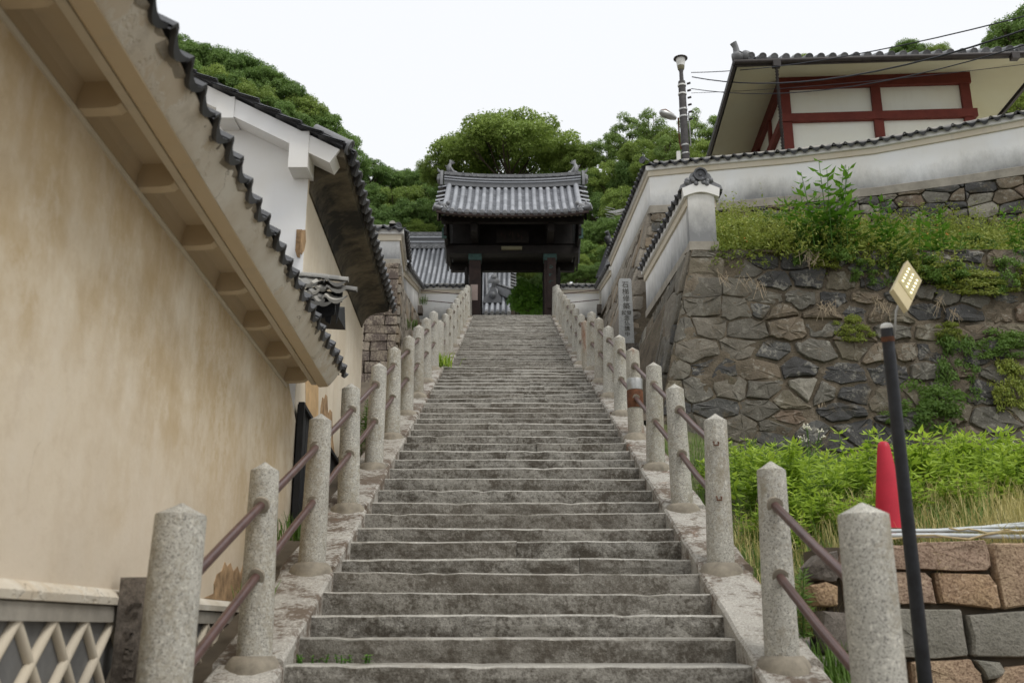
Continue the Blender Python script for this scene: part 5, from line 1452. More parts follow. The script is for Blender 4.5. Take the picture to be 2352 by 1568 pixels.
# ================================================================ ORANGE GRANITE RETAINING WALL (right foreground)
ob_ = thing('granite_block_wall', 'low wall of big orange and grey granite blocks in the right foreground', 'retaining wall', at(2200, 1568, 6.9))
YW = 6.95
OW = V(0, YW, 0)
blocks = [([(1990, 1247), (2125, 1242), (2262, 1240), (2272, 1300), (2262, 1312), (2120, 1307), (2000, 1302)], 'orange'),
          ([(2275, 1246), (2400, 1240), (2400, 1395), (2296, 1399), (2285, 1330)], 'orange'),
          ([(2000, 1308), (2120, 1312), (2138, 1330), (2150, 1388), (2060, 1389), (2005, 1386)], 'orange'),
          ([(2142, 1314), (2265, 1316), (2284, 1340), (2292, 1396), (2275, 1400), (2155, 1386)], 'orange'),
          ([(1995, 1392), (2202, 1398), (2224, 1505), (2060, 1508), (1995, 1506)], 'greyblock'),
          ([(2212, 1410), (2420, 1396), (2420, 1508), (2228, 1506)], 'greyblock'),
          ([(1995, 1512), (2075, 1514), (2085, 1620), (1995, 1620)], 'orange'), ([(2085, 1516), (2225, 1513), (2250, 1545), (2262, 1620), (2092, 1620)], 'orange'),
          ([(2232, 1512), (2290, 1518), (2310, 1550), (2262, 1560)], 'greyblock'), ([(2300, 1530), (2420, 1512), (2420, 1620), (2272, 1620), (2275, 1575)], 'orange'),
          ([(1925, 1290), (1935, 1262), (1985, 1242), (1988, 1395), (1945, 1400)], 'orange'), ([(1880, 1400), (1935, 1405), (1988, 1400), (1988, 1500), (1890, 1500)], 'darkstone'),
          ([(1880, 1505), (1988, 1508), (1988, 1620), (1885, 1620)], 'greyblock'), ([(1850, 1345), (1895, 1335), (1925, 1345), (1920, 1392), (1875, 1395)], 'orange'),
          ([(1846, 1330), (1852, 1300), (1885, 1272), (1920, 1265), (1926, 1300), (1918, 1338), (1880, 1334)], 'darkstone')]
for poly, mt in blocks:
    P_ = [atY(px, py, YW) for px, py in poly]
    stone(ob_, 'granite_block', [(p.x, p.z) for p in P_], OW, V(1, 0, 0), V(0, 0, 1), V(0, -1, 0), MAT[mt], 0.005, 0.06, 0.18, 0.03, 0.15, 0.007, 1, 25)
m = MB(); a_, b_ = atY(1900, 1300, YW), atY(2700, 1240, YW)
m.box(((a_.x + 5.2) / 2, YW + 0.30, -0.62), (5.2 - a_.x, 0.5, 2.3)); m.build('core', MAT['soil'], ob_)
for k in range(12):
    x = 3.70 + 0.42 * (k % 4); z = b_.z - 0.2 - 0.38 * (k // 4)
    stone(ob_, 'granite_block', [(x, z - 0.18), (x + 0.4, z - 0.18), (x + 0.4, z + 0.18), (x, z + 0.18)], OW, V(1, 0, 0), V(0, 0, 1), V(0, -1, 0), MAT['orange'], 0.006, 0.06, 0.18, 0.06, 0.25, 0.006)
# plastic poles and old rope lying on the wall
for k, (pa, pb, r_, mt, lab) in enumerate([((1960, 1229), (2420, 1234), 0.016, 'pvc', 'lowest grey pole lying along the wall edge'), ((1990, 1219), (2420, 1221), 0.013, 'pvc', 'middle grey pole of the bundle on the wall'),
        ((2060, 1224), (2420, 1205), 0.013, 'pvc', 'grey pole slanting up behind the bundle on the wall'), ((2150, 1223), (2430, 1196), 0.012, 'pvc', 'thin topmost grey pole of the bundle on the wall'), ((1955, 1214), (2110, 1217), 0.010, 'rust', 'rusty iron rod lying beside the cone')]):
    m = MB(); a_, b_ = atY(*pa, YW + 0.12 + 0.06 * k), atY(*pb, YW + 0.10 + 0.06 * k); m.tube([a_, (a_ + b_) / 2 + V(0, 0, 0.008), b_], r_, 8)
    m.build('pole' if mt == 'pvc' else 'iron_rod', MAT[mt], None, 60, label=lab, category='pole' if mt == 'pvc' else 'rod', group='poles lying on the block wall' if mt == 'pvc' else None)
m = MB(); pts = [atY(1985 + 40 * k, 1233 + 5 * math.sin(k * 1.3) - (8 if k > 6 else 0), YW + 0.05 + 0.05 * math.sin(k)) for k in range(12)]
m.tube(pts, 0.008, 6); m.build('rope', MAT['rope'], None, 60, label='pale rope straggling over the poles on the block wall', category='rope')
m = MB(); pts = [atY(2180 + 22 * k, 1212 + 2.2 * k * (1 if k < 6 else 0.4) + 3 * math.sin(k * 2), YW + 0.10) for k in range(10)]
m.tube(pts, 0.007, 6); m.build('rope', MAT['rope'], None, 60, label='second rope hanging across the ends of the poles', category='rope')

# ================================================================ TRAFFIC CONE
cb = atY(2050, 1222, 7.75); hc = atY(2046, 1014, 7.75).z - cb.z
cone = thing('traffic_cone', 'plain red traffic cone behind the block wall', 'traffic cone', cb)
m = MB(); m.lathe([(0.128, 0.0), (0.122, 0.03), (0.105, hc * 0.3), (0.078, hc * 0.62), (0.05, hc * 0.92), (0.042, hc * 0.975), (0.025, hc), (0.004, hc)], 28, cb); m.build('shell', MAT['cone'], cone, 50)
m = MB(); m.box(cb + V(0, 0, -0.01), (0.36, 0.36, 0.03)); m.build('foot', MAT['cone'], cone)

# ================================================================ LEANING LAMP POLE
pa, pb = at(2131, 1620, 5.5), at(2036, 748, 5.62)
lamp = thing('lamp_pole', 'leaning black pole carrying a square floodlight', 'lamp pole', V(pa.x + 0.03, pa.y, -1.75))
d = (pb - pa).normalized(); foot = pa - d * ((pa.z + 1.75) / d.z)
m = MB(); m.tube([foot, pa, pa.lerp(pb, 0.5), pb - d * 0.01], [0.043, 0.040, 0.0365, 0.033], 16); m.build('pole', MAT['black_pole'], lamp, 60)
m = MB(); m.lathe([(0.0345, 0), (0.034, 0.012), (0.026, 0.024), (0.004, 0.03)], 16, pb - d * 0.012, d.to_track_quat('Z', 'Y').to_matrix()); m.build('pole_cap', MAT['white_metal'], lamp, 60)
m = MB(); m.lathe([(0.0375, -0.014), (0.0375, 0.014)], 16, pb - d * 0.075, d.to_track_quat('Z', 'Y').to_matrix()); m.build('clamp', MAT['rust'], lamp, 60)
fc = at(2088, 650, 5.62)
m = MB(); m.tube([pb - d * 0.075 + V(0.03, -0.02, 0), at(2058, 715, 5.58), at(2068, 690, 5.6)], 0.006, 8); m.build('arm', MAT['steel'], lamp, 60)
# the floodlight: a flat square head hanging by one corner
c_top, c_left, c_bot, c_right = at(2084, 597, 5.80), at(2052, 664, 5.50), at(2085, 712, 5.42), at(2118, 645, 5.74)
ex = (c_right - c_top + (c_bot - c_left)) / 2; ey = (c_left - c_top + (c_bot - c_right)) / 2
cen = (c_top + c_left + c_bot + c_right) / 4; nn = ex.cross(ey).normalized()
if nn.dot(cen) > 0: nn = -nn
def fl(a, b, h): return cen + ex * a + ey * b + nn * h
m = MB(); m.hexa([fl(-.5, -.5, -0.03), fl(.5, -.5, -0.03), fl(.5, .5, -0.03), fl(-.5, .5, -0.03)], [fl(-.5, -.5, 0), fl(.5, -.5, 0), fl(.5, .5, 0), fl(-.5, .5, 0)]); hd = m.build('lamp_head', MAT['led_frame'], lamp)
m = MB(); m.hexa([fl(-.44, -.44, -0.005), fl(.44, -.44, -0.005), fl(.44, .2, -0.005), fl(-.44, .2, -0.005)], [fl(-.44, -.44, 0.003), fl(.44, -.44, 0.003), fl(.44, .2, 0.003), fl(-.44, .2, 0.003)]); m.build('lamp_glass', MAT['led_glass'], hd)
for i in range(3):
    for j in range(5):
        m = MB(); c = fl(-0.28 + 0.28 * i, -0.33 + 0.105 * j, 0.004); m.lathe([(0.0075, 0), (0.005, 0.003), (0.001, 0.004)], 8, c, nn.to_track_quat('Z', 'Y').to_matrix()); m.build('led', MAT['led'], hd, 60)

# ================================================================ RED-FRAMED STOREHOUSE
rb = thing('red_framed_building', 'cream walled building with red timber frame and deep plain eaves', 'building', at(2000, 360, 27))
e0 = at(1689, 150, 24.0)
rot = R(-3.0); bx = V(math.cos(rot), math.sin(rot), 0); by = V(-math.sin(rot), math.cos(rot), 0); by = V(0.06, 1, 0).normalized(); bx = V(by.y, -by.x, 0)
def RB(x, y, z): return V(e0.x, e0.y, e0.z) + bx * x + by * y + V(0, 0, z)
WE, DE, OV = 7.35, 8.0, 1.40                                # eave width, depth, overhang
zw = 0.42                                                  # soffit rises this much towards the wall
m = MB()                                                   # soffit: sloping plastered underside all round
o4 = [RB(0.06, 0.06, 0.0), RB(WE - 0.06, 0.06, 0.0), RB(WE - 0.06, DE - 0.06, 0.0), RB(0.06, DE - 0.06, 0.0)]
i4 = [RB(OV, OV, zw), RB(WE - OV, OV, zw), RB(WE - OV, DE - OV, zw), RB(OV, DE - OV, zw)]
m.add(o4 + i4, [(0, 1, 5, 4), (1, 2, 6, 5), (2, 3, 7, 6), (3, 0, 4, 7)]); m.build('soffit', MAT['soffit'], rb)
m = MB(); m.hexa([RB(OV + 0.03, OV + 0.03, -3.6), RB(WE - OV - 0.03, OV + 0.03, -3.6), RB(WE - OV - 0.03, DE - OV, -3.6), RB(OV + 0.03, DE - OV, -3.6)],
                 [RB(OV + 0.03, OV + 0.03, zw + 0.02), RB(WE - OV - 0.03, OV + 0.03, zw + 0.02), RB(WE - OV - 0.03, DE - OV, zw + 0.02), RB(OV + 0.03, DE - OV, zw + 0.02)]); m.build('wall', MAT['cream'], rb)
def rbeam(p, q, w, h): 
    m = MB(); m.beam(p, q, w, h, (0, 0, 1)); m.build('frame_beam', MAT['red'], rb)
def rpost(x, y, z0, z1, w=0.21):
    m = MB(); c = RB(x, y, (z0 + z1) / 2); m.hexa([RB(x - w / 2, y - w / 2, z0), RB(x + w / 2, y - w / 2, z0), RB(x + w / 2, y + w / 2, z0), RB(x - w / 2, y + w / 2, z0)], [RB(x - w / 2, y - w / 2, z1), RB(x + w / 2, y - w / 2, z1), RB(x + w / 2, y + w / 2, z1), RB(x - w / 2, y + w / 2, z1)]); m.build('frame_post', MAT['red'], rb)
Wi = WE - 2 * OV
for x in (OV, OV + Wi * 0.505, OV + Wi): rpost(x + (0.05 if x == OV else -0.05 if x > OV + Wi * 0.9 else 0), OV + 0.05, -3.6, zw - 0.02, 0.23)
for y in (OV + 1.7, OV + 3.4, DE - OV): rpost(OV + 0.05, y, -3.6, zw - 0.02, 0.2)
rbeam(RB(OV - 0.1, OV + 0.02, zw - 0.16), RB(WE - OV + 0.1, OV + 0.02, zw - 0.16), 0.24, 0.34)
rbeam(RB(OV - 0.1, OV + 0.02, zw - 1.16), RB(WE - OV + 0.15, OV + 0.02, zw - 1.16), 0.27, 0.21)
rbeam(RB(OV + 0.02, OV, zw - 0.16), RB(OV + 0.02, DE - OV, zw - 0.16), 0.22, 0.34)
rbeam(RB(OV + 0.02, OV, zw - 1.16), RB(OV + 0.02, DE - OV, zw - 1.16), 0.25, 0.21)
m = MB()                                                   # hipped roof body
hz = 1.95
m.add([RB(0, 0, 0.05), RB(WE, 0, 0.05), RB(WE, DE, 0.05), RB(0, DE, 0.05), RB(WE * 0.42, DE * 0.5, hz), RB(WE * 0.58, DE * 0.5, hz)], [(0, 1, 5, 4), (1, 2, 5), (2, 3, 4, 5), (3, 0, 4)]); m.build('roof_deck', MAT['tile_mid'], rb)
for a, b in ((RB(-0.02, -0.03, 0.02), RB(WE + 0.02, -0.03, 0.02)), (RB(-0.03, -0.02, 0.02), RB(-0.03, DE, 0.02)), (RB(WE + 0.03, -0.02, 0.02), RB(WE + 0.03, DE, 0.02))):
    m = MB(); m.beam(a, b, 0.07, 0.15); m.build('fascia', MAT['gutter'], rb)
m = MB(); m.tube([RB(-0.05, -0.10, 0.02), RB(WE + 0.1, -0.10, 0.0)], 0.06, 10); m.build('gutter', MAT['gutter'], rb, 60)
RT = half_tube('eave_round_tile', 0.09, 0.5, MAT['tile_mid'], True)
RF = pan_tile('eave_flat_tile', 0.24, 0.4, MAT['tile_mid'], 0.03, 0.02, 0.0)
sr = math.atan2(hz, DE * 0.5)
nE = 27
for k in range(nE):
    x_ = 0.10 + (WE - 0.2) * k / (nE - 1); y = (-by * math.cos(sr) - V(0, 0, 1) * math.sin(sr)); x = bx; x = -x if x.cross(y).z < 0 else x
    up = 0.14 * abs(2 * x_ / WE - 1) ** 4
    obj('eave_round_tile', RT, rb, frame(RB(x_, -0.06, 0.10 + up) - y * 0.5, x, y, x.cross(y)))
    if k < nE - 1: obj('eave_flat_tile', RF, rb, frame(RB(x_ + (WE - 0.2) / (nE - 1) / 2, -0.05, 0.085 + up) - y * 0.4, x, y, x.cross(y)))
for xk in (0.06, WE - 0.06):                                # hip-end ornaments
    s_ = -1 if xk < 1 else 1
    m = MB(); p = RB(xk, 0.0, 0.22); blob(m, p, 0.16, (1, 1, 0.9)); blob(m, p + bx * (-s_ * 0.2) + V(0, 0, 0.03), 0.13); m.tube([p + V(0, 0, 0.05), p + V(s_ * 0.03, -0.02, 0.25), p + V(s_ * 0.09, -0.05, 0.36)], [0.09, 0.07, 0.085], 10)
    m.build('hip_ornament', MAT['tile_mid'], rb, 50)
    m = MB(); m.tube([RB(xk, 0.05, 0.12), RB(lerp(xk, WE / 2, 0.85), DE * 0.42, hz + 0.0)], 0.10, 10); m.build('hip_ridge', MAT['tile_mid'], rb, 60)
for xk in (0.95, WE - 0.85):
    m = MB(); m.box(RB(xk, -0.10, -0.07), (0.18, 0.16, 0.16)); m.build('gutter_outlet', MAT['gutter'], rb)
CUP = MB(); CUP.lathe([(0.022, -0.05), (0.045, 0.03), (0.05, 0.035)], 8); CUP = CUP.mesh('chain_cup', MAT['gutter'], 50)
for k in range(34):
    obj('chain_cup', CUP, rb, Matrix.Translation(RB(0.95 + 0.004 * math.sin(k), -0.08, -0.20 - 0.085 * k)))

# ================================================================ UTILITY POLE, CABLES, LAMPS
up0, up1 = at(1578, 420, 27.0), at(1565, 188, 27.0)
ax = V(up0.x, up0.y, 0); zp1 = atY(1565, 188, up0.y).z
ul = thing('utility_pole', 'dark utility pole topped by an urn lamp, behind the white wall', 'utility pole', (ax.x, ax.y, 9.0))
P0 = lambda z, r_=0: V(ax.x, ax.y, z)
ztl = atY(1565, 112, up0.y).z
m = MB(); m.tube([P0(9.0), P0(zp1)], [0.135, 0.098], 14); m.build('pole', MAT['pole'], ul, 60)
m = MB(); m.tube([P0(zp1), P0(zp1 + 0.30), P0(zp1 + 0.36)], [0.06, 0.055, 0.07], 10); m.build('pole_top', MAT['pole'], ul, 60)
m = MB(); m.lathe([(0.045, 0), (0.09, 0.06), (0.105, 0.15)], 14, P0(zp1 + 0.33)); lm = m.build('urn_base', MAT['lampshade'], ul, 60)
m = MB(); m.lathe([(0.105, 0), (0.12, 0.10), (0.135, 0.24), (0.13, 0.25)], 14, P0(zp1 + 0.49)); m.build('lamp_glass', MAT['white_metal'], ul, 60)
m = MB(); m.lathe([(0.20, 0), (0.197, 0.02), (0.15, 0.045), (0.04, 0.065), (0.004, 0.07)], 18, P0(zp1 + 0.72)); m.build('lamp_hat', MAT['gutter'], ul, 60)
for zz_ in (-0.15, -0.42, -0.9, -1.12, -2.0, -2.25, -2.55):
    m = MB(); m.lathe([(0.118, 0), (0.12, 0.01), (0.12, 0.035), (0.118, 0.045)], 14, P0(zp1 + zz_)); m.build('band', MAT['steel' if zz_ < -0.8 else 'white_metal'], ul, 60)
for k in range(6):
    m = MB(); p = P0(zp1 - 0.1 - 0.22 * k) + V(0.13, -0.05, 0); m.tube([p, p + V(0.10, -0.03, 0.02)], 0.03, 8); m.build('insulator', MAT['gutter'], ul, 60)
m = MB(); m.tube([P0(zp1 - 1.0) + V(0.14, -0.03, 0), P0(zp1 - 2.0) + V(0.15, -0.03, 0)], 0.02, 6); m.build('conduit', MAT['steel'], ul, 60)
la = P0(zp1 - 2.0)
arm_end = at(1558, 271, 26.9)
m = MB(); m.tube([la + V(-0.12, -0.05, -0.1), la + V(-0.16, -0.06, 0.1), V(arm_end.x, arm_end.y, arm_end.z)], 0.022, 8); m.build('lamp_arm', MAT['rust'], ul, 60)
l0, l1 = at(1516, 258, 26.7), at(1552, 272, 26.9)
m = MB(); m.tube([l0 + V(0, 0, 0.02), l0.lerp(l1, 0.2), l0.lerp(l1, 0.7), l1], [0.05, 0.11, 0.10, 0.05], 10); m.build('street_lamp_head', MAT['steel'], ul, 60)
m = MB(); dd_ = (l1 - l0); m.tube([l0 + V(0.03, 0, 0.05), l0.lerp(l1, 0.3) + V(0, 0, 0.06), l0.lerp(l1, 0.85) + V(0, 0, 0.05)], [0.03, 0.09, 0.05], 10); m.build('street_lamp_cover', MAT['rust'], ul, 60)
m = MB(); m.box(la + V(-0.20, -0.03, -0.35), (0.10, 0.1, 0.36)); m.build('ballast_box', MAT['white_metal'], ul)
def cable(label, a, b, sag, r_=0.012, mat='cable'):
    m = MB(); pts = []
    for k in range(15):
        t = k / 14; p = a.lerp(b, t); pts.append(p - V(0, 0, sag * 4 * t * (1 - t)))
    m.tube(pts, r_, 6); m.build('cable', MAT[mat], None, 60, label=label, category='cable', group='cables from the utility pole')
cable('topmost cable running from the pole over the red framed building', at(1588, 167, 26.9), at(2420, 20, 15.0), 0.25, 0.011)
cable('thick second cable from the top of the utility pole', at(1590, 177, 26.9), at(2420, 45, 15.0), 0.55, 0.016)
cable('twisted third cable crossing the cream eaves', at(1588, 204, 26.9), at(2420, 82, 16.0), 0.5, 0.011)
cable('thin lowest cable crossing the red frame', at(1588, 214, 26.9), at(2420, 140, 17.0), 0.1, 0.006)

# ================================================================ TV ANTENNA AND SMALL ROOF BEHIND THE WALL
an = thing('tv_antenna', 'comb shaped television antenna poking out past the white wall', 'antenna', at(1425, 495, 31))
a0, a1 = at(1400, 489, 31), at(1442, 481, 31)
m = MB(); m.tube([a0, a1], 0.02, 6); m.build('boom', MAT['steel'], an, 60)
for k in range(15):
    p = a0.lerp(a1, 0.05 + 0.065 * k); m = MB(); m.tube([p + V(-0.10, 0.1, 0.07), p + V(0.10, -0.1, -0.07)], 0.008, 5); m.build('element', MAT['steel'], an, 60)
for k, (px, py) in enumerate([(1402, 478), (1399, 483), (1400, 494), (1403, 500)]):
    p = at(px, py, 31); m = MB(); m.tube([p + V(-0.13, 0.1, 0.08), p + V(0.13, -0.1, -0.08)], 0.009, 5); m.build('reflector', MAT['steel'], an, 60)
m = MB(); m.tube([at(1411, 486, 31), at(1411, 491, 31), at(1414, 493, 31), at(1440, 489, 31), at(1452, 487, 31)], 0.022, 7); m.build('mast', MAT['white_metal'], an, 60)

sr_ = thing('side_roof', 'small dark tiled roof end peeping between gate and white wall', 'roof', at(1395, 620, 38.5))
q0, q1 = at(1408, 560, 38.5), at(1380, 640, 37.6)
m = MB(); m.beam(q0, q1, 0.30, 0.28); m.build('ridge', MAT['tile_dark'], sr_)
for k in range(9):
    p = q0.lerp(q1, k / 8); m = MB(); m.tube([p + V(-0.05, 0, 0.15), p + V(0.9, 0.3, 0.05)], 0.08, 8); m.build('round_tile', MAT['tile_dark'], sr_, 60)
m = MB(); e = at(1400, 556, 38.4); blob(m, e, 0.16); blob(m, e + V(-0.1, -0.1, 0.1), 0.12); m.tube([e + V(0, 0, 0.05), e + V(-0.08, -0.1, 0.32), e + V(-0.12, -0.15, 0.38)], [0.1, 0.08, 0.09], 10); m.build('ridge_end_ornament', MAT['tile_dark'], sr_, 50)
m = MB(); m.beam(at(1425, 585, 39.2), at(1405, 640, 38.4), 1.2, 0.1); m.build('roof_deck', MAT['tile_dark'], sr_)
m = MB(); m.box(at(1420, 690, 39.5), (0.9, 0.6, 2.0)); m.build('wall', MAT['white_clean'], sr_)

# ================================================================ FOLIAGE BUILDERS
RG = np.random.default_rng(11)
def unit(n):
    a = RG.normal(size=(n, 3)); return a / np.linalg.norm(a, axis=1, keepdims=True)
def norm(a): return a / np.maximum(1e-9, np.linalg.norm(a, axis=1, keepdims=True))
def cards(pos, nrm, size, aspect=0.55, axis=None):
    """leaf-shaped quads at pos facing nrm"""
    n = len(pos); r_ = axis if axis is not None else unit(n)
    t = norm(r_ - nrm * np.sum(r_ * nrm, axis=1, keepdims=True)); b = np.cross(nrm, t)
    s_ = size.reshape(-1, 1) if hasattr(size, 'reshape') else size
    p0, p2 = pos - t * s_ * 0.5, pos + t * s_ * 0.5
    p1, p3 = pos + b * s_ * 0.5 * aspect - nrm * s_ * 0.08, pos - b * s_ * 0.5 * aspect - nrm * s_ * 0.08
    v = np.stack([p0, p1, p2, p3], 1).reshape(-1, 3)
    return v, np.arange(n * 4).reshape(-1, 4)
def crown(name, mat, clumps, leaves, leaf, up=0.35, spread=0.6, squash=1.0, shell=0.72, lit=0.5):
    """clumps: (x, y, z, r); leaves are spread over the outer shell of every clump"""
    C = np.array(clumps); w = C[:, 3] ** 2; k = RG.choice(len(C), leaves, p=w / w.sum())
    d = unit(leaves); d[:, 2] = np.where(d[:, 2] < -0.35, -d[:, 2] * RG.random(leaves), d[:, 2])
    d = norm(d); rad = (shell + (1.06 - shell) * np.sqrt(RG.random(leaves)) + 0.28 * RG.random(leaves) ** 5).reshape(-1, 1)
    pos = C[k, :3] + d * C[k, 3:4] * rad * np.array([1, 1, squash])
    nrm = norm(d + unit(leaves) * spread + np.array([0, 0, up]))
    size = leaf * (0.6 + 0.8 * RG.random(leaves))
    v, q = cards(pos, nrm, size)
    ctint = RG.random(len(C))[k]
    tint = np.clip(0.35 * ctint + 0.65 * RG.random(leaves), 0, 1)
    return np_mesh(name, v, q, mat, tint)
def dome(n, seed, lo=-0.35, r=(0.22, 0.36), fill=0.25, zs=0.8):
    rr = random.Random(seed); out = []
    while len(out) < n:
        x, y, z = rr.uniform(-1, 1), rr.uniform(-1, 1), rr.uniform(lo, 1); l = math.sqrt(x * x + y * y + z * z)
        if l > 1 or l < 0.2: continue
        c = rr.uniform(*r); k = (1 - c * 0.8) / l if rr.random() > fill else (0.55 / l if l > 0.55 else 1.0)
        k *= rr.uniform(0.82, 1.10); out.append((x * k, y * k, z * k * zs, c))
    return out
def limbs(name, clumps, base=-2.4, r0=0.10, n=14, seed=1, fork=-0.6):
    rr = random.Random(seed); m = MB()
    m.tube([(0, 0, base), (0.03, 0.02, base * 0.6), (-0.02, 0.03, fork), (0, 0, fork * 0.4)], [r0 * 1.25, r0, r0 * 0.8, r0 * 0.5], 8)
    for c in rr.sample(clumps, min(n, len(clumps))):
        z0 = rr.uniform(fork, fork * 0.3); a = V(0, 0, z0); b = V(*c[:3])
        mid_ = a.lerp(b, 0.5) + V(rr.uniform(-.06, .06), rr.uniform(-.06, .06), -0.05)
        m.tube([a, mid_, b], [r0 * 0.42, r0 * 0.26, r0 * 0.10], 6)
        for _ in range(2):
            e = b + V(rr.uniform(-.25, .25), rr.uniform(-.25, .25), rr.uniform(0.0, .25)); m.tube([mid_.lerp(b, 0.4), e], [r0 * 0.14, r0 * 0.04], 5)
    return m.mesh(name, MAT['bark'], 60)
TREES = {}
def species(key, mat, n, leaves, leaf, seeds, **kw):
    TREES[key] = []
    for s_ in seeds:
        dk = {k: kw[k] for k in ('lo', 'r', 'fill', 'zs') if k in kw}; ck = {k: kw[k] for k in ('up', 'spread', 'squash', 'shell') if k in kw}
        cl = dome(n, s_, **dk)
        TREES[key].append((crown('crown', MAT[mat], cl, leaves, leaf, **ck), limbs('trunk', cl, seed=s_, fork=kw.get('fork', -0.6), r0=kw.get('r0', 0.08))))
species('dense', 'leaf_dark', 80, 24000, 0.058, (1, 2, 3), lo=-0.5, r=(0.12, 0.28), fill=0.2, shell=0.35, spread=1.1)
species('bright', 'leaf_mid', 75, 24000, 0.056, (4, 5), lo=-0.45, r=(0.12, 0.28), fill=0.25, shell=0.35, spread=1.1)
species('camphor', 'leaf_mid', 110, 42000, 0.040, (6,), lo=-0.05, r=(0.12, 0.20), fill=0.30, zs=0.62, fork=-0.30, r0=0.045, squash=0.85, shell=0.4, spread=1.0)
species('loose', 'leaf_light', 42, 9500, 0.066, (7, 8), lo=-0.7, r=(0.12, 0.26), fill=0.5, zs=1.1, shell=0.3, r0=0.06)
species('bush', 'leaf_bush', 60, 15000, 0.085, (9,), lo=-0.4, r=(0.18, 0.30), fill=0.15, zs=0.95)

hill_pts = []
def tree(key, px, py, A, rpx, label, group=None, k=None, zs=0.8, hfac=1.0):
    """crown top at the measured place, trunk going down to the hillside"""
    top_ = at(px, py, A); Rr = rpx * A / F
    c = top_ - V(0, 0, Rr * zs)
    base = c.z - 2.4 * Rr * hfac
    t = thing('tree', label, 'tree', (c.x, c.y, base), group)
    cm, lm_ = (TREES[key][k] if k is not None else rnd.choice(TREES[key]))
    M_ = Matrix.Translation(c) @ Matrix.Rotation(U(0, 6.28), 4, 'Z') @ Matrix.Diagonal((Rr * U(0.95, 1.1), Rr * U(0.95, 1.1), Rr, 1))
    obj('crown', cm, t, M_); obj('trunk', lm_, t, M_)
    hill_pts.append((c.x, c.y, base + 0.35 * Rr))
    return t
ORD = ['leftmost', 'second', 'third', 'fourth', 'fifth', 'sixth', 'seventh', 'eighth', 'ninth', 'tenth', 'eleventh', 'twelfth', 'thirteenth', 'fourteenth', 'fifteenth', 'sixteenth', 'seventeenth', 'eighteenth', 'nineteenth', 'twentieth']
def nth(k, what): return (ORD[k] + ' ' + what + (' from the left' if k else ''))
G1 = 'trees of the wooded hill above the white gable'
L1_ = 'evergreen tree in the dense wood on the hill above the white gable'
for i, (px, py) in enumerate(((352, 92), (402, 90), (455, 112), (505, 118), (556, 128), (604, 155), (650, 192), (694, 232), (736, 268), (778, 312))):
    tree(rnd.choice(['dense', 'dense', 'bright']), px, py + U(-4, 8), 72, U(58, 76), nth(i, 'treetop along the skyline of the hill above the white gable'), G1)
for i, (px, py) in enumerate(((430, 150), (480, 165), (530, 178), (575, 200), (622, 228), (668, 262), (708, 300), (752, 335))):
    tree(rnd.choice(['dense', 'bright']), px, py + U(-6, 6), 66, U(56, 72), nth(i, 'tree in the row below the skyline, above the white gable'), G1)
G2 = 'trees of the valley wood left of the gate'
L2_ = 'dark evergreen tree in the wood left of the gate roof'
for i, (px, py, A, r_) in enumerate(((815, 352, 70, 48), (852, 372, 72, 46), (893, 392, 74, 44), (935, 396, 76, 42), (972, 392, 74, 44), (1010, 388, 70, 40))):
    tree('dense', px, py, A, r_, nth(i, 'treetop on the low skyline left of the gate'), G2)
for i, (px, py, A, r_) in enumerate(sorted(((800, 420, 65, 58), (850, 432, 64, 60), (905, 436, 64, 58), (958, 432, 64, 58), (1005, 420, 64, 55), (875, 478, 61, 56), (935, 470, 61, 60), (985, 462, 61, 52), (840, 500, 60, 50), (905, 505, 60, 48), (960, 512, 60, 46)))):
    tree(rnd.choice(['dense', 'bright', 'dense']), px, py, A, r_, nth(i, 'tree in the dark wood below the skyline left of the gate'), G2)
tree('camphor', 1172, 296, 58, 172, 'great domed camphor tree rising behind the gate roof', None, 0, 0.62)
tree('bright', 1012, 352, 58, 52, 'rounded tree at the left edge of the camphor behind the gate')
tree('bright', 1322, 338, 56, 58, 'rounded tree at the right edge of the camphor behind the gate')
tree('dense', 1090, 415, 56, 64, 'dark tree filling the space under the camphor, left', None)
tree('dense', 1250, 412, 56, 66, 'dark tree filling the space under the camphor, right', None)
tree('bright', 1180, 425, 55, 60, 'low tree hidden behind the ridge of the gate', None)
G3 = 'trees of the wood right of the gate'
L3_ = 'tree in the wood between the gate and the long white wall'
for i, (px, py, A, r_, kk) in enumerate(sorted(((1385, 322, 56, 50, 'loose'), (1440, 282, 54, 58, 'loose'), (1492, 272, 52, 56, 'loose'), (1545, 300, 50, 46, 'bright'), (1604, 274, 48, 56, 'loose'), (1652, 286, 48, 52, 'loose'), (1530, 330, 47, 50, 'loose'), (1612, 330, 46, 50, 'bright'), (1470, 330, 50, 52, 'bright')))):
    tree(kk, px, py, A, r_, nth(i, 'treetop on the skyline between gate and red framed building'), G3)
for i, (px, py, A, r_, kk) in enumerate(sorted(((1350, 395, 52, 58, 'dense'), (1405, 378, 51, 60, 'bright'), (1455, 372, 50, 58, 'dense'), (1500, 352, 48, 50, 'bright'), (1375, 452, 50, 58, 'dense'), (1430, 438, 48, 58, 'bright'), (1355, 515, 48, 54, 'dense'), (1400, 505, 47, 54, 'dense'), (1445, 500, 46, 50, 'dense'), (1340, 560, 46, 46, 'dense'), (1385, 570, 46, 46, 'bright'), (1320, 585, 45, 42, 'bright'), (1300, 600, 44, 34, 'dense'), (1345, 606, 44, 34, 'bright'), (1380, 605, 44, 34, 'dense'), (1410, 560, 44, 40, 'dense'), (1430, 540, 43, 40, 'bright')))):
    tree(kk, px, py, A, r_, nth(i, 'tree in the shaded wood just right of the gate'), G3)
G4 = 'trees seen through the gate opening'
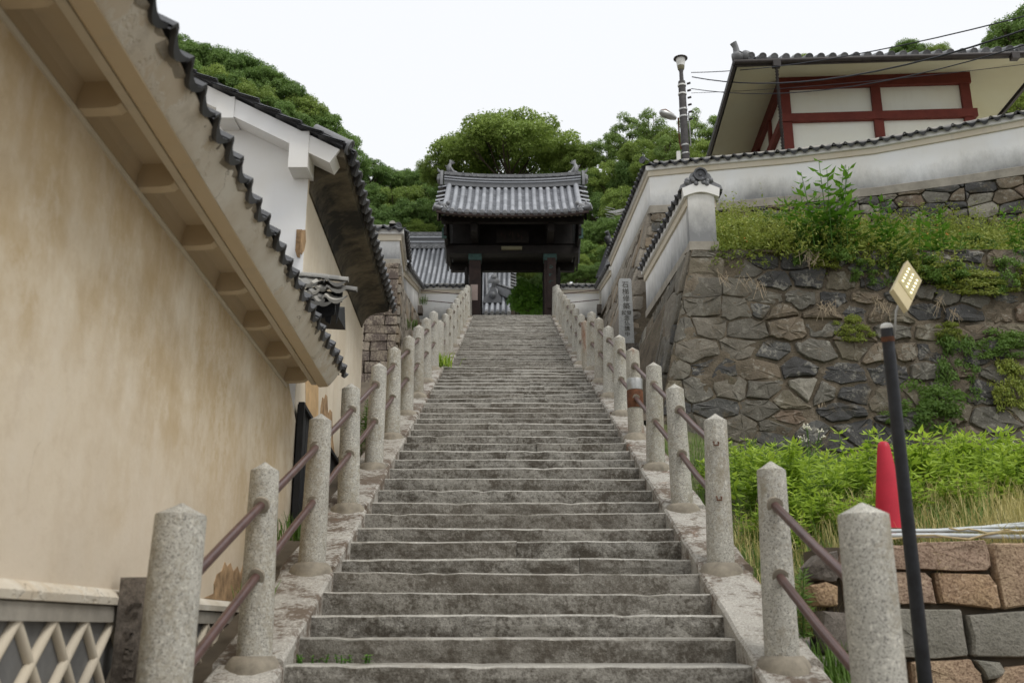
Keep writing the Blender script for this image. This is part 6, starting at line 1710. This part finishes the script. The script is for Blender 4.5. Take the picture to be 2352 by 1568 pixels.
for i, (px, py, A, r_, kk) in enumerate(sorted(((1195, 575, 62, 48, 'dense'), (1240, 580, 62, 48, 'dense'), (1215, 612, 60, 44, 'bright'), (1255, 625, 58, 42, 'dense'), (1185, 640, 58, 40, 'dense')))):
    tree(kk, px, py, A, r_, nth(i, 'shaded tree seen through the gate opening'), G4)
tree('dense', 2080, 100, 46, 44, 'taller of two treetops peeping over the red framed building')
tree('bright', 2140, 106, 46, 40, 'lower treetop peeping over the red framed building')
tree('bright', 1840, 128, 48, 26, 'tiny treetop just clearing the tiled eave')
tree('dense', 2330, 52, 40, 78, 'dark tree at the upper right edge of the picture')
tree('dense', 2395, 20, 40, 95, 'large dark tree cut off by the right edge')
tree('bright', 2330, 180, 38, 80, 'bright tree under the right end of the deep eaves')
tree('dense', 2270, 235, 39, 60, 'small tree between the deep eaves and the white wall')
for i, px in enumerate((1296, 1322, 1350, 1378, 1402)):
    tree('dense', px, 612 - 4 * (i % 2), 42, 30, nth(i, 'low leafy tree just above the white wall right of the gate'), G3, hfac=0.6)
# clipped bush just inside the gate
bc = at(1216, 692, 40.2)
bt = thing('garden_bush', 'bright green rounded bush just inside the gate opening', 'bush', (bc.x, bc.y, 11.0))
cm, lm_ = TREES['bush'][0]
M_ = Matrix.Translation(bc + V(0.02, 0, -0.12)) @ Matrix.Diagonal((0.88, 0.8, 1.02, 1)); obj('crown', cm, bt, M_); obj('trunk', lm_, bt, M_ @ Matrix.Diagonal((1, 1, 0.5, 1)))

# ---- hillside under the trees (never stands above the platform near the hall)
hp_ = np.array(hill_pts + [(x, 47.0, 10.5) for x in range(-60, 61, 10)] + [(x, 42.0, 9.0) for x in range(-60, 61, 10)] + [(-70, 90, 40), (70, 90, 34), (0, 120, 36), (-90, 60, 36), (80, 60, 26)])
m = MB(); rows = []
for Y in np.linspace(43, 135, 47):
    row = []
    for x in np.linspace(-100, 100, 81):
        d = (hp_[:, 0] - x) ** 2 + (hp_[:, 1] - Y) ** 2 + 1.0; w = d ** -1.8
        z = float((hp_[:, 2] * w).sum() / w.sum())
        if abs(x) < 12: z = min(z, interp(Y, [43, 53, 60, 70], [10.4, 10.6, 15, 99]))
        row.append((x, Y, z))
    rows.append(row)
m.grid(rows); o = m.build('wooded_hill', MAT['forest_floor'], None, 80); o['kind'] = 'structure'
m = MB(); fp = [(p[0], p[1] + 0.35) for p in front]
m.grid([[(x, y, 9.2) for x, y in fp], [(x + 1.0, 43.5, 9.3) for x, y in fp]]); m.grid([[(3.35, 24.0, 9.2), (fp[0][0] + 1.0, 43.5, 9.3)], [(fp[0][0], fp[0][1], 9.2), (fp[0][0] + 1.0, 43.5, 9.3)]]); m.add([(fp[-1][0], fp[-1][1], 9.2), (60, 18, 9.2), (60, 43.5, 9.3), (fp[-1][0] + 1.0, 43.5, 9.3)], [(0, 1, 2, 3)])
o = m.build('upper_ground', MAT['gravel']); o['kind'] = 'structure'  # unseen yard, kept pale to throw light up onto the soffit
m = MB(); m.add([(-60, 21.3, 7.5), (-4.3, 21.3, 7.5), (-4.3, 36, 10.6), (-60, 36, 10.6), (-60, 43.5, 10.6), (-4.3, 43.5, 10.6)], [(0, 1, 2, 3), (3, 2, 5, 4)]); o = m.build('upper_ground', MAT['soil']); o['kind'] = 'structure'

# ================================================================ WEEDS AND GRASS
def leafy_plant(name, mat, stems, height, leaf, per=3, gap=0.055, spread=0.25, droop=0.35, aspect=0.30, seed=0, start=0.15):
    rg = np.random.default_rng(seed); P_, N_, S_, A_ = [], [], [], []; m = MB()
    for s_ in range(stems):
        a = rg.uniform(0, 6.28); rr = spread * math.sqrt(rg.uniform(0, 1)); h = height * rg.uniform(0.6, 1.0)
        b = np.array([rr * math.cos(a), rr * math.sin(a), 0]); ln = np.array([math.cos(a), math.sin(a), 0]) * rg.uniform(0.05, 0.3) * h
        m.tube([tuple(b), tuple(b + ln * 0.3 + [0, 0, h * 0.5]), tuple(b + ln + [0, 0, h])], [0.006, 0.005, 0.003], 5)
        z = start * h; th = rg.uniform(0, 6.28)
        while z < h:
            t = z / h; c = b + ln * t * t + np.array([0, 0, z])
            L = leaf * (1.0 - 0.45 * t ** 3) * rg.uniform(0.75, 1.15) * (0.7 if t < 0.3 else 1)
            for j in range(per):
                an = th + 6.28 * j / per + rg.uniform(-0.4, 0.4); el = rg.uniform(-droop, 0.35) + 0.55 * t ** 4
                d = np.array([math.cos(an) * math.cos(el), math.sin(an) * math.cos(el), math.sin(el)])
                P_.append(c + d * L * 0.55); A_.append(d); S_.append(L)
                n = np.array([-math.cos(an) * math.sin(el), -math.sin(an) * math.sin(el), math.cos(el)]) + rg.normal(size=3) * 0.18; N_.append(n)
            th += 1.1; z += gap * rg.uniform(0.8, 1.25)
    pos, nrm, ax_, sz = np.array(P_), norm(np.array(N_)), np.array(A_), np.array(S_)
    v, q = cards(pos, nrm, sz, aspect, ax_)
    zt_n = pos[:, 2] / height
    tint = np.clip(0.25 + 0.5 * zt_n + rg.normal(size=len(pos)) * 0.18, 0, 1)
    return np_mesh(name, v, q, MAT[mat], tint), m.mesh('stem', MAT[mat], 60)
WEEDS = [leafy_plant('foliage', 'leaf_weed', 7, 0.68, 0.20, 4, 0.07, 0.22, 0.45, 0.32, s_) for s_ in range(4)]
GW = 'lime green weeds before the rubble wall'
def plant(name, meshes, p, s_, label, cat, group=None, rz=None, sz=1.0):
    t = thing(name, label, cat, p, group); M_ = Matrix.Translation(p) @ Matrix.Rotation(U(0, 6.28) if rz is None else rz, 4, 'Z') @ Matrix.Diagonal((s_, s_, s_ * sz, 1))
    obj('foliage', meshes[0], t, M_); obj('stem', meshes[1], t, M_); return t
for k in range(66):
    Y = U(8.5, 11.4); x = U(2.15, 2.9 + (Y - 6) * 0.75)
    if Y > 11.5 and x < 2.6: continue
    plant('leafy_weed', rnd.choice(WEEDS), V(x, Y, bank_z(x, Y)), U(0.55, 0.98) * (0.8 if Y < 9.2 else 1), 'lime green leafy weed growing before the rubble wall', 'weed', GW)
DWEED = [leafy_plant('foliage', 'leaf_wall', 5, 0.62, 0.12, 3, 0.05, 0.16, 0.4, 0.3, 60 + s_) for s_ in range(2)]
for k in range(20):
    Y = U(8.6, 12.2); x = U(2.15, 2.9 + (Y - 6) * 0.7)
    plant('leafy_weed', rnd.choice(DWEED), V(x, Y, bank_z(x, Y)), U(0.5, 1.0), 'darker narrow leaved weed standing among the lime green ones', 'weed', 'darker weeds in the lime green bed')
SPIRE = leafy_plant('foliage', 'leaf_wall', 2, 0.62, 0.10, 5, 0.022, 0.03, 0.3, 0.2, 77, 0.05)
q = atY(1840, 1420, 6.6); plant('leafy_weed', SPIRE, V(q.x, q.y, q.z - 0.12), 0.95, 'narrow leafy spike of weed between railing and block wall', 'weed')
q = at(1752, 1085, 11.3); plant('leafy_weed', SPIRE, V(q.x, q.y, q.z - 0.3), 1.5, 'tall narrow leaved weed at the left end of the lime green bed', 'weed')

def blades(n, place, hgt, width, bend, seed=0):
    """arched grass blades: two quads each"""
    rg = np.random.default_rng(seed); V_, Q_, T_ = [], [], []
    for i in range(n):
        p, dirv = place(rg); h = rg.uniform(*hgt); a = rg.uniform(0, 6.28)
        d = np.array([math.cos(a), math.sin(a), 0]) * rg.uniform(*bend) * h + np.array(dirv) * h
        s_ = np.array([-math.sin(a), math.cos(a), 0]) * width * rg.uniform(0.6, 1.2)
        p = np.array(p); m_ = p + d * 0.35 + np.array([0, 0, h * 0.62]); e = p + d + np.array([0, 0, h * (0.95 if np.linalg.norm(d) < 0.5 * h else 0.7)])
        o = len(V_); V_ += [p - s_, p + s_, m_ + s_ * 0.8, m_ - s_ * 0.8, e + s_ * 0.15, e - s_ * 0.15]; Q_ += [(o, o + 1, o + 2, o + 3), (o + 3, o + 2, o + 4, o + 5)]
        t = rg.uniform(0, 1); T_ += [t, t]
    return np.array(V_), np.array(Q_), np.array(T_)
def grass(name, label, n, place, hgt, width, bend, mat, seed):
    v, q, t = blades(n, place, hgt, width, bend, seed)
    return obj(name, np_mesh(name, v, q, MAT[mat], t), None, label=label, kind='stuff', category='grass')
def pl_dry(rg):
    Y = rg.uniform(7.0, 9.4) if rg.random() < 0.7 else rg.uniform(7.0, 7.8); x = rg.uniform(1.85, 7.0); return (x, Y, bank_z(x, max(7.05, Y))), (0, -0.15, 0)
grass('dry_grass', 'pale dry grass on top of the block wall', 9000, pl_dry, (0.10, 0.34), 0.0035, (0.2, 0.9), 'straw', 1)
def pl_green(rg):
    Y = rg.uniform(7.0, 13.5); x = rg.uniform(1.82, 2.0 + (Y - 5) * 0.6); return (x, Y, bank_z(x, max(7.05, Y))), (0, 0, 0)
grass('bank_grass', 'green grass between railing and lime green weeds', 6000, pl_green, (0.08, 0.26), 0.004, (0.1, 0.6), 'leaf_wall', 2)
def pl_gap(rg):
    Y = rg.uniform(5.4, 6.9); x = rg.uniform(1.82, 2.3); return (x, Y, min(line_z(Y) - 0.25, -0.10 - (x - 1.7) * 0.5) + 0.0), (0, 0, 0)
grass('foot_grass', 'weeds at the foot of the block wall beside the railing', 900, pl_gap, (0.08, 0.28), 0.006, (0.1, 0.6), 'leaf_wall', 3)

# ---- feathery weeds over the slope above the rubble wall
def slope_weeds(n, seed):
    rg = np.random.default_rng(seed); P_, S_, C_ = [], [], []; BL = []
    for i in range(n):
        t = rg.random() ** 1.6; Y = LY + 0.05 + t * 5.4; x = rg.uniform(LX + 0.35, 11.5)
        tuft = 0.5 + 0.5 * math.sin(x * 2.1 + math.sin(Y * 1.7) * 2) * math.cos(Y * 1.3 + x * 0.7)
        h = (0.20 + 0.55 * tuft) * rg.uniform(0.6, 1.2) * (1.15 if t < 0.15 else 1.0) * (1.15 if 4.0 < x < 6.0 else 1.0)
        z = slope_z(x, Y); a = rg.uniform(0, 6.28); ln = np.array([math.cos(a) * 0.35, math.sin(a) * 0.35 - (0.55 if t < 0.08 else 0.0), 1.0 - (0.6 if t < 0.04 else 0)]) * h
        k = rg.integers(9, 15)
        s_ = rg.random(k) ** 0.7
        p = np.array([x, Y, z]) + np.outer(s_, ln) + rg.normal(size=(k, 3)) * 0.032 * np.array([1, 1, 0.7])
        if t < 0.08 and rg.random() < 0.5: p[:, 2] -= s_ * rg.uniform(0, 0.5); p[:, 1] -= 0.08
        P_.append(p); S_.append(np.full(k, 1.0)); C_.append(np.clip(0.25 + 0.5 * tuft + rg.normal(size=k) * 0.22, 0, 1))
    pos = np.concatenate(P_); n_ = len(pos)
    v, q = cards(pos, norm(unit(n_) + np.array([0, -0.3, 0.5])), 0.035 + 0.06 * RG.random(n_), 0.38)
    return v, q, np.concatenate(C_)
v, q, t_ = slope_weeds(9000, 5)
obj('slope_weeds', np_mesh('slope_weeds', v, q, MAT['leaf_slope'], t_), None, label='feathery yellow green weeds covering the slope above the rubble wall', kind='stuff', category='weeds')
def pl_slope(rg):
    t = rg.random() ** 1.5; Y = LY + 0.02 + t * 5.2; x = rg.uniform(LX + 0.4, 11.5); return (x, Y, slope_z(x, Y)), (0, -0.25 if t < 0.1 else 0, 0)
grass('slope_grass', 'long grass among the weeds on the slope', 7000, pl_slope, (0.12, 0.45), 0.004, (0.15, 0.8), 'leaf_slope', 6)
m = MB()
for k in range(150):
    t = U(0, 1) ** 1.4; Y = LY + 0.1 + t * 4.5; x = U(LX + 0.5, 9.5); blob(m, (x, Y, slope_z(x, Y) + U(0.18, 0.42)), U(0.012, 0.02), n=5)
o = m.build('weed_flowers', MAT['flower_orange'], None); o['kind'] = 'stuff'; o['label'] = 'tiny orange flowers scattered over the weedy slope'; o['category'] = 'flowers'

# ---- tall broad leaved weeds in front of the upper stones
KNOT = [leafy_plant('foliage', 'leaf_bush', 8, 1.0, 0.19, 2, 0.075, 0.26, 0.3, 0.42, 90 + s_) for s_ in range(2)]
for px, py, A, s_, lab in ((1905, 560, 15.9, 1.45, 'leftmost and tallest broad leaved weed before the upper stone wall'), (1862, 560, 16.1, 1.15, 'broad leaved weed just left behind the tallest one'), (1972, 560, 16.2, 1.15, 'small broad leaved weed right of the tallest one'),
                           (2085, 570, 16.0, 1.3, 'broad leaved weed at mid slope before the upper stones'), (2150, 560, 16.4, 1.2, 'broad leaved weed right of the mid slope one'), (2345, 560, 14.9, 0.8, 'broad leaved weed cut by the right edge of the picture')):
    q = at(px, py, A); plant('leafy_weed', rnd.choice(KNOT), V(q.x, q.y, slope_z(q.x, q.y)), s_, lab, 'weed')

# ---- shrubs rooted in the rubble wall
SHR = []
for s_, mt in ((21, 'leaf_wall'), (22, 'leaf_slope'), (23, 'leaf_wall')):
    cl = dome(34, s_, -0.7, (0.16, 0.3), 0.3, 0.95)
    SHR.append((crown('foliage', MAT[mt], cl, 4200, 0.095, 0.2, 1.2, 1.0, 0.15), limbs('stem', cl, -0.9, 0.022, 16, s_, -0.4)))
def wall_y(z): return LY - 0.095 * (LZ - z)
for px, py, rx, rz_, kk, lab in ((1958, 765, 46, 44, 1, 'yellowish shrub growing from the middle of the rubble wall'), (2110, 955, 98, 80, 0, 'dark green hanging shrub low on the rubble wall'), (2060, 955, 40, 30, 0, 'small sprig at the left of the hanging shrub'),
                             (2200, 850, 58, 95, 2, 'trailing green vine beside the lamp pole on the rubble wall'), (2180, 770, 34, 32, 1, 'small tuft of yellow green weed high on the rubble wall'), (1985, 628, 34, 40, 2, 'green tuft hanging over the top edge of the rubble wall'),
                             (2290, 800, 75, 44, 0, 'leafy trail near the right edge of the rubble wall'), (1900, 600, 40, 38, 1, 'overhanging weed clump near the pillar'), (2240, 660, 90, 40, 1, 'wide overhanging clump of weeds at the wall top, right'),
                             (2090, 630, 50, 34, 1, 'overhanging clump behind the floodlight'), (2325, 900, 55, 75, 1, 'dry looking clump at the right edge of the rubble wall')):
    z = at(px, py, 15.2).z; p = atY(px, py, wall_y(z) - 0.06); s_ = p.length / F
    t = thing('wall_shrub', lab, 'shrub', p)
    M_ = Matrix.Translation(p) @ Matrix.Rotation(U(-0.5, 0.5), 4, 'Z') @ Matrix.Diagonal((rx * s_, 0.22, rz_ * s_, 1))
    obj('foliage', SHR[kk][0], t, M_); obj('stem', SHR[kk][1], t, M_)
for k in range(38):                                        # fluffy clumps standing out of the slope
    t = U(0, 1) ** 1.3; Y = LY + 0.15 + t * 3.6; x = U(LX + 0.6, 9.6); rx, rz_ = U(0.25, 0.65), U(0.2, 0.5)
    if k > 29: Y = LY - 0.05; x = U(LX + 1.8, 9.0); rz_ = U(0.3, 0.55)
    p = V(x, Y, slope_z(x, Y) + rz_ * (0.5 if k <= 29 else -0.15)); kk = rnd.choice((1, 1, 2, 1) if k <= 29 else (2, 0, 1))
    g = thing('weed_clump', 'fluffy clump of weeds on the slope above the rubble wall', 'weed', p, 'weed clumps on the slope')
    M_ = Matrix.Translation(p) @ Matrix.Rotation(U(0, 6.28), 4, 'Z') @ Matrix.Diagonal((rx, rx * 0.8, rz_, 1)); obj('foliage', SHR[kk][0], g, M_); obj('stem', SHR[kk][1], g, M_)
m = MB()
for px, py in ((1712, 640), (1745, 655), (1890, 700), (1905, 702), (1870, 590), (1850, 585), (2010, 690), (2030, 700), (2150, 690), (2190, 720), (2310, 950), (1885, 925), (2330, 955), (1660, 630)):
    for k in range(9):
        p = atY(px + U(-9, 9), py + U(-8, 8), LY - 0.25); m.tube([p, p + V(U(-.08, .08), -0.05, U(-0.02, 0.04)), p + V(U(-.14, .14), -0.06, -U(0.08, 0.25))], 0.0035, 4)
o = m.build('dead_grass_tufts', MAT['twig'], None); o['kind'] = 'stuff'; o['label'] = 'pale dead grass hanging from the joints of the rubble wall'; o['category'] = 'grass'

# ---- white flowered weeds
def flowering(px, py, A, h, lab):
    p = at(px, py, A); t = thing('flowering_weed', lab, 'weed', p); m = MB(); f = MB()
    for k in range(7):
        e = p + V(U(-0.14, 0.14), U(-0.1, 0.1), h * U(0.6, 1)); m.tube([p, p.lerp(e, 0.5) + V(U(-.02, .02), 0, 0), e], 0.004, 4)
        for j in range(7): blob(f, e + V(U(-.04, .04), U(-.03, .03), U(-.02, .03)), 0.010, n=5)
    m.build('stem', MAT['leaf_wall'], t); f.build('blossom', MAT['flower'], t)
flowering(1868, 1080, 12.2, 0.62, 'white flowered weed before the rubble wall, left of the cone')
flowering(2120, 1150, 11.0, 0.42, 'white flowered weed right of the lamp pole')
flowering(2195, 1090, 12.0, 0.32, 'white flowered weed in the middle of the right bed')
flowering(2305, 1090, 12.0, 0.42, 'white flowered weed near the right edge')
p = at(1672, 1172, 8.6); m = MB()
for k in range(7):
    a = 6.28 * k / 7; m.add([p, p + V(0.012 * math.cos(a - .4), 0.012 * math.sin(a - .4), 0.02), p + V(0.03 * math.cos(a), 0.03 * math.sin(a), 0.035), p + V(0.012 * math.cos(a + .4), 0.012 * math.sin(a + .4), 0.02)], [(0, 1, 2, 3)])
pk = thing('pink_flower', 'single pink flower beside the third stone post on the right', 'flower', (p.x, p.y, p.z - 0.3))
m.build('blossom', MAT['flower_pink'], pk, recalc=False); m = MB(); m.tube([p, p - V(0, 0, 0.3)], 0.003, 5); m.build('stem', MAT['leaf_wall'], pk)

# ---- tufts in the joints of the stairs and along the walls
def tuft(label, p, n, hgt, w, mat, r_, seed):
    def pl(rg): return (p.x + rg.normal() * r_, p.y + rg.normal() * r_ * 0.6, p.z - 0.01), (0, -0.1, 0)
    v, q, t_ = blades(n, pl, hgt, w, (0.2, 0.8), seed)
    return obj('grass_tuft', np_mesh('grass_tuft', v, q, MAT[mat], t_), None, label=label, category='grass tuft')
tuft('bright grass tuft on the left curb at the landing', V(-1.42, 19.55, line_z(19.55) + 0.05), 90, (0.12, 0.34), 0.012, 'leaf_weed', 0.10, 31)
tuft('grass tuft behind the third left post', V(-1.80, 8.6, line_z(8.6) + 0.02), 110, (0.12, 0.30), 0.006, 'leaf_wall', 0.10, 32)
tuft('grass tuft behind the second left post', V(-1.82, 7.2, line_z(7.2) + 0.0), 40, (0.10, 0.26), 0.005, 'leaf_wall', 0.07, 33)
SM = leafy_plant('foliage', 'leaf_bush', 9, 0.06, 0.035, 3, 0.018, 0.16, 0.3, 0.6, 51, 0.1)
for k, (x, i, lab) in enumerate(((-1.27, 10, 'small weeds in the left corner of the lowest visible step'), (-1.02, 10, 'small weeds on the lowest visible step'), (1.22, 24, 'small weed on a step below the right railing'))):
    y, z = nose[i]; plant('step_weed', SM, V(x, y - 0.05, nose[i - 1][1]), 1.0, lab, 'weed')
IV = leafy_plant('foliage', 'leaf_wall', 14, 0.5, 0.07, 3, 0.03, 0.22, 0.4, 0.6, 52, 0.05)
for px, py, A, s_, lab in ((838, 960, 14.0, 1.0, 'leafy weeds at the far foot of the ochre side wall'), (828, 1010, 12.9, 0.8, 'leafy weeds behind the fifth left post'), (945, 742, 24.0, 0.6, 'leafy weeds on the stones below the white wall'), (972, 690, 33.5, 0.6, 'small weed before the low white wall left of the gate'),
                           (1545, 985, 14.6, 0.55, 'weeds at the foot of the rubble corner')):
    q = at(px, py, A); plant('leafy_weed', IV, q - V(0, 0, 0.25 * s_), s_, lab, 'weed')
